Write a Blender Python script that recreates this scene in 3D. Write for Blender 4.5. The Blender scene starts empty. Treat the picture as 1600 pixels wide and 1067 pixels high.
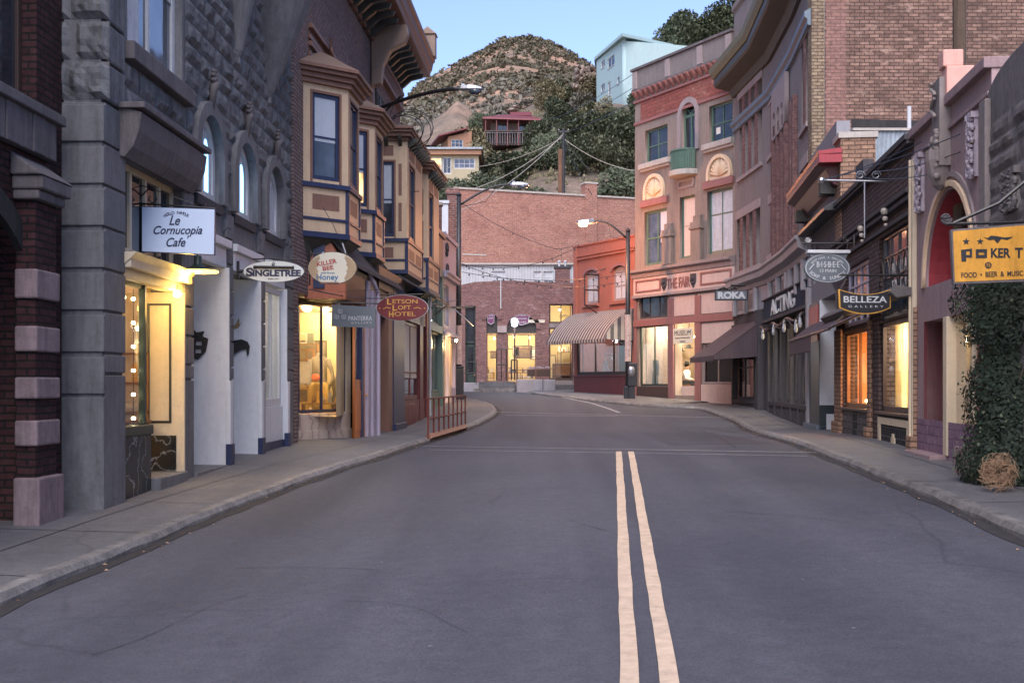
import bpy, bmesh, math, random
from mathutils import Vector, Matrix, noise
R = math.radians
random.seed(7)
sc = bpy.context.scene
C = sc.collection

# ------------------------------------------------------------------ camera
F, HX, HY, CH = 1800.0, 800.0, 600.0, 1.7     # focal length and horizon in photo pixels, eye height
cam = bpy.data.cameras.new('camera'); co = bpy.data.objects.new('camera', cam); C.objects.link(co)
co.location = (0, 0, CH); co.rotation_euler = (R(90), 0, 0)
cam.sensor_width = 36; cam.lens = 36 * F / 1600
cam.shift_y = (HY - 533.5) / 1600
cam.clip_end = 6000
sc.camera = co

# ------------------------------------------------------------------ sky, sun, exposure
SUN_EL, SUN_AZ = R(9), R(-160)
w = bpy.data.worlds.new('World'); sc.world = w; w.use_nodes = True
nt = w.node_tree; nt.nodes.clear()
out = nt.nodes.new('ShaderNodeOutputWorld'); bg = nt.nodes.new('ShaderNodeBackground')
sky = nt.nodes.new('ShaderNodeTexSky'); sky.sky_type = 'NISHITA'; sky.sun_disc = False
sky.sun_elevation = SUN_EL; sky.sun_rotation = SUN_AZ; sky.altitude = 1600; sky.dust_density = 1.6; sky.ozone_density = 3.0
hs = nt.nodes.new('ShaderNodeHueSaturation'); hs.inputs['Saturation'].default_value = 0.78
nt.links.new(sky.outputs[0], hs.inputs['Color'])
tm = nt.nodes.new('ShaderNodeMix'); tm.data_type = 'RGBA'; tm.blend_type = 'MULTIPLY'; tm.inputs[0].default_value = 1; tm.inputs[7].default_value = (.73, .73, .93, 1)
nt.links.new(hs.outputs[0], tm.inputs[6]); nt.links.new(tm.outputs[2], bg.inputs[0]); bg.inputs[1].default_value = 0.095
nt.links.new(bg.outputs[0], out.inputs[0])
sl = bpy.data.lights.new('sun', 'SUN'); sl.energy = 1.35; sl.angle = R(55); sl.color = (1.0, .92, .9)
so = bpy.data.objects.new('sun', sl); C.objects.link(so)
# the glow comes from behind the camera, to the left
_d = Vector((0.08, 0.62, -0.7)); so.rotation_euler = _d.to_track_quat('-Z', 'Y').to_euler()
sc.view_settings.view_transform = 'Standard'; sc.view_settings.look = 'None'; sc.view_settings.gamma = 1
sc.view_settings.exposure = 2.05
sc.cycles.max_bounces = 6; sc.cycles.transparent_max_bounces = 12

# ------------------------------------------------------------------ materials
M = {}
def _mat(name):
    m = bpy.data.materials.new(name); m.use_nodes = True
    n = m.node_tree.nodes; l = m.node_tree.links
    b = n['Principled BSDF']
    return m, n, l, b
def _coords(n, l, wallmap=False):
    tc = n.new('ShaderNodeTexCoord')
    if not wallmap: return tc.outputs['Object']
    sx = n.new('ShaderNodeSeparateXYZ'); l.new(tc.outputs['Object'], sx.inputs[0])
    ad = n.new('ShaderNodeMath'); l.new(sx.outputs[0], ad.inputs[0]); l.new(sx.outputs[1], ad.inputs[1])
    cb = n.new('ShaderNodeCombineXYZ'); l.new(ad.outputs[0], cb.inputs[0]); l.new(sx.outputs[2], cb.inputs[1])
    return cb.outputs[0]
def _noise(n, l, vec, scale, detail=4, rough=.6, sc3=None):
    if sc3:
        mp = n.new('ShaderNodeMapping'); mp.inputs['Scale'].default_value = sc3; l.new(vec, mp.inputs[0]); vec = mp.outputs[0]
    t = n.new('ShaderNodeTexNoise'); t.inputs['Scale'].default_value = scale
    t.inputs['Detail'].default_value = detail; t.inputs['Roughness'].default_value = rough
    l.new(vec, t.inputs['Vector']); return t.outputs['Fac']
def _ramp(n, l, fac, stops):
    r = n.new('ShaderNodeValToRGB'); e = r.color_ramp.elements
    while len(e) < len(stops): e.new(.5)
    for k, (p, c) in enumerate(stops): e[k].position = p; e[k].color = (*c, 1) if len(c) == 3 else c
    l.new(fac, r.inputs[0]); return r.outputs[0]
def _mix(n, l, f, a, b, mode='MIX'):
    x = n.new('ShaderNodeMix'); x.data_type = 'RGBA'; x.blend_type = mode
    for sock, v in ((x.inputs[0], f), (x.inputs[6], a), (x.inputs[7], b)):
        if hasattr(v, 'is_output'): l.new(v, sock)
        elif isinstance(v, (int, float)): sock.default_value = v
        else: sock.default_value = (*v, 1)
    return x.outputs[2]
def _bump(n, l, b, h, strength, dist=.02, prev=None):
    bp = n.new('ShaderNodeBump'); bp.inputs['Strength'].default_value = strength; bp.inputs['Distance'].default_value = dist
    l.new(h, bp.inputs['Height'])
    if prev: l.new(prev, bp.inputs['Normal'])
    l.new(bp.outputs[0], b.inputs['Normal']); return bp.outputs[0]
def sc_(c, k): return tuple(min(1, max(0, x * k)) for x in c)

def paint(name, c, rough=.6, var=.18, scale=2.5, bump=.15, metal=0, spec=.4, streak=True, fine=40):
    """painted or plain surface with uneven tone, vertical weather streaks and fine grain"""
    m, n, l, b = _mat(name); v = _coords(n, l)
    a = _noise(n, l, v, scale, 5)
    col = _ramp(n, l, a, [(.25, sc_(c, 1 - var)), (.5, c), (.78, sc_(c, 1 + var * .7))])
    if streak:
        gr = _noise(n, l, v, 11, 6, .75); col = _mix(n, l, min(.9, .25 + var * 1.5), col, _ramp(n, l, gr, [(.35, (.62, .6, .59)), (.55, (1, 1, 1)), (.75, (1.18, 1.17, 1.15))]), 'MULTIPLY')
        s = _noise(n, l, v, 3.0, 4, .7, (3, 3, .35))
        col = _mix(n, l, .5, col, _ramp(n, l, s, [(.35, sc_(c, 1 - var * 1.5)), (.6, c)]))
    l.new(col, b.inputs['Base Color']); b.inputs['Roughness'].default_value = rough
    b.inputs['Metallic'].default_value = metal; b.inputs['Specular IOR Level'].default_value = spec
    if bump: _bump(n, l, b, _noise(n, l, v, fine, 4), bump, .01)
    M[name] = m; return m

def brick(name, c1, c2, mortar, bw=.22, bh=.075, ms=.012, bump=.7, stain=.5, stainc=(.05, .04, .04), ssc=.6, pale=0, palec=(.5, .42, .4)):
    m, n, l, b = _mat(name); v = _coords(n, l, True)
    wob = n.new('ShaderNodeTexNoise'); wob.inputs['Scale'].default_value = 3; l.new(v, wob.inputs['Vector'])
    vv = n.new('ShaderNodeMix'); vv.data_type = 'VECTOR'; vv.inputs[0].default_value = .03
    l.new(v, vv.inputs[4]); l.new(wob.outputs['Color'], vv.inputs[5])
    t = n.new('ShaderNodeTexBrick'); l.new(vv.outputs[1], t.inputs['Vector'])
    t.inputs['Scale'].default_value = 1; t.inputs['Brick Width'].default_value = bw; t.inputs['Row Height'].default_value = bh
    t.inputs['Mortar Size'].default_value = ms; t.inputs['Mortar Smooth'].default_value = .3; t.inputs['Bias'].default_value = -.1
    t.inputs['Color1'].default_value = (*c1, 1); t.inputs['Color2'].default_value = (*c2, 1); t.inputs['Mortar'].default_value = (*mortar, 1)
    n1 = _noise(n, l, v, 9, 4, .7)
    col = _mix(n, l, .8, t.outputs['Color'], _ramp(n, l, n1, [(.3, (.35, .35, .35)), (.7, (1, 1, 1))]), 'MULTIPLY')
    st = _noise(n, l, v, ssc, 6, .65)
    sf = n.new('ShaderNodeMapRange'); sf.inputs[1].default_value = .48; sf.inputs[2].default_value = .7; sf.inputs[4].default_value = stain
    l.new(st, sf.inputs[0]); col = _mix(n, l, sf.outputs[0], col, stainc)
    if pale:
        p = _noise(n, l, v, 1.3, 8, .75, (1, 2.5, 1))
        pf = n.new('ShaderNodeMapRange'); pf.inputs[1].default_value = .56; pf.inputs[2].default_value = .66; pf.inputs[4].default_value = pale
        l.new(p, pf.inputs[0]); col = _mix(n, l, pf.outputs[0], col, palec)
    l.new(col, b.inputs['Base Color']); b.inputs['Roughness'].default_value = .88; b.inputs['Specular IOR Level'].default_value = .2
    inv = n.new('ShaderNodeMath'); inv.operation = 'SUBTRACT'; inv.inputs[0].default_value = 1; l.new(t.outputs['Fac'], inv.inputs[1])
    p = _bump(n, l, b, inv.outputs[0], bump, .012); _bump(n, l, b, n1, .35, .02, p)
    M[name] = m; return m

def emit(name, c, s):
    m, n, l, b = _mat(name); b.inputs['Base Color'].default_value = (*sc_(c, .6), 1)
    b.inputs['Emission Color'].default_value = (*c, 1); b.inputs['Emission Strength'].default_value = s
    M[name] = m; return m

def glass(name, tint=(.9, .95, 1), gl=1.0):
    m, n, l, b = _mat(name); n.remove(b)
    tr = n.new('ShaderNodeBsdfTransparent'); tr.inputs[0].default_value = (*tint, 1)
    g = n.new('ShaderNodeBsdfGlossy'); g.inputs['Roughness'].default_value = .02
    fr = n.new('ShaderNodeFresnel'); fr.inputs[0].default_value = 1.5
    mu = n.new('ShaderNodeMath'); mu.operation = 'MULTIPLY'; mu.inputs[1].default_value = gl; l.new(fr.outputs[0], mu.inputs[0])
    tc = n.new('ShaderNodeTexCoord'); nz = _noise(n, l, tc.outputs['Object'], 1.2, 1)
    bp = n.new('ShaderNodeBump'); bp.inputs['Strength'].default_value = .05; bp.inputs['Distance'].default_value = .05
    l.new(nz, bp.inputs['Height']); l.new(bp.outputs[0], g.inputs['Normal'])
    mx = n.new('ShaderNodeMixShader'); l.new(mu.outputs[0], mx.inputs[0]); l.new(tr.outputs[0], mx.inputs[1]); l.new(g.outputs[0], mx.inputs[2])
    l.new(mx.outputs[0], n['Material Output'].inputs[0]); M[name] = m; return m

def darkglass(name, c=(.02, .024, .03), rough=.07, spec=.8):
    m, n, l, b = _mat(name); v = _coords(n, l)
    a = _noise(n, l, v, 1.1, 3)
    l.new(_ramp(n, l, a, [(.35, sc_(c, .5)), (.65, sc_(c, 1.9))]), b.inputs['Base Color'])
    b.inputs['Roughness'].default_value = rough; b.inputs['Specular IOR Level'].default_value = spec
    _bump(n, l, b, _noise(n, l, v, 1.5, 1), .12, .05); M[name] = m; return m

def warmglass():
    m, n, l, b = _mat('glass_warm'); v = _coords(n, l)
    b.inputs['Base Color'].default_value = (.05, .04, .03, 1); b.inputs['Roughness'].default_value = .1
    l.new(_ramp(n, l, _noise(n, l, v, 2.5, 2), [(.35, (.35, .16, .05)), (.6, (1, .66, .3))]), b.inputs['Emission Color']); b.inputs['Emission Strength'].default_value = .55; M['glass_warm'] = m
warmglass()
# --- grounds
def ground_mat(name, base, dark, light, patch=.25, fine=90, cracks=True, rough=.8, bump=.35):
    m, n, l, b = _mat(name); v = _coords(n, l)
    a = _noise(n, l, v, patch, 6, .65); c = _ramp(n, l, a, [(.3, dark), (.5, base), (.72, light)])
    # worn tracks along the direction of travel
    t = _noise(n, l, v, 1.0, 3, .5, (1.1, .07, 1)); c = _mix(n, l, .45, c, _ramp(n, l, t, [(.35, dark), (.65, light)]))
    g = _noise(n, l, v, fine, 3, .8); c = _mix(n, l, .75, c, _ramp(n, l, g, [(.32, (.4, .4, .4)), (.62, (1, 1, 1)), (.8, (1.35, 1.3, 1.3))]), 'MULTIPLY')
    g2 = _noise(n, l, v, 7, 5, .75); c = _mix(n, l, .5, c, _ramp(n, l, g2, [(.35, (.7, .7, .72)), (.65, (1.15, 1.15, 1.15))]), 'MULTIPLY')
    vo = n.new('ShaderNodeTexVoronoi'); vo.feature = 'F1'; vo.inputs['Scale'].default_value = 2.2; l.new(v, vo.inputs['Vector'])
    sp = n.new('ShaderNodeMapRange'); sp.inputs[1].default_value = .035; sp.inputs[2].default_value = .02; sp.inputs[4].default_value = .5
    l.new(vo.outputs['Distance'], sp.inputs[0]); c = _mix(n, l, sp.outputs[0], c, sc_(light, 2.2))
    if cracks:
        dv = n.new('ShaderNodeMix'); dv.data_type = 'VECTOR'; dv.inputs[0].default_value = .35
        nn = n.new('ShaderNodeTexNoise'); nn.inputs['Scale'].default_value = .9; nn.inputs['Detail'].default_value = 5; l.new(v, nn.inputs['Vector'])
        l.new(v, dv.inputs[4]); l.new(nn.outputs['Color'], dv.inputs[5])
        vc = n.new('ShaderNodeTexVoronoi'); vc.feature = 'DISTANCE_TO_EDGE'; vc.inputs['Scale'].default_value = .3; l.new(dv.outputs[1], vc.inputs['Vector'])
        cr = n.new('ShaderNodeMapRange'); cr.inputs[1].default_value = .006; cr.inputs[2].default_value = .001; l.new(vc.outputs['Distance'], cr.inputs[0])
        ms = _noise(n, l, v, .35, 2); mr = n.new('ShaderNodeMapRange'); mr.inputs[1].default_value = .5; mr.inputs[2].default_value = .6; mr.inputs[4].default_value = .35
        l.new(ms, mr.inputs[0]); mu = n.new('ShaderNodeMath'); mu.operation = 'MULTIPLY'; l.new(cr.outputs[0], mu.inputs[0]); l.new(mr.outputs[0], mu.inputs[1])
        c = _mix(n, l, mu.outputs[0], c, sc_(dark, .4))
    l.new(c, b.inputs['Base Color']); rr = n.new('ShaderNodeMapRange'); rr.inputs[3].default_value = rough - .12; rr.inputs[4].default_value = rough + .1
    l.new(a, rr.inputs[0]); l.new(rr.outputs[0], b.inputs['Roughness']); b.inputs['Specular IOR Level'].default_value = .35
    _bump(n, l, b, g, bump, .006); M[name] = m; return m

def foliage(name, c, var=.5):
    m, n, l, b = _mat(name); v = _coords(n, l)
    a = _noise(n, l, v, 2.2, 3); f = _noise(n, l, v, 14, 2)
    col = _mix(n, l, .5, _ramp(n, l, a, [(.3, sc_(c, 1 - var)), (.7, sc_(c, 1 + var))]), _ramp(n, l, f, [(.3, sc_(c, .6)), (.75, (c[0] * 1.7, c[1] * 1.5, c[2] * 1.3))]))
    l.new(col, b.inputs['Base Color']); b.inputs['Roughness'].default_value = .65; b.inputs['Specular IOR Level'].default_value = .25
    M[name] = m; return m

# ------------------------------------------------------------------ mesh builder
SIB = []
SPLIT = {'bracket', 'corner_strip', 'console', 'arcade_pier', 'baluster', 'veranda_post', 'parapet_pier', 'tan_post', 'frame_post', 'door_post', 'base_board', 'bulkhead_panel', 'panel', 'climbing_step', 'sleeve', 'hanger', 'ceiling_batten', 'string_course', 'stripe', 'step', 'leg', 'shop_pilaster', 'red_lintel', 'shell_rib', 'side_cloth', 'hood', 'brick_pier', 'shop_fascia', 'valance'} - {'valance', 'shop_fascia'}
class MB:
    def __init__(s): s.v = []; s.f = []; s.cut = []
    def add(s, vs, fs):
        o = len(s.v); s.cut.append((o, len(s.f))); s.v += [tuple(p) for p in vs]; s.f += [tuple(i + o for i in f) for f in fs]; return s
    def box(s, x0, x1, y0, y1, z0, z1):
        x0, x1 = sorted((x0, x1)); y0, y1 = sorted((y0, y1)); z0, z1 = sorted((z0, z1))
        return s.add([(x0,y0,z0),(x1,y0,z0),(x1,y1,z0),(x0,y1,z0),(x0,y0,z1),(x1,y0,z1),(x1,y1,z1),(x0,y1,z1)],
                     [(0,3,2,1),(4,5,6,7),(0,1,5,4),(1,2,6,5),(2,3,7,6),(3,0,4,7)])
    def quad(s, *p): return s.add(p, [tuple(range(len(p)))])
    def loft(s, rings, caps=True, closed=True):
        o = []; n = len(rings[0]); fs = []
        for r in rings: o += list(r)
        for k in range(len(rings) - 1):
            for i in range(n if closed else n - 1):
                j = (i + 1) % n; fs.append((k*n+i, k*n+j, (k+1)*n+j, (k+1)*n+i))
        if caps: fs.append(tuple(range(n))[::-1]); fs.append(tuple((len(rings)-1)*n + i for i in range(n)))
        return s.add(o, fs)
    def extr(s, poly, vec):      # planar polygon pushed along a vector
        v = Vector(vec); return s.loft([[Vector(p) for p in poly], [Vector(p) + v for p in poly]])
    def prof(s, poly_yz, x0, x1):   # y-z profile along x
        return s.loft([[(x0, y, z) for y, z in poly_yz], [(x1, y, z) for y, z in poly_yz]])
    def plan(s, poly_xy, z0, z1):
        return s.loft([[(x, y, z0) for x, y in poly_xy], [(x, y, z1) for x, y in poly_xy]])
    def tube(s, pts, r, n=8, r1=None):
        pts = [Vector(p) for p in pts]; rings = []; up = Vector((0, 0, 1)); m = len(pts)
        for k, p in enumerate(pts):
            t = (pts[min(k + 1, m - 1)] - pts[max(k - 1, 0)]).normalized()
            a = t.cross(up)
            if a.length < .05: a = t.cross(Vector((1, 0, 0)))
            a.normalize(); b = t.cross(a).normalized()
            rr = r if r1 is None else r + (r1 - r) * k / (m - 1)
            rings.append([p + a * rr * math.cos(6.2832 * i / n) + b * rr * math.sin(6.2832 * i / n) for i in range(n)])
        return s.loft(rings)
    def lathe(s, prof, c=(0, 0, 0), n=16, a0=0, a1=6.28318530718):
        full = abs(a1 - a0) > 6.28; m = n if full else n + 1
        rings = [[(c[0] + r * math.cos(a0 + (a1 - a0) * i / n), c[1] + r * math.sin(a0 + (a1 - a0) * i / n), c[2] + z) for i in range(m)] for r, z in prof]
        return s.loft(rings, caps=full, closed=full)
    def ball(s, c, r, n=12, ry=None, rz=None):
        ry = ry or r; rz = rz or r; k = max(4, n // 2)
        rings = [[(c[0] + r * math.sin(math.pi * j / k) * math.cos(6.2832 * i / n), c[1] + ry * math.sin(math.pi * j / k) * math.sin(6.2832 * i / n),
                   c[2] + rz * math.cos(math.pi * j / k)) for i in range(n)] for j in range(1, k)]
        s.loft(rings); return s
    def build(s, name, mat, parent=None, smooth=False, bevel=0, **tags):
        if name in SPLIT and 1 < len(s.cut) < 90:      # each bracket, post or console is a piece of its own
            r = None; SIB.clear()
            for (v0, f0), (v1, f1) in zip(s.cut, s.cut[1:] + [(len(s.v), len(s.f))]):
                q = MB(); q.v = s.v[v0:v1]; q.f = [tuple(i - v0 for i in f) for f in s.f[f0:f1]]; q.cut = [(0, 0)]
                o = q.build(name, mat, parent, smooth, bevel, **tags); r = r or o; SIB.append(o)
            return r
        me = bpy.data.meshes.new(name); me.from_pydata(s.v, [], s.f); me.update()
        bm = bmesh.new(); bm.from_mesh(me); bmesh.ops.recalc_face_normals(bm, faces=bm.faces); bm.to_mesh(me); bm.free()
        return link(name, me, mat, parent, smooth, bevel, **tags)

def link(name, me, mat, parent=None, smooth=False, bevel=0, **tags):
    o = bpy.data.objects.new(name, me); C.objects.link(o)
    if mat: me.materials.append(M[mat] if isinstance(mat, str) else mat)
    if parent: o.parent = parent
    if smooth:
        for p in me.polygons: p.use_smooth = True
    if bevel:
        b = o.modifiers.new('bevel', 'BEVEL'); b.width = bevel; b.segments = 2; b.limit_method = 'ANGLE'
    for k, v in tags.items(): o[k] = v
    return o

def tag(o, label=None, cat=None, group=None, kind=None):
    if label: o['label'] = label
    if cat: o['category'] = cat
    if group: o['group'] = group
    if kind: o['kind'] = kind
    return o
def thing(name, label, cat, loc=(0, 0, 0), rz=0, group=None):
    o = bpy.data.objects.new(name, None); C.objects.link(o); o.empty_display_size = .2
    o.location = loc; o.rotation_euler = (0, 0, rz); return tag(o, label, cat, group)
def copy_tree(o, parent=None):
    c = o.copy(); C.objects.link(c)
    if parent: c.parent = parent
    for ch in list(o.children): copy_tree(ch, c)
    return c

def arch(u0, u1, z0, zs, rise=None, n=14):
    r = (u1 - u0) / 2; rise = rise if rise is not None else r; cx = (u0 + u1) / 2
    return [(u0, z0), (u1, z0)] + [(cx + r * math.cos(math.pi * k / n), zs + rise * math.sin(math.pi * k / n)) for k in range(n + 1)]
def aring(a, c, zs, t, z0=None, rise=None, n=16):
    r = (c - a) / 2; rise = r if rise is None else rise; cx = (a + c) / 2; z0 = zs if z0 is None else z0
    f = lambda rr, ri: [(cx - rr * math.cos(math.pi * k / n), zs + ri * math.sin(math.pi * k / n)) for k in range(n + 1)]
    return ([(a - t, z0)] if z0 < zs else []) + f(r + t, rise + t) + ([(c + t, z0), (c, z0)] if z0 < zs else []) + f(r, rise)[::-1] + ([(a, z0)] if z0 < zs else [])
def rect(u0, u1, z0, z1): return [(u0, z0), (u1, z0), (u1, z1), (u0, z1)]

def _curve_mesh(polys, thick):
    cu = bpy.data.curves.new('c', 'CURVE'); cu.dimensions = '2D'; cu.fill_mode = 'BOTH'; cu.extrude = thick / 2
    for p in polys:
        s = cu.splines.new('POLY'); s.points.add(len(p) - 1); s.use_cyclic_u = True
        for k, (x, y) in enumerate(p): s.points[k].co = (x, y, 0, 1)
    o = bpy.data.objects.new('c', cu); C.objects.link(o)
    me = bpy.data.meshes.new_from_object(o.evaluated_get(bpy.context.evaluated_depsgraph_get()))
    bpy.data.objects.remove(o); bpy.data.curves.remove(cu); return me
def slab(name, mat, parent, outline, holes, y0, y1, **k):
    """flat piece in the local x-z plane with real openings, from depth y0 to y1"""
    me = _curve_mesh([outline] + list(holes), y1 - y0); mid = (y0 + y1) / 2
    for v in me.vertices: v.co = Vector((v.co.x, mid - v.co.z, v.co.y))
    me.name = name; me.update(); return link(name, me, mat, parent, **k)

def text(s, mat, parent, cx, cz, w=None, h=None, y=0, ext=.006, shear=0, bold=0, name='lettering', rot=0, sp=1.0):
    cu = bpy.data.curves.new('t', 'FONT'); cu.body = s; cu.shear = shear; cu.extrude = .02; cu.offset = bold; cu.space_character = sp
    o = bpy.data.objects.new('t', cu); C.objects.link(o)
    me = bpy.data.meshes.new_from_object(o.evaluated_get(bpy.context.evaluated_depsgraph_get()))
    bpy.data.objects.remove(o); bpy.data.curves.remove(cu)
    xs = [v.co.x for v in me.vertices]; ys = [v.co.y for v in me.vertices]
    x0, x1, y0, y1 = min(xs), max(xs), min(ys), max(ys)
    kx = w / (x1 - x0) if w else None; ky = h / (y1 - y0) if h else None
    kx = kx or ky; ky = ky or kx; ca, sa = math.cos(rot), math.sin(rot)
    for v in me.vertices:
        a = (v.co.x - (x0 + x1) / 2) * kx; b = (v.co.y - (y0 + y1) / 2) * ky
        v.co = Vector((cx + a * ca - b * sa, y - (ext if v.co.z > 0 else -.001), cz + a * sa + b * ca))
    me.name = name; me.update(); return link(name, me, mat, parent)
def arc_text(s, mat, parent, cx, cz, rx, rz, a0, a1, ch, y=0, bold=0, flip=False):
    """one lettering mesh, characters set along an ellipse from angle a0 to a1"""
    me_all = MB(); n = len(s)
    for k, c in enumerate(s):
        if c == ' ': continue
        a = a0 + (a1 - a0) * (k + .5) / n
        px, pz = cx + rx * math.cos(a), cz + rz * math.sin(a)
        tx, tz = -rx * math.sin(a), rz * math.cos(a)
        if not flip: tx, tz = -tx, -tz
        o = text(c, mat, parent, px, pz, None, ch, y, bold=bold, rot=math.atan2(tz, tx))
        me_all.add([v.co for v in o.data.vertices], [tuple(p.vertices) for p in o.data.polygons]); bpy.data.objects.remove(o)
    return me_all.build('lettering', mat, parent)

# ------------------------------------------------------------------ placing by photo coordinates
def W(px, py, Y): return Vector(((px - HX) / F * Y, Y, CH + (HY - py) / F * Y))
def XY(px, Y): return ((px - HX) / F * Y, Y)
class Fac:
    """a facade: local x runs left to right as seen from the street, y goes into the building, z up from zb"""
    def __init__(s, name, label, cat, p0, p1, zb, group=None, root=None):
        s.p0 = Vector(p0); d = Vector(p1) - s.p0; s.L = d.length; s.d = d / s.L; s.n = Vector((-s.d.y, s.d.x)); s.zb = zb
        if root is None: s.o = thing(name, label, cat, (p0[0], p0[1], zb), math.atan2(s.d.y, s.d.x), group)
        else:            # a second face of the same building
            s.o = None; s.root = root
    def u(s, px, w=0):
        k = (px - HX) / F; q = s.p0 + s.n * w
        return -(q.x - k * q.y) / (s.d.x - k * s.d.y)
    def z(s, px, py, w=0):
        q = s.p0 + s.n * w + s.d * s.u(px, w); return CH + (HY - py) / F * q.y - s.zb
    def uz(s, px, py, w=0): return s.u(px, w), s.z(px, py, w)
    def rc(s, x0, y0, x1, y1, w=0):      # u0,u1,z0,z1 of a pixel box measured on its left edge (x0: y0 top, y1 bottom)
        return s.u(x0, w), s.u(x1, w), s.z(x0, y1, w), s.z(x0, y0, w)
    def world(s, u, y, z):
        q = s.p0 + s.d * u + s.n * y; return Vector((q.x, q.y, z + s.zb))

def shell(fc, mat, depth, ztop, z0=-1, u0=0, u1=None, y0=.4, t=.3, name='rear_wall', roof=True, u_ext=0):
    u1 = fc.L if u1 is None else u1; b = MB()
    b.box(u0, u0 + t, y0, depth, z0, ztop).box(u1 - t, u1, y0, depth, z0, ztop).box(u0 + t, u1 - t, depth - t, depth, z0, ztop)
    o = b.build(name, mat, fc.o)
    if roof: MB().box(u0 + t, u1 - t, y0, depth - t, ztop - .35, ztop - .2).build('roof', 'roofing', fc.o)
    return o

def window(par, u0, u1, z0, z1, y=.12, frame='white_trim', pane='glass_dark', nx=1, nz=2, fw=.06, blind=None, bz=.5, sill=None, sh=.09, so=.08, rail=None, name='window', bars=None, behind=.05, mull=None):
    """frame with glazing bars, its pane and what hangs behind it"""
    b = MB(); d = .07
    b.box(u0, u0 + fw, y, y + d, z0, z1).box(u1 - fw, u1, y, y + d, z0, z1).box(u0 + fw, u1 - fw, y, y + d, z0, z0 + fw * 1.3).box(u0 + fw, u1 - fw, y, y + d, z1 - fw, z1)
    bw = mull or fw * .6
    for i in range(1, nx): x = u0 + (u1 - u0) * i / nx; b.box(x - bw / 2, x + bw / 2, y + .005, y + d - .005, z0 + fw, z1 - fw)
    for i in range(1, nz): z = z0 + (z1 - z0) * i / nz if rail is None else z0 + (z1 - z0) * rail; b.box(u0 + fw, u1 - fw, y + .01, y + d - .01, z - bw / 2, z + bw / 2)
    f = b.build(name, frame, par, bevel=.006)
    MB().box(u0 + fw * .5, u1 - fw * .5, y + .035, y + .04, z0 + fw * .5, z1 - fw * .5).build('pane', pane, f)
    if blind: MB().box(u0 + fw, u1 - fw, y + .028, y + .033, z1 - (z1 - z0) * bz, z1 - fw).build('blind', blind, f)
    if sill: MB().box(u0 - .08, u1 + .08, y - .12 - so, y + .02, z0 - sh, z0 - .003).build('sill', sill, f, bevel=.01)
    return f

def room(par, u0, u1, z0, z1, y0, depth, wall, floor='wood_floor', name='interior', ceil=None):
    o = MB()
    o.quad((u0, y0 + depth, z0), (u1, y0 + depth, z0), (u1, y0 + depth, z1), (u0, y0 + depth, z1))
    o.quad((u0, y0, z0), (u0, y0 + depth, z0), (u0, y0 + depth, z1), (u0, y0, z1))
    o.quad((u1, y0, z0), (u1, y0 + depth, z0), (u1, y0 + depth, z1), (u1, y0, z1))
    o.quad((u0, y0, z1), (u1, y0, z1), (u1, y0 + depth, z1), (u0, y0 + depth, z1))
    r = o.build(name, wall, par)
    MB().box(u0, u1, y0, y0 + depth, z0 - .05, z0).build('shop_floor', floor, r)
    return r
def lamp(par, u, y, z, power, c=(1, .72, .38), size=.045, name='ceiling_lamp', cord=None, em='bulb_warm', soft=.12):
    b = MB().ball((u, y, z), size, 10)
    o = b.build(name, em, par, smooth=True)
    if cord: MB().tube([(u, y, z + size), (u, y, z + cord)], .006, 5).build('cord', 'black_metal', o)
    L = bpy.data.lights.new('lamp_light', 'POINT'); L.energy = power; L.color = c; L.shadow_soft_size = soft
    lo = bpy.data.objects.new('lamp_light', L); C.objects.link(lo); lo.parent = par; lo.location = (u, y, z - size - soft - .02)
    return o

# ------------------------------------------------------------------ ground levels
def lerp(knots, x):
    if x <= knots[0][0]: return knots[0][1]
    for (a, va), (b, vb) in zip(knots, knots[1:]):
        if x <= b: t = (x - a) / (b - a); return va + (vb - va) * t
    return knots[-1][1]
_CZ = [(-12, -.33), (0, 0), (17, .475), (19.5, .535), (22, .535), (25, .49), (28, .44), (31, .42), (34, .45), (38, .62), (42, .84), (50, 1.15), (60, 1.40), (75, 1.5), (90, 1.6)]
def cz(Y): return sum(lerp(_CZ, Y + d) for d in (-1.5, -.75, 0, .75, 1.5)) / 5
def roadz(X, Y):
    xc = .088 * Y + .2; dx = max(-7, min(7, X - xc))
    if dx < 0: t = lerp([(20, .035), (28, .018), (45, 0)], Y)
    else: t = lerp([(12, .03), (18, .012), (45, 0)], Y)
    return cz(Y) + t * dx
def ghit(px, py, dz=0):
    k = (px - HX) / F; Y = 4.0
    while Y < 90:
        if roadz(k * Y, Y) + dz >= CH + (HY - py) / F * Y: return Vector((k * Y, Y, roadz(k * Y, Y) + dz))
        Y += .05
    return Vector((k * Y, Y, roadz(k * Y, Y) + dz))
# ------------------------------------------------------------------ palette
ground_mat('asphalt', (.076, .077, .096), (.05, .051, .066), (.106, .106, .126), fine=60, bump=.6)
ground_mat('asphalt_patch', (.06, .061, .078), (.045, .046, .058), (.08, .08, .098), fine=60, bump=.6)
ground_mat('concrete', (.15, .147, .155), (.095, .093, .1), (.2, .195, .2), patch=.5, fine=70, cracks=True, bump=.25)
ground_mat('kerb_stone', (.2, .19, .185), (.06, .058, .058), (.33, .31, .3), patch=3.5, fine=45, cracks=False, bump=.8)
paint('line_paint', (.58, .44, .32), .7, .25, 5, .3, fine=60)
paint('line_white', (.38, .38, .39), .7, .35, 4, .3, fine=60)
brick('brick_dark', (.075, .032, .034), (.05, .02, .023), (.02, .018, .018), stain=.6, stainc=(.02, .018, .018))
brick('brick_brown', (.33, .24, .225), (.25, .175, .165), (.1, .075, .075), stain=.35, stainc=(.07, .05, .05))
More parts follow.
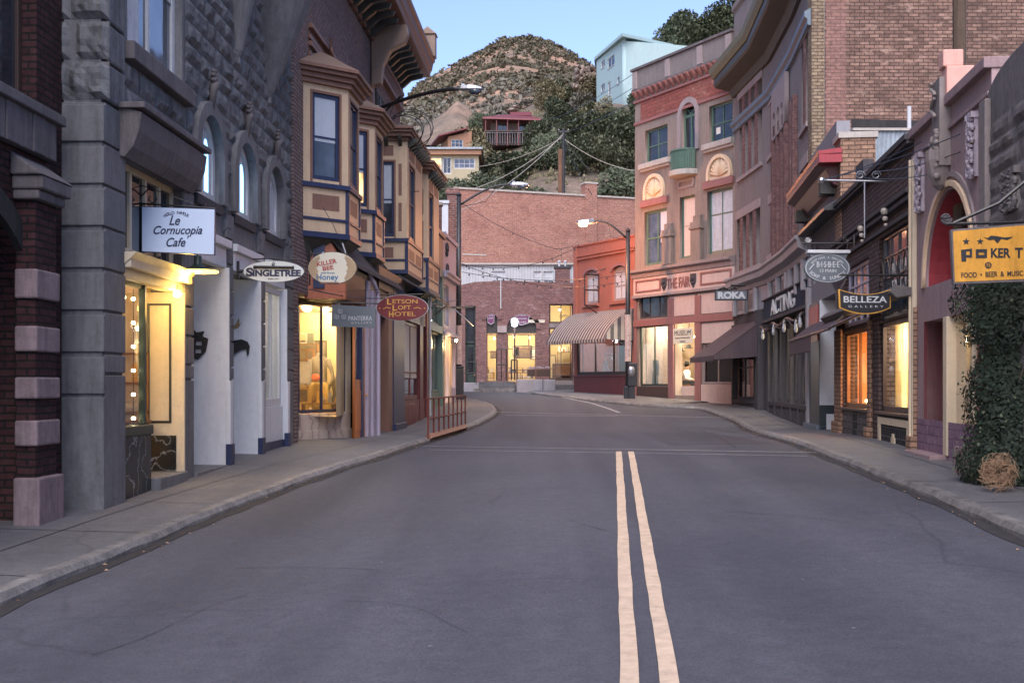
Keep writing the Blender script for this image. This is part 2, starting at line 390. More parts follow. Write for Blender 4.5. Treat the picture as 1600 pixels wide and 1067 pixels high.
brick('brick_red', (.5, .23, .165), (.36, .165, .12), (.44, .3, .25), .24, .1, .014, stain=.5, stainc=(.19, .07, .06), pale=.45, palec=(.46, .25, .2))
brick('brick_purple', (.27, .135, .125), (.17, .085, .085), (.24, .17, .16), .21, .08, .012, stain=.3, stainc=(.09, .04, .045), pale=.55, palec=(.4, .29, .29), ssc=1.1)
brick('brick_side', (.36, .22, .17), (.17, .1, .08), (.1, .07, .06), .25, .09, .014, stain=.8, stainc=(.06, .042, .036), ssc=.5, pale=.5, palec=(.5, .35, .28))
brick('brick_pink', (.36, .2, .165), (.27, .15, .125), (.2, .13, .11), .25, .09, .012, stain=.4, stainc=(.14, .09, .08))
brick('brick_tan', (.38, .29, .19), (.26, .19, .13), (.14, .1, .08), .23, .085, .014, stain=.6, stainc=(.08, .06, .045))
brick('brick_pier', (.4, .25, .17), (.3, .18, .125), (.13, .08, .06), .26, .09, .012, stain=.2)
brick('brick_grey', (.145, .105, .1), (.1, .07, .07), (.04, .03, .03), .3, .085, .014, stain=.4, stainc=(.05, .035, .035))
brick('brick_chimney', (.3, .12, .1), (.2, .08, .07), (.33, .27, .25), .24, .09, .014, stain=.2)
brick('brick_painted_red', (.36, .11, .085), (.28, .085, .07), (.22, .09, .08), .3, .14, .02, stain=.3, stainc=(.33, .2, .16), pale=.4, palec=(.5, .33, .27))
brick('tile_dark', (.02, .022, .025), (.03, .032, .036), (.2, .2, .2), .16, .16, .006, bump=.4, stain=0)
brick('tile_purple', (.24, .15, .22), (.3, .19, .26), (.1, .06, .09), .13, .13, .006, bump=.4, stain=.3, stainc=(.3, .25, .33))
brick('tile_grey', (.12, .11, .11), (.16, .15, .15), (.05, .05, .05), .6, .14, .01, bump=.4, stain=.2)
paint('stone_rough', (.15, .152, .162), .85, .6, 1.8, 1.0, spec=.25, fine=16)
paint('stone_smooth', (.15, .15, .16), .8, .35, 1.3, .35, fine=30)
paint('stone_cap', (.13, .115, .12), .8, .35, 2, .5)
paint('stone_pink', (.25, .185, .195), .8, .45, 3, .5)
paint('stone_black', (.03, .028, .03), .85, .4, 2, .7, fine=20)
paint('stone_pale', (.42, .38, .34), .8, .2, 2, .4)
paint('white_trim', (.5, .51, .53), .5, .12, 2, .08)
paint('white_wall', (.56, .58, .62), .55, .1, 1.2, .08)
paint('cream', (.52, .44, .32), .5, .12, 2, .1)
paint('tan_trim', (.56, .41, .27), .5, .14, 2.2, .1)
paint('brown_trim', (.2, .105, .075), .55, .15, 2.2, .1)
paint('roof_brown', (.24, .165, .125), .5, .15, 2, .12)
paint('blue_trim', (.022, .032, .085), .45, .2, 2, .08)
paint('orange_paint', (.38, .12, .06), .5, .15, 2, .1)
paint('orange_door', (.5, .16, .045), .45, .15, 2, .1)
paint('dark_brown', (.06, .035, .028), .5, .2, 2, .1)
paint('wine', (.13, .025, .025), .45, .2, 2, .1)
paint('green_trim', (.12, .17, .14), .5, .15, 2, .1)
paint('dark_green', (.02, .035, .03), .45, .2, 2, .08)
paint('lavender', (.36, .32, .4), .6, .12, 1.5, .12)
paint('pink_stucco', (.3, .21, .215), .8, .25, 1.0, .35, fine=25)
paint('pink_block', (.62, .34, .28), .7, .12, 1.5, .2)
paint('ornament', (.38, .33, .38), .6, .3, 6, .3)
paint('stucco_rough', (.15, .135, .135), .92, .4, 1.2, 1.0, fine=9)
paint('red_interior', (.28, .035, .045), .5, .22, 1.6, .15)
paint('red_stucco', (.33, .115, .08), .75, .24, .8, .25, fine=22)
paint('tan_stucco', (.245, .195, .168), .8, .28, .8, .3, fine=22)
paint('mauve_stucco', (.2, .172, .165), .8, .26, .6, .3, fine=22)
paint('mauve_light', (.3, .245, .24), .75, .2, 1.5, .3)
paint('pink_trim', (.52, .4, .36), .6, .14, 1.5, .15)
paint('red_trim', (.27, .12, .11), .55, .16, 2, .15)
paint('shell_cream', (.66, .5, .34), .6, .1, 3, .15)
paint('fair_green', (.085, .15, .115), .5, .2, 3, .1)
paint('boarding', (.55, .47, .42), .8, .15, 1.5, .15)
paint('grey_plaster', (.2, .2, .22), .8, .16, 1, .2)
paint('metal_siding', (.3, .35, .39), .45, .35, 3, .1)
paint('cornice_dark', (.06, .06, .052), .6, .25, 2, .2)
paint('cornice_olive', (.17, .17, .11), .6, .2, 2, .2)
paint('belt_blue', (.12, .16, .2), .55, .2, 2, .15)
paint('grey_stone_trim', (.29, .28, .3), .6, .22, 2, .25)
paint('slate_trim', (.07, .066, .072), .8, .2, 2, .15, spec=.15)
paint('navy_board', (.03, .045, .07), .85, .2, 1.5, .08, spec=.08)
paint('teal_dark', (.02, .035, .042), .4, .2, 2, .08)
paint('cornice_red', (.3, .03, .04), .45, .2, 2, .1)
paint('cornice_wine', (.09, .02, .028), .45, .2, 2, .1)
paint('black_metal', (.012, .012, .014), .4, .2, 4, .1, spec=.5)
paint('pole_metal', (.022, .022, .026), .45, .25, 4, .15, spec=.5)
paint('rust_rail', (.16, .04, .03), .65, .3, 6, .25)
paint('steel', (.32, .33, .36), .35, .15, 4, .05, metal=.8)
paint('wood_floor', (.2, .11, .05), .5, .2, 3, .1)
paint('wood', (.22, .1, .04), .5, .25, 3, .15)
paint('pole_wood', (.16, .09, .055), .85, .3, 3, .5)
paint('roofing', (.1, .09, .085), .9, .2, 1, .2)
paint('shop_cream', (.62, .5, .3), .7, .08, 1.5, .05, streak=False)
paint('shop_white', (.6, .6, .56), .7, .06, 1.5, .05, streak=False)
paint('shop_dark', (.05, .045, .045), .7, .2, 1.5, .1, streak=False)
paint('shop_orange', (.5, .22, .08), .6, .15, 1.5, .1, streak=False)
paint('blind_cloth', (.42, .47, .55), .8, .07, 3, .08)
paint('curtain', (.5, .52, .56), .85, .25, 9, .2)
paint('sign_white', (.52, .62, .78), .45, .05, 1, .03, streak=False)
paint('sign_ivory', (.62, .58, .46), .45, .08, 2, .03, streak=False)
paint('sign_pale', (.5, .54, .53), .45, .08, 2, .03, streak=False)
paint('sign_navy', (.015, .022, .065), .4, .1, 2, .03, streak=False)
paint('sign_blue', (.02, .14, .3), .4, .1, 2, .03, streak=False)
paint('sign_red', (.36, .035, .03), .4, .1, 2, .03, streak=False)
paint('sign_grey', (.11, .13, .15), .5, .08, 2, .03, streak=False)
paint('sign_wine', (.15, .02, .022), .4, .1, 2, .03, streak=False)
paint('sign_gold', (.62, .33, .06), .4, .12, 5, .05, streak=False)
paint('sign_black', (.02, .022, .027), .45, .1, 2, .03, streak=False)
paint('sign_silver', (.46, .48, .5), .4, .12, 6, .05, streak=False)
paint('sign_yellow', (.58, .28, .035), .6, .3, 2, .05)
paint('sign_plum', (.12, .03, .09), .45, .1, 2, .03, streak=False)
paint('honeycomb', (.45, .27, .12), .5, .15, 3, .05, streak=False)
paint('cloth_dark', (.04, .04, .045), .9, .3, 5, .3)
paint('cloth_grey', (.22, .2, .18), .9, .3, 5, .3)
paint('cloth_ochre', (.42, .27, .08), .9, .3, 6, .3)
paint('cloth_white', (.6, .6, .58), .9, .15, 6, .3)
paint('cloth_red', (.55, .09, .05), .8, .2, 6, .2)
paint('skin', (.42, .24, .17), .6, .1, 6, .05, streak=False)
paint('hair', (.02, .014, .012), .6, .2, 20, .2)
paint('picture', (.16, .1, .06), .5, .6, 7, .05, streak=False)
paint('picture_blue', (.16, .2, .28), .5, .6, 7, .05, streak=False)
paint('paper', (.62, .6, .55), .7, .25, 14, .05, streak=False)
paint('poster_mix', (.45, .33, .3), .7, .7, 22, .1, streak=False)
paint('awning_plum', (.07, .05, .06), .8, .2, 3, .15)
paint('awning_grey', (.11, .1, .1), .8, .2, 3, .15)
paint('pale_stucco_blue', (.34, .47, .48), .7, .1, .8, .15)
paint('roof_red', (.17, .045, .05), .55, .2, 1.5, .15)
paint('house_orange', (.33, .18, .11), .7, .15, 1, .15)
paint('house_yellow', (.36, .31, .2), .6, .12, 1, .1)
paint('rock', (.3, .235, .2), .95, .4, .35, 1, fine=2.5)
paint('bark', (.1, .07, .05), .95, .3, 4, .6, fine=14)
foliage('leaf_dark', (.078, .1, .064)); foliage('leaf_mid', (.12, .135, .09)); foliage('leaf_olive', (.17, .16, .1)); foliage('leaf_ivy', (.018, .03, .02), .75)
foliage('leaf_scrub', (.09, .086, .06), .4); foliage('leaf_grey', (.13, .13, .11)); foliage('tumble', (.3, .2, .13), .3)
glass('glass_clear', (.97, .98, 1), gl=.32); glass('glass_lit', gl=.25); glass('glass_soft', (.8, .84, .88), 1.6)
darkglass('glass_dark'); darkglass('glass_blue', (.05, .062, .085)); darkglass('glass_stained', (.1, .3, .55))
emit('bulb_warm', (1, .72, .35), 18); emit('bulb_white', (.8, .9, 1), 12); emit('street_bulb', (1, .48, .2), 7)
emit('glow_blue', (.25, .6, 1), .9); emit('small_bulb', (1, .85, .45), 8); emit('glow_gold', (1, .62, .12), 1.2)
# black veined marble
m, n, l, b = _mat('marble'); v = _coords(n, l)
wv = n.new('ShaderNodeTexWave'); wv.inputs['Scale'].default_value = 1.1; wv.inputs['Distortion'].default_value = 16; wv.inputs['Detail'].default_value = 5; wv.inputs['Detail Scale'].default_value = 2; l.new(v, wv.inputs['Vector'])
l.new(_ramp(n, l, wv.outputs['Fac'], [(0, (.012, .014, .016)), (.965, (.016, .02, .022)), (1, (.2, .22, .23))]), b.inputs['Base Color']); b.inputs['Roughness'].default_value = .2; M['marble'] = m
m, n, l, b = _mat('marble_pale'); v = _coords(n, l)
wv = n.new('ShaderNodeTexWave'); wv.inputs['Scale'].default_value = .9; wv.inputs['Distortion'].default_value = 12; wv.inputs['Detail'].default_value = 5; l.new(v, wv.inputs['Vector'])
l.new(_ramp(n, l, wv.outputs['Fac'], [(0, (.52, .44, .38)), (.93, (.46, .38, .33)), (1, (.3, .21, .18))]), b.inputs['Base Color']); b.inputs['Roughness'].default_value = .35; M['marble_pale'] = m
# fine stripes across x for awning cloth, reeded boards
def stripes(name, c1, c2, period, duty=.5, axis=0, bump=0, rough=.8):
    m, n, l, b = _mat(name); tc = n.new('ShaderNodeTexCoord'); sx = n.new('ShaderNodeSeparateXYZ'); l.new(tc.outputs['Object'], sx.inputs[0])
    d = n.new('ShaderNodeMath'); d.operation = 'DIVIDE'; d.inputs[1].default_value = period
    if axis == 'xy':
        a = n.new('ShaderNodeMath'); l.new(sx.outputs[0], a.inputs[0]); l.new(sx.outputs[1], a.inputs[1]); l.new(a.outputs[0], d.inputs[0])
    else: l.new(sx.outputs[axis], d.inputs[0])
    fr = n.new('ShaderNodeMath'); fr.operation = 'FRACT'; l.new(d.outputs[0], fr.inputs[0])
    gt = n.new('ShaderNodeMath'); gt.operation = 'GREATER_THAN'; gt.inputs[1].default_value = duty; l.new(fr.outputs[0], gt.inputs[0])
    nz = _noise(n, l, tc.outputs['Object'], 3, 4)
    c = _mix(n, l, gt.outputs[0], c1, c2); c = _mix(n, l, .4, c, _ramp(n, l, nz, [(.3, (.5, .5, .5)), (.7, (1, 1, 1))]), 'MULTIPLY')
    l.new(c, b.inputs['Base Color']); b.inputs['Roughness'].default_value = rough
    if bump: _bump(n, l, b, gt.outputs[0], bump, .02)
    M[name] = m
stripes('awning_stripe', (.36, .315, .27), (.06, .05, .07), .22)
stripes('awning_side', (.34, .32, .3), (.07, .07, .08), .36, axis=1)
stripes('plum_stripe', (.075, .055, .065), (.05, .036, .044), .3)
stripes('siding', (.45, .46, .48), (.3, .31, .33), .16, .85, axis='xy', bump=.5)
stripes('boards_h', (.33, .4, .37), (.2, .25, .23), .14, .88, axis=2, bump=.5)
# far hillside soil with rock and scrub tones
m, n, l, b = _mat('hill_soil'); v = _coords(n, l)
a = _noise(n, l, v, .035, 9, .75); g = _noise(n, l, v, .3, 6, .7)
c = _ramp(n, l, a, [(.3, (.14, .12, .095)), (.44, (.25, .19, .145)), (.54, (.4, .25, .17)), (.64, (.46, .3, .21)), (.8, (.2, .17, .14))])
c = _mix(n, l, .65, c, _ramp(n, l, g, [(.35, (.4, .4, .4)), (.65, (1, 1, 1))]), 'MULTIPLY'); l.new(c, b.inputs['Base Color']); b.inputs['Roughness'].default_value = .95
_bump(n, l, b, g, .8, 1.5); M['hill_soil'] = m
m, n, l, b = _mat('slope_soil'); v = _coords(n, l)
a = _noise(n, l, v, .12, 7, .7); g = _noise(n, l, v, 1.6, 5, .7)
c = _ramp(n, l, a, [(.35, (.07, .065, .045)), (.5, (.16, .125, .095)), (.66, (.27, .19, .15))])
c = _mix(n, l, .6, c, _ramp(n, l, g, [(.35, (.35, .35, .35)), (.65, (1, 1, 1))]), 'MULTIPLY'); l.new(c, b.inputs['Base Color']); b.inputs['Roughness'].default_value = .95
_bump(n, l, b, g, .8, .3); M['slope_soil'] = m

# ------------------------------------------------------------------ road, pavements, kerbs
def frange(a, b, s):
    r = []
    while a < b - 1e-6: r.append(a); a += s
    return r + [b]
ys = frange(-12, 66, .75); xs = frange(-34, 40, 1.0)
b_ = MB(); vs = [(x, y, roadz(x, y)) for y in ys for x in xs]; nx = len(xs)
b_.add(vs, [(j*nx+i, j*nx+i+1, (j+1)*nx+i+1, (j+1)*nx+i) for j in range(len(ys)-1) for i in range(nx-1)])
tag(b_.build('road', 'asphalt', smooth=True), kind='structure')
b_ = MB(); big = 1500
for (x0, x1, y0, y1) in ((-big, -34, -200, 66), (40, big, -200, 66), (-34, 40, -200, -12)):
    b_.quad((x0, y0, -.4), (x1, y0, -.4), (x1, y1, -.4), (x0, y1, -.4))
tag(b_.build('ground', 'concrete'), kind='structure')

def smooth_line(pts, step=.5):
    """even points along a polyline, rounded at its bends"""
    P = [Vector(p[:2]) for p in pts]; o = []
    for a, b in zip(P, P[1:]):
        k = max(1, int((b - a).length / step)); o += [a.lerp(b, i / k) for i in range(k)]
    o.append(P[-1])
    for _ in range(3): o = [o[0]] + [(o[i-1] + o[i] * 2 + o[i+1]) / 4 for i in range(1, len(o)-1)] + [o[-1]]
    return o
KH = .09
Lk = [(-3.75, -12), (-3.72, 4)] + [tuple(ghit(x, y, KH)[:2]) for x, y in ((0, 925), (175, 862), (300, 808), (400, 770), (500, 735), (600, 706), (670, 684), (727, 666), (765, 650), (779, 640))]
Lk += [(-.75, 43.3), (-1.5, 46.5), (-3.4, 50.5), (-7, 54), (-14, 57), (-33, 60)]
Rk = [(3.7, -12), (4.1, 4)] + [tuple(ghit(x, y, KH)[:2]) for x, y in ((1600, 828), (1500, 784), (1400, 745), (1270, 697), (1150, 654), (1094, 634))]
Rk += [(5.1, 42.2), (3.6, 45.5), (2.4, 48.6), (1.5, 51.5), (.9, 54), (.9, 56.2)]
def pavement(name, line, side, width, kerbw=.15):
    pts = smooth_line(line); rows = []; krows = []; rnd = random.Random(3)
    for i, p in enumerate(pts):
        t = (pts[min(i+1, len(pts)-1)] - pts[max(i-1, 0)]).normalized(); nrm = Vector((-t.y, t.x)) * side
        zk = roadz(p.x, p.y) + KH; q = [p + nrm * d for d in (kerbw, kerbw + .8, kerbw + 2.2, kerbw + width)]
        rows.append([(a.x, a.y, zk - .006 + .02 * (a - p).length * min(1, 6 / (a - p).length)) for a in q])
        j = rnd.uniform(-.018, .018); c = rnd.uniform(0, .02)
        krows.append([(p.x - nrm.x*.02, p.y - nrm.y*.02, zk - KH - .1), (p.x + nrm.x * j - nrm.x*.01, p.y + nrm.y * j, zk - .045 - c), (p.x + nrm.x * (.03 + j), p.y + nrm.y * (.03 + j), zk - c * .4),
                      (p.x + nrm.x * kerbw, p.y + nrm.y * kerbw, zk), (p.x + nrm.x * kerbw, p.y + nrm.y * kerbw, zk - .3)])
    tag(MB().loft(rows, caps=False, closed=False).build(name, 'concrete', smooth=True), kind='structure')
    jb = MB()
    for i in range(2, len(rows) - 2, 4):
        if i < 2 or rows[i][0][1] > 52: continue
        t = (pts[i+1] - pts[i-1]).normalized() * .008
        jb.loft([[(x - t.x, y - t.y, z + .004), (x + t.x, y + t.y, z + .004)] for x, y, z in rows[i]], caps=False, closed=False)
    jb.loft([[(r_[1][0], r_[1][1], r_[1][2] + .0045), (r_[1][0] + .012, r_[1][1], r_[1][2] + .0045)] for r_ in rows if r_[0][1] < 50], caps=False, closed=False)
    tag(jb.build('pavement_joint', 'stone_black'), kind='structure')
    tag(MB().loft(krows, caps=False, closed=False).build('kerb', 'kerb_stone'), kind='structure')
pavement('sidewalk', Lk, 1, 7); pavement('sidewalk', Rk, -1, 9)

def strip_mesh(line, w, lift=.006, wob=0, step=.4, gap=None):
    b = MB(); pts = smooth_line(line, step); rnd = random.Random(5); rows = []
    for i, p in enumerate(pts):
        t = (pts[min(i+1, len(pts)-1)] - pts[max(i-1, 0)]).normalized(); nrm = Vector((-t.y, t.x))
        a, c = p - nrm * (w/2 + rnd.uniform(-wob, wob)), p + nrm * (w/2 + rnd.uniform(-wob, wob))
        rows.append([(a.x, a.y, roadz(a.x, a.y) + lift), (c.x, c.y, roadz(c.x, c.y) + lift)])
    return b.loft(rows, caps=False, closed=False)
for px0, px1 in ((984, 967), (1046, 986)):
    a = ghit(px0, 1067); c = ghit(px1, 706); d = (c - a) / (c.y - a.y)
    pts = [tuple((a + d * (y - a.y))[:2]) for y in (2, 5, 8, 11, 14, 17)] + [tuple(c[:2])]
    tag(strip_mesh(pts, .098, .008, .004).build('centre_line', 'line_paint'), kind='structure')
for (a, c, w_) in (((655, 697), (1290, 708), .06), ((668, 703), (1262, 713), .045), ((775, 644), (1135, 653), .08), ((790, 649), (965, 650), .08)):
    tag(strip_mesh([tuple(ghit(*a)[:2]), tuple(ghit((a[0]+c[0])/2, (a[1]+c[1])/2)[:2]), tuple(ghit(*c)[:2])], w_, .008, .01).build('stop_line', 'line_white'), kind='structure')
tag(strip_mesh([tuple(ghit(x, y)[:2]) for x, y in ((968, 645), (920, 629), (860, 618), (800, 611), (745, 608))], .11, .008, .01).build('curved_line', 'line_white'), kind='structure')
def patch(pts, mat='asphalt_patch', name='asphalt_patch', lift=.004):
    b = MB(); P = [Vector(p) for p in pts]; n = 8; rows = []
    for j in range(n + 1):
        l_ = P[0].lerp(P[3], j / n); r_ = P[1].lerp(P[2], j / n); rows.append([(*(l_.lerp(r_, i / 6)), ) for i in range(7)])
    b.loft([[(x, y, roadz(x, y) + lift) for x, y in r_] for r_ in rows], caps=False, closed=False); tag(b.build(name, mat), kind='structure')
patch([(3.0, 22), (5.0, 22.1), (5.2, 30), (3.4, 30)])
rnd = random.Random(31)
for k in range(6):
    x = rnd.uniform(-2.6, 4.0); y = rnd.uniform(5.5, 18); pts = [(x, y)]; a = rnd.uniform(-.5, .5) + (1.4 if k % 3 == 0 else 0)
    for _ in range(rnd.randint(3, 8)): a += rnd.uniform(-.35, .35); x += .22 * math.cos(a); y += .22 * math.sin(a); pts.append((x, y))
    if all(-3 < p[0] - 0 < 4.1 for p in pts): tag(strip_mesh(pts, rnd.uniform(.004, .008), .0045, .002, .1).build('asphalt_crack', 'stone_black'), kind='structure')
# dark joints and scrapes in the asphalt are marks of its own
for pts in (((1095, 672), (1120, 682), (1150, 700)), ((1000, 662), (1100, 668), (1150, 676))):
    tag(strip_mesh([tuple(ghit(x, y)[:2]) for x, y in pts], .03, .005, .008).build('asphalt_seam', 'stone_black'), kind='structure')
for line, sgn in ((Lk, -1), (Rk, 1)):      # dark gutter joint along each kerb
    P2 = smooth_line(line, .5); off = []
    for i, p in enumerate(P2):
        t = (P2[min(i+1, len(P2)-1)] - P2[max(i-1, 0)]).normalized(); off.append(p + Vector((t.y, -t.x)) * (.07 if sgn < 0 else -.07))
    tag(strip_mesh(off, .2 if sgn < 0 else .15, .005, .03).build('gutter', 'stone_black'), kind='structure')
# leaf litter and grit caught along the left gutter
rnd = random.Random(11); b_ = MB()
for line, sgn in ((Lk, -1), (Rk, 1)):
    pts = smooth_line(line[1:-4], .25)
    for p in pts:
        for _ in range(3 if p.y < 40 else 1):
            if rnd.random() < .68: continue
            x = p.x - sgn * abs(rnd.gauss(.0, .12)) - sgn * .03; y = p.y + rnd.uniform(-.2, .2); s = rnd.uniform(.01, .026); a = rnd.uniform(0, 3.1); z = roadz(x, y) + .008
            b_.quad((x + s*math.cos(a), y + s*math.sin(a), z), (x - s*.5*math.sin(a), y + s*.5*math.cos(a), z + .012), (x - s*math.cos(a), y - s*math.sin(a), z), (x + s*.5*math.sin(a), y - s*.5*math.cos(a), z + .004))
tag(b_.build('leaf_litter', 'tumble'), kind='stuff', label='dry leaves and grit caught along the kerbs', cat='leaf litter')
# ================================================================== LEFT SIDE
def rockwall(name, mat, par, u0, u1, z0, z1, ops, y=0, row=.3, wmin=.35, wmax=.75, seed=1, amp=1):
    """rock-faced ashlar: every block has its own chipped face; ops give blocked intervals at a height"""
    rnd = random.Random(seed); b = MB(); z = z0
    while z < z1 - .05:
        h = min(row * rnd.uniform(.85, 1.15), z1 - z); spans = [(u0, u1)]
        for op in ops:
            iv = op(z + h * .5) or op(z + h * .15) or op(z + h * .85)
            if iv:
                ns = []
                for a, c in spans:
                    if iv[1] <= a or iv[0] >= c: ns.append((a, c)); continue
                    if iv[0] > a: ns.append((a, iv[0]))
                    if iv[1] < c: ns.append((iv[1], c))
                spans = ns
        for a, c in spans:
            x = a
            while x < c - .02:
                wd = rnd.uniform(wmin, wmax)
                if c - (x + wd) < wmin * .6: wd = c - x
                nx, nz = max(3, int(wd / .07)), max(3, int(h / .07)); g = .009; base = rnd.uniform(.018, .05) * amp; sx, sz = rnd.uniform(-.03, .03) * amp, rnd.uniform(-.03, .03) * amp; off = rnd.uniform(0, 90)
                vs = []
                for j in range(nz + 1):
                    for i in range(nx + 1):
                        s, t = i / nx, j / nz; e = min(s, 1 - s, t, 1 - t); edge = min(1, e * 5 + .0)
                        px, pz = x + g + (wd - 2 * g) * s, z + g + (h - 2 * g) * t
                        nn = noise.noise(Vector((px * 4.5 + off, off, pz * 6))) * .032 * amp + abs(noise.noise(Vector((px * 12, off, pz * 14)))) * .028
                        d = (base + nn + sx * (s - .5) + sz * (t - .5)) * edge
                        vs.append((px, y - d, pz))
                k = nx + 1
                b.add(vs, [(j*k+i, j*k+i+1, (j+1)*k+i+1, (j+1)*k+i) for j in range(nz) for i in range(nx)])
                x += wd
        z += h
    return b.build(name, mat, par)
def iv_rect(a, c, z0, z1): return lambda z: (a, c) if z0 < z < z1 else None
def iv_arch(a, c, z0, zs, ring=.2):
    r = (c - a) / 2 + ring; cx = (a + c) / 2
    def f(z):
        if z < z0 or z > zs + r: return None
        hw = r if z < zs else math.sqrt(max(0, r * r - (z - zs) ** 2))
        return (cx - hw, cx + hw)
    return f

# ---- far-left dark brick building -------------------------------------------------
fb = Fac('brick_building', 'dark red brick building with a stone-capped pier and wide arch, at the far left edge', 'building', (-5.16, 7.2), (-5.02, 12.84), .25)
ub = fb.u; L = fb.L
A = arch(.7, 4.75, -1, 2.35, 1.0)
slab('wall', 'brick_dark', fb.o, rect(0, L, -1, 10), [A, rect(2.9, 5.0, 4.35, 7.2)], 0, .4)
slab('arch_ring', 'stone_black', fb.o, [(.45, -1), (.7, -1)] + [(2.725 + 2.025 * math.cos(math.pi * (1 - k/16)), 2.35 + 1.0 * math.sin(math.pi * k/16)) for k in range(17)] + [(4.75, -1), (5.0, -1)] + [(2.725 + 2.28 * math.cos(math.pi * k/16), 2.35 + 1.25 * math.sin(math.pi * k/16)) for k in range(17)], [], -.07, 0)
MB().box(.7, 4.75, .32, .36, -1, 3.4).build('doorway_back', 'stone_black', fb.o)
window(fb.o, 2.9, 5.0, 4.35, 7.2, .15, 'dark_brown', 'glass_dark', 2, 2, .1)
b = MB()
for k in range(9): b.box(2.6 + k * .3, 2.88 + k * .3, -.1 - .01 * (k % 2), .0, 3.85, 4.25)
b.box(2.5, 5.4, -.16, 0, 4.25, 4.36); b.build('sill', 'stone_cap', fb.o, bevel=.012)
# pier of alternating brick and pink stone
pu0, pu1 = L - 1.12, L - .62
b = MB(); s_ = MB()
zz = -1.0; k = 0; tops = [.42, .8, 1.05, 1.35, 1.6, 1.92, 2.15, 2.5]
s_.box(pu0 - .07, pu1 + .05, -.27, 0, -1, .5)
st = [(.82, 1.08), (1.3, 1.52), (1.78, 2.04), (2.32, 2.62)]
b.box(pu0, pu1, -.2, 0, .5, 3.32)
for a, c in st: s_.box(pu0 - .04, pu1 + .035, -.235, 0, a, c)
b.build('pier', 'brick_dark', fb.o); s_.build('pier_block', 'stone_pink', fb.o, bevel=.02)
MB().box(pu0 - .08, pu1 + .08, -.27, 0, 3.32, 3.42).box(pu0 - .1, pu1 + .12, -.32, 0, 3.42, 3.56).prof([(-.34, 3.56), (0, 3.56), (0, 3.8)], pu0 - .14, pu1 + .16).build('pier_cap', 'stone_cap', fb.o, bevel=.02)
shell(fb, 'brick_dark', 8, 10, y0=.42)

# ---- grey stone building ----------------------------------------------------------
fl = Fac('stone_building', 'grey rock-faced stone building with three arched upper windows and cafe front', 'building', (-4.6025, 12.9), (-4.3575, 22.7), .45)
o = fl.o; L = fl.L; U = lambda y: (y - 12.9) * 1.0003     # distance along the wall from depth
OPS = []; HO = []
cafe_top = 3.95; SF = 2.95
# openings: cafe upper light, cafe shopfront, three shop bays, big upper window, arches
cafe = (U(13.53), U(15.77)); bB = (U(16.2), U(17.9)); bC = (U(18.3), U(19.93)); bD = (U(20.4), U(21.97))
for a, c in (cafe,): HO.append(rect(a, c, -1, 3.92)); OPS.append(iv_rect(a, c, -1, 4.4))
for a, c in (bB, bC, bD): HO.append(rect(a, c, -1, 3.5)); OPS.append(iv_rect(a, c, -1, 3.6))
up = (U(13.72), U(15.82)); HO.append(rect(up[0], up[1], 5.32, 7.6)); OPS.append(iv_rect(up[0] - .1, up[1] + .1, 5.05, 7.62))
AR = [(U(16.4), U(17.6)), (U(18.42), U(19.66)), (U(20.5), U(21.75))]
for a, c in AR: HO.append(arch(a, c, 3.95, 4.6)); OPS.append(iv_arch(a, c, 3.6, 4.6, .22))
MAIN_ST = slab('wall', 'stone_smooth', o, rect(0, L, -1, 11.2), HO, 0, .42)
rockwall('rough_stonework', 'stone_rough', o, .63, L, 3.6, 9.5, OPS, y=-.004)
MB().box(.63, L, -.05, .0, 9.5, 11.2).build('upper_course', 'stone_rough', o)
# rusticated piers
def rust(a, c, z0, z1, ztop, base=.95, step=.47, pr=.05, side=True):
    b = MB(); z = z1
    b.box(a, c, -pr, 0, -1, base)
    while z > base + .1:
        z2 = max(base, z - step); b.box(a, c, -pr, .0, z2 + .03, z); z = z2
    b.box(a + .02, c - .02, -pr + .03, 0, base, z1)
    return b.build('pier', 'stone_smooth', o, bevel=.018)
rust(0, U(13.53), 0, 4.4, 4.4, 1.35)
for a, c in ((cafe[1], bB[0]), (bB[1], bC[0]), (bC[1], bD[0]), (bD[1], L)): rust(a, c, 0, 3.9, 3.9, 1.3, .4)
# end wall facing down the street: quoin blocks of the first pier and rough courses above
b = MB(); z = 4.4
while z > 1.4: b.box(-.05, 0, -.05, .75, z - .44, z - .03); z -= .47
b.box(-.02, 0, -.02, .75, -1, 4.4).box(-.05, 0, -.05, .75, -1, 1.1)
b.build('corner_pier', 'stone_smooth', o, bevel=.015)
rw = MB(); rnd = random.Random(5); z = 4.42
while z < 9.5:
    for (y0, y1) in ((-.1, .32 + rnd.uniform(-.05, .1)), (.34, .8)):
        vs = []; nx, nz = 6, 6
        for j in range(nz+1):
            for i in range(nx+1):
                s, t = i/nx, j/nz; e = min(1, min(s, 1-s, t, 1-t) * 6); y = y0 + (y1-y0)*s; q = z + .015 + .42*t
                vs.append((-(.04 + .05 * noise.noise(Vector((y*5, z, q*5))) + .02*rnd.random()) * e - .005, y, q))
        rw.add(vs, [(j*7+i, j*7+i+1, j*7+i+8, j*7+i+7) for j in range(nz) for i in range(nx)])
    z += .45
rw.build('corner_stonework', 'stone_rough', o)
b = MB(); z = 4.42        # corner stones on the street face
while z < 9.5: b.box(.0, .6, -.06, 0, z + .012, z + .438); z += .45
b.build('quoin', 'stone_rough', o, bevel=.03)
MB().box(0, .3, .42, 1.1, -1, 11.2).box(.3, L, 7.7, 8, -1, 11.2).box(L-.3, L, .42, 7.7, -1, 11.2).box(0, .3, 1.1, 8, -1, 11.2).build('rear_wall', 'brick_dark', o)
MB().box(.3, L - .3, .42, 7.7, 10.9, 11.1).build('roof', 'roofing', o)
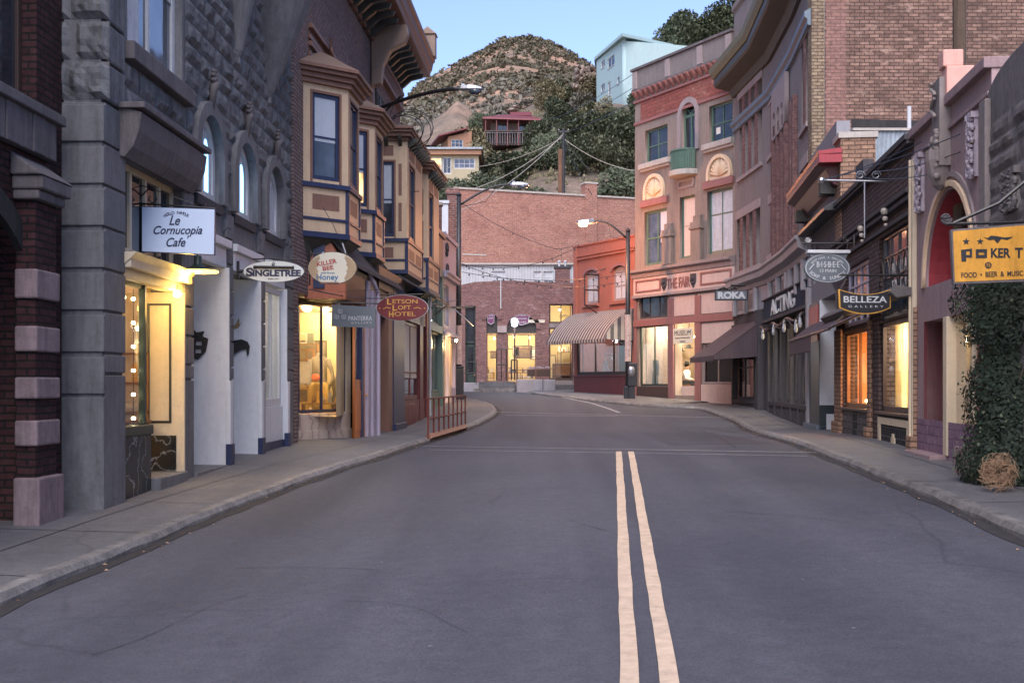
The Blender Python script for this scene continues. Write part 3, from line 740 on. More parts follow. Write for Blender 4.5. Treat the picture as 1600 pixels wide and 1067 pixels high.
# downpipe strip between the buildings is dark brick
# hood over the cafe upper light
hz = 3.98
b = MB(); b.prof([(-.02, hz - .08), (-.1, hz - .1), (-.2, hz + .02), (-.27, hz + .2), (-.3, hz + .42), (-.02, hz + .5)], U(13.35), U(14.66)).prof([(-.02, hz - .08), (-.1, hz - .1), (-.2, hz + .02), (-.27, hz + .2), (-.3, hz + .42), (-.02, hz + .5)], U(14.67), U(15.98))
b.box(U(13.3), U(16.03), -.35, 0, hz + .46, hz + .53); b.build('hood', 'stone_cap', o, bevel=.01)
# upper sash window
f = window(o, up[0], up[1], 5.32, 7.6, .1, 'white_trim', 'glass_blue', 2, 2, .12, mull=.09)
MB().box(up[0] + .3, up[0] + .75, .128, .133, 5.45, 7.5).build('drape', 'curtain', f)
MB().box(up[0] - .15, up[1] + .15, -.14, .05, 5.08, 5.3).build('sill', 'stone_cap', o, bevel=.015)
# cafe front
a, c = cafe; T = 3.92
f = MB()
for x in (a, a + .56, a + 1.1, a + 1.64, c - .08): f.box(x, x + .07, .1, .17, 2.85, T)
f.box(a, c, .1, .17, T - .08, T).box(a, c, .1, .17, 2.8, 2.9); f = f.build('transom_window', 'cream', o, bevel=.006)
MB().box(a + .03, c - .03, .14, .145, 2.88, T - .05).build('pane', 'glass_dark', f)
MB().box(a, c, -.03, .2, 2.5, 2.62).box(a - .02, c + .12, -.12, .2, 2.62, 2.74).prof([(-.2, 2.8), (.0, 2.8), (.0, 2.62), (-.12, 2.72)], a - .04, c + .14).build('shop_fascia', 'cream', o, bevel=.008)
dz0, dzr = .74, 2.5; gx = U(14.63)
cf = MB(); cf.box(gx - .07, gx, .08, .16, dz0, dzr).box(a, a + .05, .1, .16, dz0, dzr).box(a, gx, .1, .16, dzr - .05, dzr); cf = cf.build('window', 'dark_green', o, bevel=.006)
MB().box(a + .02, gx - .03, .12, .125, dz0, dzr - .02).build('pane', 'glass_clear', cf)
MB().box(a, gx + .03, .0, .3, dz0 - .12, dz0).build('sill', 'dark_green', o, bevel=.01)
MB().box(a, gx, .02, .48, -.3, dz0 - .12).build('bulkhead', 'marble', o, bevel=.006)
room(o, a, c + .3, dz0 - .7, 2.75, .5, 2.6, 'shop_cream')
MB().box(gx, c, -.1, .9, -.6, .06).build('doorstep', 'stone_smooth', o, bevel=.015)
rev = MB().box(c - .04, c, -.06, .95, .06, 2.5).build('door_reveal', 'cream', o, bevel=.004)
MB().box(c - .052, c - .04, .12, .15, .72, 2.35).box(c - .052, c - .04, .42, .45, .72, 2.35).box(c - .052, c - .04, .15, .42, 2.32, 2.35).box(c - .052, c - .04, .15, .42, .72, .75).build('panel_bead', 'black_metal', rev)
MB().box(c - .06, c - .042, .05, .8, .07, .55).build('kick_panel', 'marble', rev)
MB().box(gx + .02, c - .04, .95, 1.0, .06, 2.5).build('door', 'cream', o)
for k in range(7): pass
# white shop fronts
for k, (a, c) in enumerate((bB, bC, bD)):
    MB().box(a - .02, c + .02, -.04 if k != 1 else -.06, .1, 3.05, 3.35).box(a - .05, c + .05, -.12, .1, 3.35, 3.47).build('fascia', 'white_wall', o, bevel=.01)
    MB().box(c - .05, c + .003, -.093, .62, -.5, 3.05).build('reveal', 'white_wall', o, bevel=.004)
    MB().box(a, c, .0, .7, 3.45, 3.5).build('soffit', 'white_wall', o)
    if k == 2:
        f = window(o, a + .05, c - .07, .85, 3.02, .02, 'white_trim', 'glass_clear', 2, 1, .1)
        MB().box(a, c - .05, -.02, .3, .2, .84).build('bulkhead', 'white_wall', o, bevel=.008); MB().box(a, c - .05, -.05, .3, -.6, .2).build('plinth', 'blue_trim', o)
    else:
        gx = a + .75 if k == 0 else a + .5
        f = window(o, a, gx, .85, 3.02, .5, 'white_trim', 'glass_clear', 1, 1, .05)
        MB().box(a, gx, .3, .56, .2, .84).build('bulkhead', 'white_wall', o, bevel=.008); MB().box(a, gx, .28, .56, -.6, .2).build('plinth', 'blue_trim', o)
        MB().box(gx, c - .05, .62, .68, -.1, 3.05).build('door', 'white_wall', o)
    MB().box(c - .06, c + .12, -.12, -.05, .32, 1.3).build('pier_panel', 'white_wall', o, bevel=.006); MB().box(c - .07, c + .14, -.135, -.05, -.6, .32).build('pier_plinth', 'blue_trim', o)
    MB().box(a, c, -.1, .7, -.6, .0).build('threshold', 'stone_smooth', o)
room(o, bB[0], L - .1, -.0, 3.45, .71, 3, 'shop_white')
# arches: smooth voussoir ring, glass deep inside, sill, spandrel finial
for k, (a, c) in enumerate(AR):
    r = (c - a) / 2; cx = (a + c) / 2
    slab('arch_ring', 'stone_smooth', o, aring(a, c, 4.6, .2, 3.98), [], -.1, .0, bevel=.012)
    g = slab('window', 'white_trim', o, arch(a, c, 3.98, 4.6), [arch(a + .16, c - .12, 4.1, 4.6)], .05, .1)
    slab('pane', 'curtain', g, arch(a + .05, c - .05, 4.03, 4.6), [], .08, .085)
    MB().box(cx - .03, cx + .03, .055, .095, 4.06, 4.6 + r - .08).build('glazing_bar', 'white_trim', g)
    slab('stained_panel', 'glow_blue', g, arch(cx + .05, c - .3, 4.12, 4.6, r * .5), [], .07, .077) if k < 2 else None
    MB().box(a - .06, c + .06, -.06, .3, 3.82, 3.97).build('sill', 'slate_trim', o, bevel=.01)
    b = MB().tube([(cx, -.06, 4.6 + r + .1), (cx, -.1, 4.6 + r + .4), (cx, -.12, 4.6 + r + .5)], .045, 7, .07)
    for q_ in range(9): b.ball((cx + .07 * math.cos(q_ * 2.4), -.11, 4.6 + r + .5 + q_ * .022), .05 - q_ * .002, 6)
    b.build('finial', 'stone_cap', o, smooth=True)
# turret corbels
for yy, zt, rr in ((18.6, 6.62, .5), (20.75, 6.5, .78)):
    u = U(yy)
    MB().lathe([(.02, zt - .25), (.06, zt - .2), (.05, zt - .1), (.1, zt), (rr * .42, zt + .55), (rr * .72, zt + 1.1), (rr, zt + 1.7), (rr, zt + 4.5)], (u, -.02, 0), 20).build('turret', 'stone_smooth', o, smooth=False)

# ---- brown brick building with the long bracketed cornice --------------------------
X2 = lambda y: -5.375 + .047 * y
f2 = Fac('brick_building', 'brown brick building with long bracketed cornice and two canted tan bay windows', 'building', (X2(22.72), 22.72), (X2(37.3), 37.3), .5)
o2 = f2.o; U2 = lambda y: (y - 22.72) * math.sqrt(1 + .047 ** 2); L2 = f2.L
holes = [rect(U2(24.2), U2(26.1), 5.3, 7.3), rect(U2(27.5), U2(29.3), 5.3, 7.3), rect(U2(23.1), U2(28.5), -.9, 3.05)]
slab('wall', 'brick_brown', o2, rect(0, L2, -1, 11.0), holes, 0, .35)
shell(f2, 'brick_brown', 8, 11.0, y0=.37)
# string course, frieze and brackets
b = MB()
for z, p in ((8.05, .05), (8.25, .08), (8.4, .05), (8.62, .1)): b.box(U2(24.0), U2(31.4), -p, 0, z, z + .1)
b.build('string_course', 'brown_trim', o2, bevel=.008)
b = MB()
for u in (U2(25.6), U2(27.9)): b.tube([(u, -.12, 8.05), (u + .25, -.2, 8.35), (u - .1, -.16, 8.6), (u + .2, -.12, 8.9)], .05, 6).ball((u, -.16, 8.1), .09, 8)
b.build('ornament', 'brown_trim', o2, smooth=True)
# near section of cornice runs all along
ct = 11.35
b = MB()
b.prof([(0, ct - .75), (-.1, ct - .75), (-.1, ct - .5), (-.16, ct - .45), (-.16, ct - .3), (0, ct - .3)], 0, L2)
b.prof([(0, ct - .28), (-.95, ct - .2), (-.98, ct - .05), (-1.02, ct), (-1.06, ct + .22), (-1.12, ct + .28), (-1.12, ct + .4), (0, ct + .5)], 0, L2 + .15)
b.prof([(-.8, ct + .45), (-.75, ct + .45), (-.75, ct + 1.2), (-.8, ct + 1.2)], 0, L2 - .6)
b.build('cornice', 'brown_trim', o2, bevel=.01)
b = MB(); u = .3
while u < L2 - .1:
    b.extr([(u, -.02, ct - .3), (u, -.85, ct - .3), (u, -.8, ct - .42), (u, -.45, ct - .5), (u, -.2, ct - .72), (u, -.02, ct - .78)], (.14, 0, 0)); u += .62
b.build('bracket', 'cornice_dark', o2)
b = MB(); u = U2(31.9)
while u < L2 - .1: b.box(u, u + .07, -.12, 0, ct - 1.25, ct - .85); u += .16
b.box(U2(31.8), L2, -.14, 0, ct - 1.35, ct - 1.25).box(U2(31.8), L2, -.14, 0, ct - .85, ct - .76); b.build('dentil_frieze', 'brown_trim', o2)
u = U2(31.6)
MB().extr([(u, -.02, ct - .3), (u, -1.0, ct - .3), (u, -1.05, ct - .55), (u, -.95, ct - .8), (u, -.55, ct - 1.0), (u, -.35, ct - 1.4), (u, -.3, ct - 1.9), (u, -.02, ct - 2.0)], (.32, 0, 0)).build('corbel', 'roof_brown', o2, bevel=.03)
MB().box(U2(31.5), U2(31.9), -.08, 0, 3.8, ct - 1.95).build('pilaster', 'brown_trim', o2)
b = MB()
for k in range(9): b.box(U2(32.4) + k * .13, U2(32.4) + k * .13 + .05, -.05, 0, 8.6, 9.4)
b.box(U2(32.3), U2(33.7), -.06, 0, 9.4, 9.5).box(U2(32.3), U2(33.7), -.06, 0, 8.5, 8.6); b.build('vent_grille', 'cornice_dark', o2)
MB().box(L2 - .5, L2 - .1, -1.2, -.7, ct + .3, ct + 1.0).prof([(-1.25, ct + 1.0), (-.65, ct + 1.0), (-.95, ct + 1.25)], L2 - .55, L2 - .05).build('finial', 'roof_brown', o2, bevel=.02)

# ---- bay windows --------------------------------------------------------------------
def facet(par, A, B, z0, zs, zt, panels, win=None, blind='blind_cloth', glassm='glass_blue', fw=.1, bz=.55):
    """one flat side of a bay, from plan point A to B, as a child with its own window"""
    A = Vector(A); B = Vector(B); d = B - A; Ld = d.length
    e = bpy.data.objects.new('bay_side', None)
    def place(ob): ob.location = (A.x, A.y, 0); ob.rotation_euler = (0, 0, math.atan2(d.y, d.x)); ob.parent = par
    hs_ = [rect(win[0] * Ld, win[1] * Ld, win[2], win[3])] if win else []
    if hs_ and Ld > .25 : pass
    w_ = slab('bay_side', 'tan_trim', None, rect(0, Ld, z0, zt), hs_, 0, .06); place(w_)
    for (a, c, p, q) in panels:
        MB().box(a * Ld, c * Ld, -.004, .02, p, q).build('panel', 'brown_trim', w_); 
    if win:
        a, c, p, q = win; a *= Ld; c *= Ld
        fr = MB().box(a - .05, a, -.02, .05, p - .05, q + .06).box(c, c + .05, -.02, .05, p - .05, q + .06).box(a, c, -.02, .05, q, q + .06).build('window_casing', 'brown_trim', w_, bevel=.006)
        f = window(w_, a, c, p, q, .02, 'blue_trim', glassm, 1, 2, .07, blind, bz)
    return w_
def bay(par, name, plan, z0, zs, zt, win_z, blinds, panels, roof, bracket=False, soffit_drop=.5, win_facets=None, blue=(.35,), peak=.65, rim=.22):
    root = bpy.data.objects.new(name, None); C.objects.link(root); root.parent = par
    n = len(plan)
    for i in range(n - 1):
        wn = None
        if win_facets[i]: a, c = win_facets[i][:2]; wn = (a, c, win_z[0], win_z[1])
        gm = win_facets[i][2] if win_facets[i] and len(win_facets[i]) > 2 else 'glass_blue'
        facet(root, plan[i], plan[i + 1], z0, zs, zt, panels[i], wn, blinds[i], gm)
    def outline(off):
        P = [Vector(p) for p in plan]; ctr = Vector(((plan[0][0] + plan[-1][0]) / 2, 0)); o_ = []
        for i, p in enumerate(P):
            v = p - ctr; v = v.normalized() * off * 1.25 if v.length else v; o_.append((p.x + v.x, min(p.y + v.y, 0) if 0 < i < n - 1 else 0))
        return o_
    b = MB()
    for z, h, off in [(zs, .1, .07)] + [(z0 + q * (zs - z0), .06, .03) for q in blue] + [(z0, .12, .05)]: b.plan(outline(off), z, z + h)
    b.build('trim_band', 'blue_trim', root, bevel=.008)
    b = MB(); 
    for (x, y) in plan[1:-1]: b.box(x - .045, x + .045, y - .03, y + .06, z0, zs)
    b.build('corner_strip', 'blue_trim', root)
    ib = outline(0); cx = sum(p[0] for p in ib) / n
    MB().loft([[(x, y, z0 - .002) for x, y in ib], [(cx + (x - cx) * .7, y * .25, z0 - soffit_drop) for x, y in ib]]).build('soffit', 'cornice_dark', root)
    e1, e2, e3 = outline(rim), outline(rim + .06), outline(rim - .08)
    MB().plan(outline(.08), zt - .02, zt + .08).plan(e3, zt + .08, zt + .18).plan(e1, zt + .18, zt + .26).plan(e2, zt + .26, zt + .33).build('eave', 'brown_trim', root, bevel=.008)
    MB().loft([[(x, y, zt + .33) for x, y in e2], [(cx + (x - cx) * .72, y * .72, zt + .33 + peak * .28) for x, y in e2], [(cx + (x - cx) * .35, y * .38, zt + .33 + peak * .68) for x, y in e2], [(cx + (x - cx) * .06, y * .05, zt + .33 + peak) for x, y in e2]]).build('roof', 'roof_brown', root, bevel=.01)
    if bracket:
        b = MB()
        for i in range(n - 1):
            A_, B_ = Vector(plan[i]), Vector(plan[i + 1]); d = B_ - A_; k = max(2, int(d.length / .38)); nn = Vector((d.y, -d.x)).normalized()
            for j in range(k):
                p = A_ + d * ((j + .5) / k); t = d.normalized() * .05
                q = [p - t, p + t]
                for_ = [(q[0].x, q[0].y, zt + .1), (q[0].x + nn.x * .3, q[0].y + nn.y * .3, zt + .1), (q[0].x + nn.x * .26, q[0].y + nn.y * .26, zt - .0), (q[0].x, q[0].y, zt - .16)]
                b.extr(for_, (t.x * 2, t.y * 2, 0))
        b.build('bracket', 'cornice_dark', root)
    return root
PN = [(.2, .8, 4.75, 5.2)]
for y0, bl in ((23.55, 'blind_cloth'), (26.9, 'blind_cloth')):
    a = U2(y0); plan = [(a, 0), (a + .75, -.78), (a + 1.95, -.8), (a + 2.7, 0)]
    wf = [(.2, .8) if y0 < 25 else (.2, .8, 'glass_warm'), (.16, .84), (.2, .8)]
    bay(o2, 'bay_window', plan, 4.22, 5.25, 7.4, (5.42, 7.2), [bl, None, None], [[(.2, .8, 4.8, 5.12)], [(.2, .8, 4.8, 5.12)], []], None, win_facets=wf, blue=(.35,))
X3 = lambda y: -5.375 + .047 * y
f3 = Fac('timber_building', 'tan and brown timber shop building with two square bays under bracketed eaves', 'building', (X3(32.25)+.12, 32.25), (X3(38.9)+.12, 38.9), .5)
o3 = f3.o; U3 = lambda y: (y - 32.25) * 1.0011; L3 = f3.L
slab('wall', 'tan_trim', o3, rect(0, L3, 3.6, 9.0), [], 0, .3)
P4 = lambda z: [(.12, .42, z + .22, z + .62), (.55, .85, z + .22, z + .62)]
a = U3(32.45)
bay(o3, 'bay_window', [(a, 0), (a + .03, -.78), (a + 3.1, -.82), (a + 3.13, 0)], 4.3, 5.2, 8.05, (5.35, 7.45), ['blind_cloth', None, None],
    [[(.1, .5, 4.75, 5.05), (.1, .5, 7.62, 7.92), (.68, .8, 5.5, 6.3), (.68, .8, 6.5, 7.4)], [(.1, .45, 4.75, 5.05), (.55, .9, 4.75, 5.05), (.1, .45, 7.6, 7.92), (.55, .9, 7.6, 7.92)], []], None, True, .45,
    [(.06, .52), (.12, .46), None], (.4,), peak=.55, rim=.3)
a = U3(36.1)
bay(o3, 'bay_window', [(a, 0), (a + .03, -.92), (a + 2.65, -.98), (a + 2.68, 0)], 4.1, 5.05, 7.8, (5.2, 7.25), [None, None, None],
    [[(.68, .85, 5.4, 6.3), (.68, .85, 6.5, 7.3)], [(.1, .45, 4.6, 4.9), (.55, .9, 4.6, 4.9), (.1, .45, 7.35, 7.65), (.55, .9, 7.35, 7.65)], []], None, True, .45,
    [None, (.1, .44), None], (.4,), peak=.5, rim=.3)
# second lights on the street faces of the square bays
for z0, z1, aa, off, w_ in ((5.35, 7.45, U3(32.45) + .03, -.81, 3.07), (5.2, 7.25, U3(36.1) + .03, -.95, 2.62)):
    pass

# ---- shopfronts under the bays ----------------------------------------------------
def S2(y): return (-5.0 + .0605 * y, y)
zb = .5
fs = Fac('shopfront', 'gallery shopfront with splayed lit window, orange end wall and pale marble base', 'shopfront', (-4.62, 24.35), (-3.72, 26.2), zb)
os_ = fs.o; L = fs.L
MB().box(0, .16, -.02, .12, -.6, 2.95).build('corner_post', 'blue_trim', os_, bevel=.01)
f = window(os_, .2, L - .1, .58, 2.95, .02, 'blue_trim', 'glass_clear', 2, 1, .05)
MB().box(.16, L, -.05, .25, -.6, .56).box(.1, L + .04, -.08, .25, -.6, .2).build('bulkhead', 'marble_pale', os_, bevel=.01)
MB().box(L - .1, L + .05, -.03, .12, -.6, 3.0).build('end_post', 'cream', os_, bevel=.008)
def wbox(name, mat, par, x0, x1, y0, y1, z0, z1, faces='lbrcf'):
    """shop room set square to the street: left, back, right walls, ceiling and floor, in world metres"""
    inv = Matrix.Translation(par.location) @ Matrix.Rotation(par.rotation_euler.z, 4, 'Z'); inv.invert(); b = MB(); q = lambda *p: b.quad(*[inv @ Vector(v) for v in p])
    q((x0, y0, z0), (x0, y1, z0), (x0, y1, z1), (x0, y0, z1)); q((x0, y1, z0), (x1, y1, z0), (x1, y1, z1), (x0, y1, z1)); q((x1, y1, z0), (x1, y0, z0), (x1, y0, z1), (x1, y1, z1)); q((x0, y0, z1), (x1, y0, z1), (x1, y1, z1), (x0, y1, z1)); q((x0, y0, z0), (x1, y0, z0), (x1, y1, z0), (x0, y1, z0))
    return b.build(name, mat, par)
wbox('interior', 'shop_cream', os_, -6.2, -3.8, 24.9, 28.2, 1.0, 3.5)
def wlamp(par, px, py, Y, p, c, size=.05):
    inv = Matrix.Translation(par.location) @ Matrix.Rotation(par.rotation_euler.z, 4, 'Z'); v = inv.inverted() @ W(px, py, Y); return lamp(par, v.x, v.y, v.z, p, c, size, cord=.15)
MB().box(-.3, L + .2, .1, .3, 2.95, 3.3).build('window_head', 'dark_brown', os_)
# overhanging shop fascia along the street with curved roof and orange end
def lw(p): # world xy -> local of fs
    v = Vector(p) - fs.p0; return (v.dot(fs.d), v.dot(fs.n))
A0, A1, B0, B1 = (-4.32, 24.0), (-3.55, 24.15), (-3.12, 31.2), (-4.0, 31.2)
b = MB().plan([lw(A0), lw(A1), lw(B0), lw(B1)], 2.98, 3.75); b.build('fascia', 'dark_brown', os_, bevel=.01)
P = [lw(A0), lw((-3.5, 24.12))]
pts = [(P[0][0], P[0][1], 2.98), (P[1][0], P[1][1], 2.98)] + [(P[0][0] + (P[1][0] - P[0][0]) * t, P[0][1] + (P[1][1] - P[0][1]) * t, z) for t, z in ((1, 3.75), (.8, 3.95), (.5, 4.35), (.3, 4.75), (.14, 5.1), (0, 5.15))]
d = fs.d; back = lw((A0[0] + .02, A0[1] + .1)); off = (back[0] - P[0][0], back[1] - P[0][1], 0)
e = MB().extr(pts, off).build('end_wall', 'orange_paint', os_)
b = MB()
q = [(P[0][0] + (P[1][0] - P[0][0]) * t, P[0][1] + (P[1][1] - P[0][1]) * t) for t in (.22, .5)]
fr = lw((A0[0], A0[1] - .04)); of2 = (fr[0] - P[0][0], fr[1] - P[0][1], 0)
b.extr([(q[0][0], q[0][1], 3.2), (q[1][0], q[1][1], 3.2), (q[1][0], q[1][1], 4.15), (q[0][0], q[0][1], 4.15)], of2).build('end_panel', 'blue_trim', e)
rings = []
for p, r_ in (((A0, (-3.42, 24.0)), 0), (((B1), (-2.98, 31.2)), 0)):
    a_, c_ = lw(p[0]), lw(p[1])
    rings.append([(a_[0] + (c_[0] - a_[0]) * t, a_[1] + (c_[1] - a_[1]) * t, z) for t, z in ((1.02, 3.72), (1, 3.82), (.78, 4.02), (.5, 4.42), (.3, 4.8), (.12, 5.15), (0, 5.2), (0, 5.1))])
MB().loft(rings).build('canopy_roof', 'slate_trim', os_)
# window contents
GOODS = ('paper', 'sign_gold', 'cloth_red', 'picture_blue', 'ornament', 'green_trim', 'wood', 'cloth_grey', 'sign_silver', 'orange_door')
def goods(label, loc, rz, w_, hs, seed, cat='display shelf', depth=.3, dens=1.0, name='display_shelf', mat='wood'):
    """a shelf unit with its wares standing on the boards"""
    t = thing(name, label, cat, loc, rz); rnd = random.Random(seed); b = MB()
    for h in hs: b.box(-w_/2, w_/2, 0, depth, h - .03, h)
    for x in (-w_/2, w_/2 - .03): b.box(x, x + .03, 0, depth, 0, hs[-1])
    b.build('shelf_frame', mat, t)
    for h in hs:
        x = -w_/2 + .08
        while x < w_/2 - .1:
            r_ = rnd.uniform(.03, .08); hh = rnd.uniform(.1, .32); k = rnd.random(); m_ = rnd.choice(GOODS)
            if k < .4: MB().box(x, x + r_ * 1.8, .04, .1 + r_, h, h + hh).build('ware', m_, t, bevel=.006)
            elif k < .75: MB().lathe([(.001, 0), (r_ * .7, .005), (r_, hh * .3), (r_ * .9, hh * .5), (r_ * .35, hh * .8), (r_ * .5, hh), (.001, hh)], (x + r_, .14, h), 12).build('ware', m_, t, smooth=True)
            else: slab('ware', m_, t, rect(x, x + .2, h, h + .26), [rect(x + .03, x + .17, h + .03, h + .23)], .1, .13)
            x += (r_ * 2 + rnd.uniform(.03, .12)) / dens
    return t
def on(fc, u, y, z): return fc.world(u, y, z)
def mannequin(name, label, loc, rz, cloth, s=1.0, coat=None, neck='skin', group=None, skirt=True, arms=True, cat='mannequin'):
    t = thing(name, label, cat, loc, rz, group)
    b = MB().loft([[(rx * math.cos(6.2832*i/16) , cy + ry * math.sin(6.2832*i/16), z) for i in range(16)] for z, rx, ry, cy in
        ((.78, .17, .12, 0), (.9, .165, .115, 0), (1.02, .135, .1, 0), (1.12, .15, .11, -.005), (1.25, .175, .125, -.015), (1.36, .19, .11, 0), (1.43, .15, .085, 0), (1.47, .06, .055, 0), (1.55, .045, .045, -.01))])
    b.build('torso', cloth, t, smooth=True)
    rnd = random.Random(len(label))
    if skirt:
        rings = []
        for z, r_ in ((.92, .17), (.75, .22), (.5, .27), (.25, .31), (.1, .33)):
            rings.append([(r_ * (1 + .07 * math.sin(9 * 6.2832*i/40 + z)) * math.cos(6.2832*i/40), r_ * .8 * (1 + .07 * math.sin(9 * 6.2832*i/40 + z)) * math.sin(6.2832*i/40), z) for i in range(40)])
        MB().loft(rings).build('skirt', coat or cloth, t, smooth=True)
    else: MB().tube([(0, 0, 0), (0, 0, .8)], .02, 6).lathe([(.17, 0), (.17, .02), (.02, .03)], (0, 0, 0), 16).build('stand', 'black_metal', t)
    if arms:
        for sx in (-1, 1): MB().tube([(sx * .17, 0, 1.38), (sx * .25, .0, 1.2), (sx * .29, -.03, 1.02), (sx * .25, -.12, .88)], .058, 8, .036).build('sleeve', cloth, t, smooth=True)
    t.scale = (s, s, s); return t
rzs = math.atan2(fs.d.y, fs.d.x)
mannequin('dress_form', 'headless shop figure in ochre jacket and long skirt in the lit gallery window', W(499, 666, 26.9), 0, 'cloth_grey', 1.12, 'cloth_ochre')
mannequin('dress_form', 'smaller dark-clad figure behind the orange door side of the gallery window', W(527, 668, 26.9), 0, 'cloth_dark', .78, 'cloth_dark')
t = thing('hat', 'red hat held against the ochre jacket in the gallery window', 'hat', W(493, 590, 26.55), 0)
MB().ball((0, 0, 0), .1, 12, .05).build('crown', 'cloth_red', t, smooth=True); MB().lathe([(.15, 0), (.15, .012), (.05, .02)], (0, .0, -.02), 18).build('brim', 'cloth_red', t)
def picture(label, loc, rz, w_, h_, pic='picture', frame='wood', tilt=0, name='framed_picture', group=None):
    t = thing(name, label, 'picture', loc, rz, group)
    slab('frame', frame, t, rect(-w_/2, w_/2, 0, h_), [rect(-w_/2 + .035, w_/2 - .035, .035, h_ - .035)], -.015, .015)
    MB().box(-w_/2 + .03, w_/2 - .03, .0, .01, .03, h_ - .03).build('print', pic, t); return t
picture('gold framed print leaning low in the gallery window beside the marble base', W(473, 630, 25.4), 0, .28, .34, 'picture', 'sign_gold')
picture('pale card standing low at the right end of the gallery window', W(527, 655, 26.5), 0, .22, .3, 'picture_blue', 'black_metal')
picture('large dark lattice picture hanging on the back wall of the gallery window', W(487, 596, 28.1), 0, .75, 1.0, 'cloth_grey', 'black_metal')
picture('white paper picture hung left inside the gallery window', W(476, 600, 26.0), 0, .3, .5, 'paper', 'white_trim')
b = MB()
for k in range(5): b.tube([tuple(Vector((u_, y_, 0))) [:2] + (2.93,) for u_, y_ in (lw((-5.9, 25.1 + k * .6)), lw((-3.85, 25.1 + k * .6)))], .03, 6)
b.build('ceiling_batten', 'wood', os_)
for px, py, Y, p in ((480, 468, 25.6, 30), (508, 470, 26.1, 48), (528, 475, 27.6, 34)): wlamp(os_, px, py, Y, p, (1, .76, .42), .03)  # lamp before the figures is added to brighten their fronts

goods('tall shelf of small coloured wares at the left of the gallery window', W(478, 680, 27.6), 0, .55, (.35, .9, 1.35, 1.8, 2.2), 3)
goods('low table of bright wares at the feet of the shop figures', W(505, 672, 26.2), 0, 1.0, (.3, .62), 4, 'table', .4, 1.3, 'display_table')
# shop doors and piers along the pavement line, each belonging to the shop unit it stands in
def unit(name, label, y0, y1, group=None, s=S2): return Fac(name, label, 'shopfront', s(y0), s(y1), zb, group)
fd = unit('shop_door_bay', 'shop entrance with orange panelled door beside a lavender downpipe post', 26.25, 28.15)
od = fd.o; q = fd.u
def panel_door(par, u0, u1, z0, z1, y, mat, glassz=None, panels=2, gm='glass_clear'):
    d_ = slab('door', mat, par, rect(u0, u1, z0, z1), [rect(u0 + .12, u1 - .12, glassz[0], glassz[1])] if glassz else [], y, y + .05)
    if glassz: MB().box(u0 + .1, u1 - .1, y + .02, y + .025, glassz[0] - .02, glassz[1] + .02).build('pane', gm, d_)
    b = MB(); zt = (glassz[0] if glassz else z1) - .12; k = (zt - z0 - .2) / panels
    for i in range(panels): b.box(u0 + .12, u1 - .12, y - .012, y + .01, z0 + .2 + i * k, z0 + .2 + i * k + k - .12)
    b.build('door_panel', mat, d_, bevel=.01)
    MB().ball((u1 - .06, y - .05, z0 + 1.0), .03, 8).build('handle', 'sign_gold', d_); return d_
MB().box(0, .22, 0, .15, -.6, 3.0).build('side_post', 'blue_trim', od)
panel_door(od, q(557), q(573), -.05, 2.75, .04, 'orange_door', (1.3, 2.5), 1)
MB().box(q(557) - .06, q(573), .1, .35, 2.76, 2.98).build('door_head', 'brown_trim', od)
MB().box(q(573), q(577), -.04, .2, -.6, 3.6).build('frame_post', 'lavender', od)
MB().box(q(577), q(587), -.1, .2, -.6, .35).box(q(578), q(586), -.08, .18, .35, 3.4).build('pilaster', 'lavender', od, bevel=.01)
MB().tube([(q(582), -.14, -.1), (q(582), -.14, 3.35), (q(579), -.1, 3.55), (q(576), .0, 3.8)], .05, 8).build('downpipe', 'lavender', od)
MB().box(.2, fd.L, .16, .2, -.6, 3.0).build('back_panel', 'shop_dark', od)
fe = unit('shop_door_bay', 'dark brown hotel entrance with blue frame and tan post', 28.15, 32.3)
oe = fe.o; q = fe.u
MB().box(0, fe.L, .55, .6, -.6, 3.8).build('back_wall', 'dark_brown', oe)
panel_door(oe, .15, q(602, .3), 0, 2.6, .3, 'dark_brown', (1.4, 2.4), 3, 'glass_dark')
MB().box(.0, .14, .2, .5, -.6, 2.8).box(q(602, .3), q(604, .3) + .08, .2, .5, -.6, 2.8).box(0, q(604, .3) + .08, .2, .5, 2.62, 2.8).build('door_frame', 'blue_trim', oe)
MB().box(q(605.5), q(612), -.03, .4, -.6, 3.8).build('tan_post', 'brown_trim', oe, bevel=.01)
MB().box(q(612), q(629), -.06, .45, -.6, 3.8).box(q(612) - .02, q(629) + .05, -.12, .45, -.6, .15).build('pier', 'blue_trim', oe, bevel=.012)
MB().box(0, fe.L, -.05, .6, 3.55, 4.1).build('head_beam', 'dark_brown', oe)
fr_ = unit('shopfront', 'wine red shopfront window with shutters and boarded base, behind the low rail', 32.3, 37.4)
og = fr_.o; q = fr_.u
MB().box(0, .12, 0, .1, .1, 3.5).box(q(655), q(660), -.03, .15, -.4, 3.5).box(q(664), q(667.5), -.06, .2, -.4, 3.5).build('frame_post', 'wine', og, bevel=.01)
window(og, .12, q(655), .75, 3.0, .04, 'wine', 'glass_soft', 2, 2, .09, 'shop_white', .72, rail=.35)
MB().box(.0, q(664), 0, .14, -.5, .74).build('bulkhead', 'wine', og)
b = MB()
for k in range(9): b.box(.1 + k * .26, .3 + k * .26, -.02, 0, -.3, .62)
b.build('base_board', 'wine', og, bevel=.01)
MB().box(0, fr_.L, -.03, .2, 3.02, 3.75).build('fascia', 'wine', og)
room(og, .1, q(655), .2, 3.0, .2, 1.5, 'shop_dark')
MB().box(q(660) + .03, q(664) - .03, .1, .12, -.2, 3).build('side_light', 'glass_dark', og)
MB().prof([(-.9, 3.62), (-.9, 3.68), (.1, 4.25), (.1, 4.18)], -.3, 3.4).build('canopy', 'slate_trim', og)
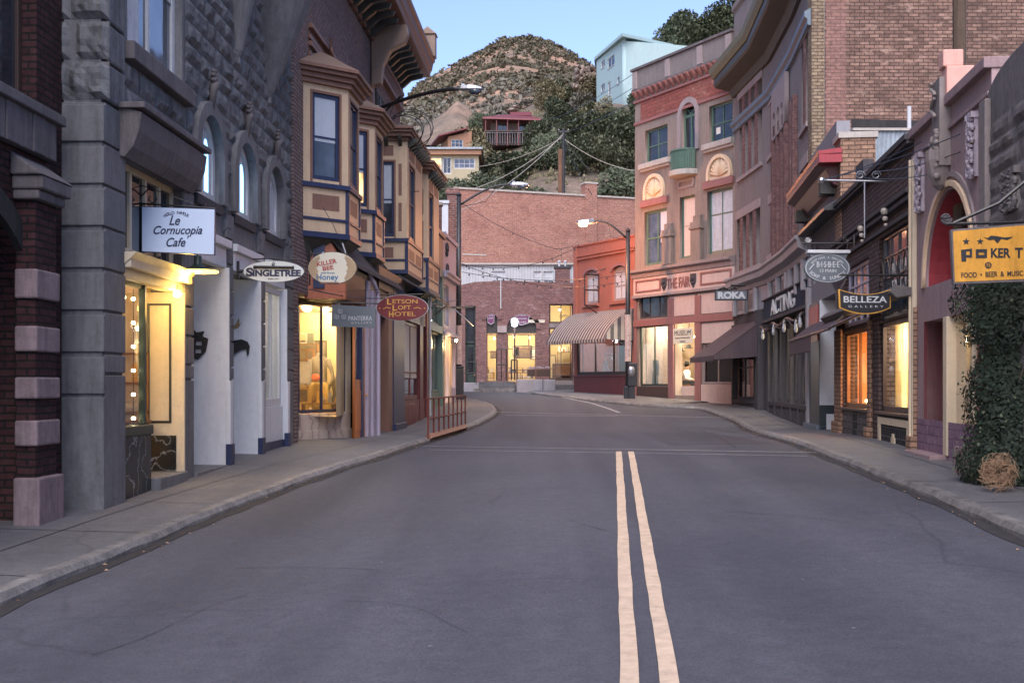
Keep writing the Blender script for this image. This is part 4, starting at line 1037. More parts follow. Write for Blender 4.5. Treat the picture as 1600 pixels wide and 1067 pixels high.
MB().tube([(3.5, -.85, 3.66), (fr_.L + 1.0, -.1, 3.5)], .02, 6).tube([(0, -.9, 3.62), (3.6, -.9, 3.62)], .025, 6).build('canopy_rod', 'black_metal', og)
tg = unit('shopfront', 'narrow grey-green shopfront with tall dark glass beside the wine red one', 37.4, 41.6)
o = tg.o; q = tg.u
MB().box(0, tg.L, .1, .3, -.5, .9).box(0, .12, -.02, .3, -.5, 5.2).box(tg.L - .35, tg.L, -.02, .3, -.5, 5.2).box(0, tg.L, -.02, .3, 3.0, 3.25).box(0, tg.L, -.02, .3, 5.0, 5.3).build('frame', 'green_trim', o, bevel=.01)
for z0, z1 in ((.92, 3.0), (3.27, 5.0)): window(o, .14, tg.L - .38, z0, z1, .12, 'green_trim', 'glass_dark', 3, 1, .07)
MB().box(-.2, tg.L, 0, .4, 5.3, 6.4).box(-.25, tg.L + .05, -.1, .4, 6.4, 6.55).build('parapet', 'roof_brown', o, bevel=.01)
MB().box(-.2, tg.L, .4, 6, -.5, 6.2).build('rear_wall', 'brick_brown', o)
MB().tube([(.02, -.08, -.1), (.02, -.08, 5.3)], .035, 6).build('downpipe', 'white_trim', o)

fv = Fac('lavender_building', 'lavender plastered two-storey building with scroll ornament and gold lit doorway, by the near lamp post', 'building', (S2(41.6)[0] + .0, 41.6), (-2.2, 45.2), .85)
o = fv.o; q = fv.u; L = fv.L
slab('wall', 'lavender', o, rect(0, L, -1, 6.3), [rect(.25, 1.5, -.5, 2.55), rect(.3, 1.5, 3.0, 4.5), rect(2.0, 3.3, .7, 2.5)], 0, .3)
MB().box(-.05, L + .1, -.15, .3, 4.72, 4.86).box(-.05, L + .12, -.22, .3, 4.86, 4.95).box(0, L + .05, -.08, .3, 6.2, 6.35).box(-.03, L + .05, -.1, .3, 2.62, 2.75).build('cornice', 'lavender', o, bevel=.012)
b = MB()
for k in range(26):
    a = k * .55; r_ = .28 - k * .009
pts = [(.75 + (.3 - .0105 * k) * math.cos(k * .5), -.04, 5.75 + (.3 - .0105 * k) * math.sin(k * .5)) for k in range(26)]
b.tube(pts, .035, 6).tube([(x + .1, y, z - .75 + 0) for x, y, z in pts[::-1]], .03, 6); b.build('scroll_ornament', 'slate_trim', o)
panel_door(o, .35, 1.3, -.1, 2.4, .15, 'tan_trim', (.9, 2.2), 1)
window(o, .3, 1.5, 3.0, 4.5, .1, 'white_trim', 'glass_blue', 2, 2, .07)
window(o, 2.0, 3.3, .7, 2.5, .1, 'tan_trim', 'glass_clear', 1, 1, .07)
room(o, .2, L - .1, -.1, 2.6, .32, 2, 'shop_cream')
MB().box(.05, .22, -.05, .1, -.5, 2.6).box(1.55, 1.75, -.05, .1, -.5, 2.6).build('door_post', 'tan_trim', o)
lamp(o, .8, .9, 2.3, 30, (1, .6, .22), .06); lamp(o, .9, -.35, 2.45, 14, (1, .62, .25), .05, 'wall_lamp', .15)
shell(fv, 'lavender', 7, 5.9, y0=.31)

t = Fac('white_building', 'tall plain white plastered building behind the tan bays', 'building', (-4.6, 46.6), (-2.58, 46.6), .9)
MB().box(0, t.L, 0, 5, -1, 8.1).box(-.05, t.L + .04, -.06, 5, 8.1, 8.22).box(.3, t.L - .1, -.05, 0, 6.95, 7.02).box(.3, t.L - .1, -.04, 0, 6.1, 6.16).build('wall', 'white_wall', t.o)
MB().box(1.2, t.L, -.8, 0, -1, 6.6).build('lower_block', 'grey_stone_trim', t.o)
t = thing('chimney', 'slim brick chimney beside the tall white building', 'chimney', (-2.42, 47.0, .9))
MB().box(-.2, .22, -.3, .3, -1, 8.5).build('stack', 'brick_chimney', t); MB().box(-.27, .28, -.36, .36, 8.5, 8.66).box(-.24, .25, -.33, .33, 8.66, 8.74).build('cap', 'brick_chimney', t)
t = thing('brick_parapet', 'dark weathered brick parapet block above the grey-green shopfront', 'wall', (-2.85, 41.2, 7.1))
MB().box(-.75, .32, 0, .4, -.3, 1.0).build('blockwork', 'brick_purple', t); MB().box(-.8, .36, -.05, .45, 1.0, 1.1).build('coping', 'stone_pale', t)
# ================================================================== RIGHT SIDE
RX = lambda y: 4.237 + .12 * y
def RF(name, label, cat, ynear, yfar, zb, group=None, off=0): return Fac(name, label, cat, (RX(yfar) + off, yfar), (RX(ynear) + off, ynear), zb, group)
def add_room_light(par, items):
    for (u, y, z, p, c) in items: lamp(par, u, y, z, p, c, .05, cord=.15)
WARM = (1, .68, .34); AMB = (1, .5, .18); PALE = (1, .86, .62)

# ---- pink stucco building ---------------------------------------------------------
fp = RF('stucco_building', 'pink stucco building with arched lunette, carved brackets and purple tiled base', 'building', 14.3, 18.5, .68)
o = fp.o; q = fp.u; L = fp.L
a0, a1 = fp.u(1447), min(L - .25, fp.u(1447) + 2.65)
dr0, dr1 = q(1444), q(1478); wn0, wn1 = dr1 + .08, L - .12
ARC = arch(a0, a1, 2.52, 2.5, 1.28)[2:] 
lun = [(a0, 2.5), (a1, 2.5)] + arch(a0, a1, 2.5, 2.5, 1.28)[3:-1]
slab('wall', 'pink_stucco', o, rect(0, L, -1, 5.0), [rect(dr0, dr1, -.05, 1.98), rect(wn0, wn1, .35, 1.98), lun], 0, .35)
slab('arch_moulding', 'shell_cream', o, [(a0 - .12 , 2.5)] + [((a0+a1)/2 - ((a1-a0)/2 + .12) * math.cos(math.pi*k/20), 2.5 + 1.40 * math.sin(math.pi*k/20)) for k in range(21)] + [(a1 + .04, 2.5)] + [((a0+a1)/2 + ((a1-a0)/2 + .04) * math.cos(math.pi*k/20), 2.5 + 1.32 * math.sin(math.pi*k/20)) for k in range(21)], [], -.05, 0)
slab('arch_moulding', 'mauve_light', o, [(a0 - .24 , 2.5)] + [((a0+a1)/2 - ((a1-a0)/2 + .24) * math.cos(math.pi*k/20), 2.5 + 1.52 * math.sin(math.pi*k/20)) for k in range(21)] + [(a1 + .17, 2.5)] + [((a0+a1)/2 + ((a1-a0)/2 + .17) * math.cos(math.pi*k/20), 2.5 + 1.45 * math.sin(math.pi*k/20)) for k in range(21)], [], -.03, 0)
# deep red reveal of the lunette and of the doorway
b = MB(); pr = [((a0+a1)/2 + ((a1-a0)/2 - .03) * math.cos(math.pi*k/20), 2.5 + 1.25 * math.sin(math.pi*k/20)) for k in range(21)]
b.loft([[(x, .03, z) for x, z in pr], [(x, 1.0, z) for x, z in pr]], caps=False, closed=False).quad(*[(x, 1.0, z) for x, z in [(a0, 2.5), (a1, 2.5)]], *[(x, 1.0, z) for x, z in pr[1:-1]]).quad((a0, .35, 2.5), (a1, .35, 2.5), (a1, 1, 2.5), (a0, 1, 2.5))
b.build('lunette_recess', 'red_interior', o)
MB().box(a0 + 1.0, a0 + 1.06, .8, .9, 2.5, 3.7).build('lunette_bar', 'shell_cream', o)
MB().box(dr0 - .03, dr0, .0, 1.3, .02, 1.98).box(dr0, dr1, 1.25, 1.3, .02, 1.98).box(dr1, dr1 + .05, .35, 1.3, .02, 1.98).build('entry_recess', 'red_interior', o)
text('reading\nroom', 'sign_silver', o, dr0 + .5, 1.3, .4, .14, 1.245, shear=.3)
MB().box(0, L, -.012, .0, -.6, .48).box(dr0 + .001, dr1, 1.22, 1.25, .0, .62).build('tile_base', 'tile_purple', o)
MB().box(dr0 - .2, dr1 + .1, -.25, 1.3, -.6, .0).build('doorstep', 'pink_stucco', o, bevel=.015)
f = window(o, wn0, wn1, .35, 1.98, .06, 'cream', 'glass_clear', 2, 1, .09)
MB().box(dr1 - .02, wn0 + .1, -.04, .3, .0, 1.98).build('door_post', 'cream', o, bevel=.01)
room(o, wn0 - .1, L - .05, .1, 2.2, .36, 2.5, 'shop_white')
lamp(o, wn0 + .9, 1.5, 1.95, 9, WARM, .05, cord=.1)
# coping and corner pilaster
MB().box(-.02, L + .02, -.1, .4, 4.94, 5.08).box(0, L, -.05, 0, 4.6, 4.66).build('coping', 'pink_stucco', o, bevel=.012)
MB().box(.0, .2, -.07, 0, -.5, 4.6).box(.04, .1, -.1, 0, -.5, 4.6).build('corner_pilaster', 'cream', o, bevel=.008)
rnd = random.Random(4)
def carved(fc, px, py0, py1, wd, w_=0, mat='ornament', par=None, n=60):
    b = MB(); u = fc.u(px); z1, z0 = fc.z(px, py0), fc.z(px, py1)
    b.box(u - wd/2, u + wd/2, -.05, 0, z0, z1)
    for k in range(n):
        t = rnd.random(); zz = z0 + (z1 - z0) * t; ww = wd * (.35 + .35 * abs(math.sin(t * 7)))
        b.ball((u + rnd.uniform(-ww, ww) * .8, -.07, zz), rnd.uniform(.025, .06), 6, .035)
    for s in (-1, 1): b.tube([(u + s * wd * .3 * math.cos(k), -.09, z1 - (z1 - z0) * k / 14) for k in range(15)], .022, 5)
    b.box(u - wd*.6, u + wd*.6, -.1, 0, z1 - .06, z1 + .02); return b.build('carved_drop', mat, par or fc.o)
carved(fp, 1441, 243, 332, .3); carved(fp, 1524, 180, 278, .26)
u = q(1480); 
b = MB().box(u - .22, u + .22, -.16, 0, 4.1, 5.35).lathe([(.02, -.22), (.1, -.15), (.16, 0), (.2, .2), (.2, .35)], (u, -.1, 4.0), 12)
for k in range(40): b.ball((u + rnd.uniform(-.2, .2), -.18, rnd.uniform(3.95, 4.6)), rnd.uniform(.03, .06), 6)
b.tube([(u + .12 * math.cos(k * .7), -.2, 4.8 + k * .035) for k in range(16)], .03, 6).build('corbel_pilaster', 'mauve_stucco', o, bevel=.01)
MB().box(u + .0, u + .3, -.08, .3, 5.08, 5.48).box(u - .02, u + .26, -.12, .16, 5.48, 5.72).build('parapet_block', 'pink_block', o, bevel=.02)
MB().box(0, .3, .36, 6, -1, 4.9).box(L - .3, L, .36, 6, -1, 4.9).box(0, L, 5.7, 6, -1, 4.9).build('rear_wall', 'stucco_rough', o)
MB().box(.3, L - .3, .36, 5.7, 4.6, 4.75).build('roof', 'roofing', o)

goods('white shelf of jars behind the window beside the ivy', fp.world(wn0 + 1.3, 1.9, .1), math.atan2(fp.d.y, fp.d.x), 1.6, (.5, .95, 1.4, 1.75), 15, mat='white_trim')
# ---- rough grey building at the right edge ---------------------------------------
fq = RF('stucco_building', 'rough grey plastered building with carved panel at the right edge above the ivy', 'building', 9.0, 14.3, .6, off=-.06)
o = fq.o; L = fq.L
rockwall('wall_face', 'stucco_rough', o, 0, L, 1.2, 4.3, [], 0, .22, .5, 1.3, seed=9, amp=.7)
slab('wall', 'stucco_rough', o, [(0, -1), (L, -1), (L, 4.9), (1.6, 4.95)] + [(1.4 - 1.4 * math.sin(math.pi / 2 * k / 10), 4.6 + .32 * math.cos(math.pi / 2 * k / 10)) for k in range(11)], [], 0, .5)
MB().box(-.06, .2, -.08, 0, -.5, 4.6).build('edge_pilaster', 'mauve_stucco', o, bevel=.02)
carved(fq, 1585, 268, 330, .5, mat='stucco_rough', n=80)
MB().box(0, L, .5, 6, -1, 4.4).build('rear_wall', 'stucco_rough', o)

# ---- brick gallery building -------------------------------------------------------
fg = RF('brick_building', 'dark brick gallery building with black iron transom and tiled bulkheads', 'building', 18.5, 26.2, .62)
o = fg.o; q = fg.u; L = fg.L; z = fg.z
w1 = (q(1320), q(1358)); w2 = (q(1374), q(1424))
s1 = (q(1318), q(1359)); s2 = (q(1373), q(1427))
TW = (2.95, 3.95)
slab('wall', 'brick_grey', o, rect(0, L, -1, 5.0), [rect(w1[0], w1[1], 2.3, 3.55), rect(w2[0], w2[1], 2.25, 3.75), rect(s1[0], s1[1], .55, 2.2), rect(s2[0], s2[1], .55, 2.2)], 0, .3)
b = MB()
for zz, p in ((4.05, .1), (4.16, .14), (4.94, .12), (3.82, .06)): b.box(-.02, L + .02, -p, 0, zz, zz + .08)
b.box(-.05, L + .03, -.16, .35, 5.0, 5.1); b.build('cornice', 'slate_trim', o, bevel=.01)
for px in (1357, 1395): 
    u = q(px); MB().ball((u, -.14, 4.1), .07, 8).ball((u, -.13, 3.97), .05, 8).ball((u, -.12, 3.86), .035, 8).build('ornament', 'stone_pale', o, smooth=False)
MB().box(q(1345), q(1357), -.1, .1, 5.1, 5.45).build('parapet_block', 'slate_trim', o)
window(o, w1[0], w1[1], 2.3, 3.55, .08, 'lavender', 'glass_blue', 4, 3, .08, rail=None)
f = window(o, w2[0], w2[1], 2.25, 3.75, .06, 'black_metal', 'glass_blue', 4, 4, .05)
# iron flourishes and mirrored lettering panel on the transom
b = MB()
for k in range(5):
    cx = w2[0] + .25 + k * .5
    if cx < w2[1] - .1: b.tube([(cx + .2 * math.cos(t * .5), -.005, 3.0 + .3 * math.sin(t * .5)) for t in range(10)], .012, 5)
b.build('iron_scroll', 'black_metal', o)
for k, s in enumerate(('HARDWARE', 'HOUSE')):
    tx = text(s, 'sign_silver', o, (w2[0]+w2[1])/2, 3.12 - .3*k, 1.5, .22, .09)
    for v in tx.data.vertices: v.co.x = w2[0] + w2[1] - v.co.x
for k, (a, c) in enumerate((s1, s2)):
    f = window(o, a, c, .58, 2.2, .06, 'wood' if k == 0 else 'dark_brown', 'glass_clear', 2 if k == 0 else 1, 1, .08)
    MB().box(a, c, -.02, .05, -.6, .53).build('bulkhead', 'tile_dark' if k else 'tile_grey', o)
    MB().box(a - .03, c + .03, -.07, .3, .53, .585).build('sill', 'dark_brown', o, bevel=.01)
a, c = s2; xm = (a + c) / 2
slab('panel_frame', 'cream', o, rect(a + .15, c - .12, -.35, .48), [rect(a + .32, c - .27, -.2, .36)], -.05, -.02, bevel=.006)
MB().box(xm - .05, xm + .07, -.045, -.02, -.03, .22).box(xm - .13, xm + .15, -.043, -.02, .04, .15).build('cross_motif', 'cream', o)
MB().box((s1[0]+s1[1])/2 - .2, (s1[0]+s1[1])/2 + .25, -.03, -.02, -.55, .5).build('bulkhead_inset', 'tile_dark', o)
for u in (0.02, s1[1] + .02, s2[1] + .02):
    MB().box(u, u + .28 if u > .1 else s1[0] - .03, -.06, 0, -.5, 2.3).box(u - .03, (u + .3 if u > .1 else s1[0]), -.12, 0, -.6, .25).build('brick_pier', 'brick_pier', o, bevel=.015)
room(o, s1[0] - .05, s1[1] + .2, .2, 2.3, .31, 2.6, 'shop_orange'); room(o, s2[0] - .1, s2[1] + .1, .2, 2.3, .31, 2.4, 'shop_cream')
lamp(o, s1[0] + .9, .55, 1.55, 26, AMB, .07, 'hanging_bulb', .7); lamp(o, s1[0] + 2.2, .7, 1.6, 24, AMB, .07, 'hanging_bulb', .6); lamp(o, s1[0] + .5, .4, .72, 3, AMB, .03)
for k in range(3): lamp(o, s2[0] + .5 + k * .35, .7, 2.1, 11, PALE, .045, 'spot_lamp', .08)
MB().box(s2[0] + .08, s2[0] + .2, .4, .46, .6, 2.2).build('curtain', 'glow_gold', o)  # cloth strip emits by itself; its lit look is put into the material
MB().box(0, .3, .31, 8, -1, 4.8).box(L-.3, L, .31, 8, -1, 4.8).box(0, L, 7.7, 8, -1, 4.8).build('rear_wall', 'brick_grey', o)
MB().box(.3, L-.3, .31, 7.7, 4.4, 4.55).build('roof', 'roofing', o)
rz = math.atan2(fg.d.y, fg.d.x)
picture('tall gilt framed picture on the gallery wall under the spot lamps', fg.world(s2[1] - .35, 2.2, 1.35), rz, .5, .75, 'picture', 'sign_gold')
picture('small glowing gilt picture leaning low in the gallery window by the tiled bulkhead', fg.world(s2[1] - .75, .9, .72), rz, .55, .4, 'glow_gold', 'wood')  # print glows on its own, brightness put into its colour
picture('framed panel hanging in the amber lit window', fg.world(s1[0] + 1.9, 1.2, .9), rz, .6, .95, 'shop_orange', 'dark_brown')
t = thing('table', 'small plain table standing in the amber lit window', 'table', fg.world(s1[0] + 1.6, .9, .25), rz)
MB().box(-.4, .4, -.25, .25, .62, .66).build('tabletop', 'wood', t)
for sx in (-1, 1):
    for sy in (-1, 1): MB().box(sx*.36-.02, sx*.36+.02, sy*.21-.02, sy*.21+.02, 0, .62).build('leg', 'wood', t)
goods('shelves of small goods deep inside the amber lit window', fg.world(s1[0] + 2.4, 2.2, .0), rz, 1.6, (.5, 1.0, 1.5, 1.9), 11)
goods('pale shelf of pots in the gallery window left of the gilt pictures', fg.world(s2[0] + 1.2, 1.9, .0), rz, 1.2, (.7, 1.15, 1.6), 12, mat='cream')
# retractable awning over both gallery windows
t = thing('awning', 'long grey retractable awning with scalloped dark valance over the gallery windows', 'awning', (fg.p0.x, fg.p0.y, fg.zb), rz)
u0, u1 = -3.6, s2[1] + .2
MB().prof([(-.02, 2.5), (-.02, 2.62), (-.3, 2.66), (-.4, 2.55), (-.3, 2.45)], .2, u1).build('roller_box', 'awning_grey', t, bevel=.02)
MB().prof([(-.1, 2.56), (-.1, 2.6), (-.62, 2.2), (-.62, 2.16)], u0, q(1345)).build('canopy', 'awning_plum', t)
b = MB(); k = u0
while k < q(1310): 
    b.quad((k, -.625, 2.18), (k + .14, -.625, 2.18), (k + .135, -.63, 1.84), (k + .07, -.63, 1.8), (k + .005, -.63, 1.84)); k += .14
vb = b.build('valance', 'awning_plum', t); sd = vb.modifiers.new('thick', 'SOLIDIFY'); sd.thickness = .012
MB().tube([(u0, -.62, 2.19), (q(1345), -.62, 2.19)], .03, 8).tube([(q(1345), -.3, 2.5), (q(1345), -.62, 2.19)], .02, 6).tube([(u1 - .3, -.25, 2.48), (q(1345), -.6, 2.22)], .03, 6).build('folding_arm', 'black_metal', t)

# ---- soap shop, grey plaster above a white recess --------------------------------
fz = RF('plaster_building', 'narrow grey plaster building with red cornice and barred window, white entrance below', 'building', 26.2, 30.9, .58)
o = fz.o; q = fz.u; L = fz.L
wz = (q(1271), q(1311)); r0, r1 = q(1283), q(1307)
slab('wall', 'grey_plaster', o, [(0, -1), (L, -1), (L, 7.1), (0, 7.1)], [rect(wz[0], wz[1], 3.7, 4.95), rect(q(1266), L - .1, -.1, 3.2)], 0, .3)
b = MB(); b.prof([(0, 5.55), (-.12, 5.6), (-.3, 5.95), (-.5, 6.05), (-.5, 6.2), (0, 6.22)], -.6, q(1311)); b.build('cornice', 'cornice_wine', o, bevel=.012)
MB().prof([(-.5, 6.205), (-.52, 6.28), (0, 6.34), (0, 6.225)], -.6, q(1316)).box(q(1311), q(1316), -.5, 0, 6.02, 6.2).build('cornice_top', 'cornice_red', o)
b = MB()
for u in (-.2, .1, q(1306), q(1302)): b.box(u, u + .12, -.35, 0, 5.45, 5.75)
b.build('bracket', 'cornice_dark', o)
window(o, wz[0], wz[1], 3.7, 4.95, .08, 'black_metal', 'glass_dark', 9, 1, .07)
MB().prof([(-.35, 5.0), (-.35, 5.08), (0, 5.28), (0, 5.0)], wz[0] - .5, wz[1] + .2).build('hood', 'black_metal', o)
MB().box(q(1266), r0, -.05, .35, -.3, 3.2).build('door_pilaster', 'teal_dark', o, bevel=.01); MB().box(q(1263), r0 + .05, -.14, .35, -.7, .1).build('pilaster_base', 'belt_blue', o, bevel=.012)
MB().box(q(1267), r0 - .1, -.07, -.05, 2.2, 3.1).build('red_panel', 'sign_red', o)
MB().box(r0, L - .05, 1.2, 1.25, -.4, 3.2).build('recess_wall', 'white_wall', o)
MB().box(r0, r0 + .04, -.04, 1.2, .6, 3.2).build('recess_reveal', 'white_wall', o); MB().box(r0, r0 + .05, -.05, 1.2, -.6, .6).build('recess_plinth', 'teal_dark', o); MB().box(r0 + .05, r0 + .06, .12, 1.0, -.4, .38).build('plinth_panel', 'white_wall', o)
MB().ball((r0 + .12, .7, 2.3), .09, 10).build('security_camera', 'black_metal', o)
MB().box(0, q(1266), -.02, .3, -1, 7.0).build('edge_pier', 'brick_pier', o)
MB().box(0, .3, .3, 8, -1, 5.6).box(L-.3, L, .3, 8, -1, 5.6).box(0, L, 7.7, 8, -1, 5.6).box(0, L, .3, 7.7, 5.5, 5.6).build('rear_wall', 'grey_plaster', o)
t = thing('chimney', 'pale brick chimney pier standing between the red cornice and the metal-clad block', 'chimney', (*fz.world(L, -.03, 0)[:2], fz.zb), math.atan2(fz.d.y, fz.d.x))
MB().box(-.02, .75, 0, .75, 3.6, 6.55).build('stack', 'brick_pier', t); MB().box(-.06, .79, -.05, .8, 6.55, 6.68).build('cap', 'stone_pale', t)
t = thing('metal_shed', 'pale blue corrugated metal block behind the dark brick parapet', 'building', (0, 0, 0))
b = MB(); 
nn = 60; 
x0, x1, yb = 8.2, 11.4, 27.6
rings = [[(x0 + (x1 - x0) * k / nn, yb + (.03 if k % 2 else 0), zz) for k in range(nn + 1)] for zz in (3.5, 7.75)]
b.loft(rings, caps=False, closed=False).box(x0, x1, yb + .04, yb + 2.4, 3.5, 7.74).build('cladding', 'metal_siding', t)
MB().box(x0 - .05, x1 + .05, yb - .06, yb + 2.45, 7.76, 7.82).build('flashing', 'stone_pale', t)
t = thing('vent_pipe', 'short white vent pipe on the metal-clad block', 'pipe', (9.55, 27.7, 7.82)); MB().tube([(0, 0, 0), (0, 0, .55)], .05, 8).build('pipe', 'white_trim', t)

# ---- tall curved corner building ---------------------------------------------------
PTS = [(7.87, 30.3), (8.29, 33.9), (8.63, 38.4), (8.39, 43.4)]
zb = .7
ft = thing('office_building', 'tall mauve corner building with pale blue belt course, heavy dark cornice and brick side wall', 'building', (PTS[0][0], PTS[0][1], zb))
# side wall facing down the street
class Sub(Fac):
    def __init__(s, p0, p1, par, name):
        s.p0 = Vector(p0); d = Vector(p1) - s.p0; s.L = d.length; s.d = d / s.L; s.n = Vector((-s.d.y, s.d.x)); s.zb = zb
        s.o = bpy.data.objects.new(name, None)
def attach(ob, sub):
    
    for x in (SIB if ob in SIB else [ob]): x.parent = ft; x.location = (sub.p0.x - PTS[0][0], sub.p0.y - PTS[0][1], 0); x.rotation_euler = (0, 0, math.atan2(sub.d.y, sub.d.x))
    return ob
sa = Sub(PTS[1], PTS[0], ft, ''); sb = Sub(PTS[2], PTS[1], ft, ''); sd_ = Sub(PTS[3], PTS[2], ft, ''); ss = Sub(PTS[0], (26, 30.3), ft, '')
HT = 15.2
def arc_hole(a, c, z0, zt): return arch(a, c, z0, zt)
q = ss.u
attach(slab('side_wall', 'brick_side', None, rect(q(1322) + .002, ss.L, -1, HT), [], 0, .35), ss)
attach(MB().box(0, q(1287), -.05, .35, -1, HT).build('corner_pier', 'brick_tan', None), ss)
b = MB(); zz = 3.0
while zz < HT: b.box(q(1287), q(1289.5), -.03, .3, zz, zz + .1); zz += .17
attach(b.build('toothing', 'brick_side', None), ss)
attach(MB().box(q(1289.5), q(1322), -.012, .3, -1, HT).build('brick_patch', 'brick_pink', None), ss)
attach(slab('side_render', 'stone_black', None, [(q(1330), 8.4 - zb), (q(1445), 8.4 - zb), (q(1445), 8.62 - zb), (q(1330), 8.66 - zb)], [], -.004, .01), ss)
# street faces
def grp(sub, px0, px1, za, zb2, n, inset=.28):
    u0, u1 = sub.u(px0), sub.u(px1); w_ = (u1 - u0) / n; pil = w_ * .42
    return [(u0 + k * w_ + pil / 2, u0 + (k + 1) * w_ - pil / 2) for k in range(n)], za, zb2
def win_rows(sub, groups, mat='mauve_stucco', ztop=HT, z0=4.9, extra=[]):
    hs_ = []
    for (spans, za, zc) in groups: hs_ += [rect(a, c, za, zc) for a, c in spans]
    wl = attach(slab('wall', mat, None, rect(0, sub.L, z0, ztop), hs_ + extra, 0, .35), sub)
    for (spans, za, zc) in groups:
        for a, c in spans:
            w_ = window(wl, a, c, za, zc, .26, 'dark_brown', 'glass_dark', 1, 3, .05)
        MB().box(spans[0][0] - .12, spans[-1][1] + .12, -.09, .02, za - .14, za - .002).build('sill', 'mauve_light', wl, bevel=.01)
        MB().box(spans[0][0] - .1, spans[-1][1] + .1, -.05, .0, zc + .002, zc + .32).build('lintel', 'mauve_light', wl, bevel=.01)
        for (a, c), (a2, c2) in zip(spans, spans[1:]): MB().box(c, a2, -.03, 0, za, zc).build('mullion_pier', 'brick_purple', wl)
    return wl
g1 = grp(sd_, 1153, 1193, 8.6, 11.5, 4); g2 = grp(sd_, 1150, 1190, 5.15, 7.1, 4)
win_rows(sd_, [g1, g2])
gb1 = grp(sb, 1201, 1211, 8.6, 10.3, 2); gb2 = grp(sb, 1201, 1211, 5.3, 7.0, 2)
ab = [arch(sb.u(x) , sb.u(x) + .42, 5.2, 9.6) for x in (1219, 1226, 1233)]
wb_ = win_rows(sb, [gb1, gb2])
ga1 = grp(sa, 1251, 1265, 8.0, 10.4, 2); ga2 = grp(sa, 1251, 1265, 4.95, 6.9, 2)
win_rows(sa, [ga1, ga2])
# tall arcade piers between, spanning the joint
for sub, xs_ in ((sb, (1213, 1219.5, 1226, 1232)), (sa, (1240.5, 1245,))):
    b = MB(); 
    us = [sub.u(x) for x in xs_]
    for x in us: b.box(x - .16, x + .16, -.14, 0, 4.9, 9.3)
    ob = attach(b.build('arcade_pier', 'brick_purple', None, bevel=.01), sub)
us = [sb.u(x) for x in (1219.5, 1226, 1232)]
A1 = [arch(a + .18, c - .18, 4.9, 9.3) for a, c in ((sb.u(1213), us[0]), (us[0], us[1]), (us[1], us[2]))]
attach(slab('arcade', 'mauve_light', None, rect(sb.u(1213) - .1, us[2] + .2, 8.9, 10.4), [arch(a + .16, c - .16, 8.8, 9.4) for a, c in ((sb.u(1213), us[0]), (us[0], us[1]), (us[1], us[2]))], -.15, -.02, bevel=.01), sb)
for a, c in ((sb.u(1213), us[0]), (us[0], us[1]), (us[1], us[2])): attach(MB().box(a + .17, c - .17, -.012, .0, 5.1, 9.2).build('arcade_glass', 'glass_dark', None), sb)
# belt course, cornice and attic follow the bend of the wall
def along(profile, name, mat, path=None, bevel=.01):
    P = [Vector(p) for p in (path or PTS[::-1])]; rings = []
    for i, p in enumerate(P):
        if i == 0: n_ = None
        ds = []
        if i > 0: ds.append((P[i] - P[i-1]).normalized())
        if i < len(P) - 1: ds.append((P[i+1] - P[i]).normalized())
        d = sum(ds, Vector((0, 0))).normalized(); n2 = Vector((-d.y, d.x))
        k = 1 / max(.6, n2.dot(Vector((-ds[0].y, ds[0].x))))
        rings.append([(p.x + n2.x * y * k - PTS[0][0], p.y + n2.y * y * k - PTS[0][1], z) for y, z in profile])
    return MB().loft(rings).build(name, mat, ft, bevel=bevel)
along([(0, 10.42), (-.1, 10.45), (-.1, 10.6), (-.18, 10.66), (-.18, 10.8), (-.1, 10.84), (0, 10.9)], 'belt_course', 'belt_blue')
along([(0, 11.75), (-.12, 11.75), (-.22, 12.0), (-.75, 12.12), (-.8, 12.2), (-.8, 12.42), (0, 12.45)], 'cornice', 'cornice_dark')
along([(0, 12.455), (-.84, 12.44), (-.95, 12.6), (-1.0, 12.78), (0, 12.95)], 'cornice_top', 'cornice_olive')
along([(0, 12.96), (-.08, 12.96), (-.02, 14.9), (-.12, 15.0), (-.12, 15.2), (.35, 15.2), (.35, 12.96)], 'attic', 'mauve_stucco')
# back faces
MB().box(12, 12.3, .4, 13, -1, HT).box(.6, 12, 12.7, 13, -1, HT).build('rear_wall', 'brick_side', ft)
MB().plan([(.5, .4), (12, .4), (12, 12.7), (.9, 12.7), (1.0, 8)], HT - .5, HT - .35).build('roof', 'roofing', ft)
# ground floor: stone cornice, fascia panels, dark board, shop windows, pilasters
along([(0, 4.35), (-.1, 4.36), (-.14, 4.5), (-.34, 4.6), (-.36, 4.78), (-.42, 4.84), (-.42, 4.92), (0, 5.0)], 'stone_cornice', 'grey_stone_trim')
along([(.02, 3.55), (-.06, 3.56), (-.06, 4.34), (.02, 4.35)], 'panel_band', 'grey_stone_trim')
for sub, cuts in ((sd_, (1153, 1170, 1186)), (sb, (1197, 1209, 1222, 1236)), (sa, (1242, 1252, 1263))):
    b = MB(); pn = MB()
    for a, c in zip(cuts, cuts[1:]): pn.box(sub.u(a) + .22, sub.u(c) - .22, -.075, -.06, 3.7, 4.2)
    for a in cuts: b.box(sub.u(a) - .12, sub.u(a) + .12, -.2, -.06, 3.5, 4.34)
    attach(pn.build('panel', 'mauve_stucco', None, bevel=.01), sub); attach(b.build('console', 'grey_stone_trim', None, bevel=.03), sub)
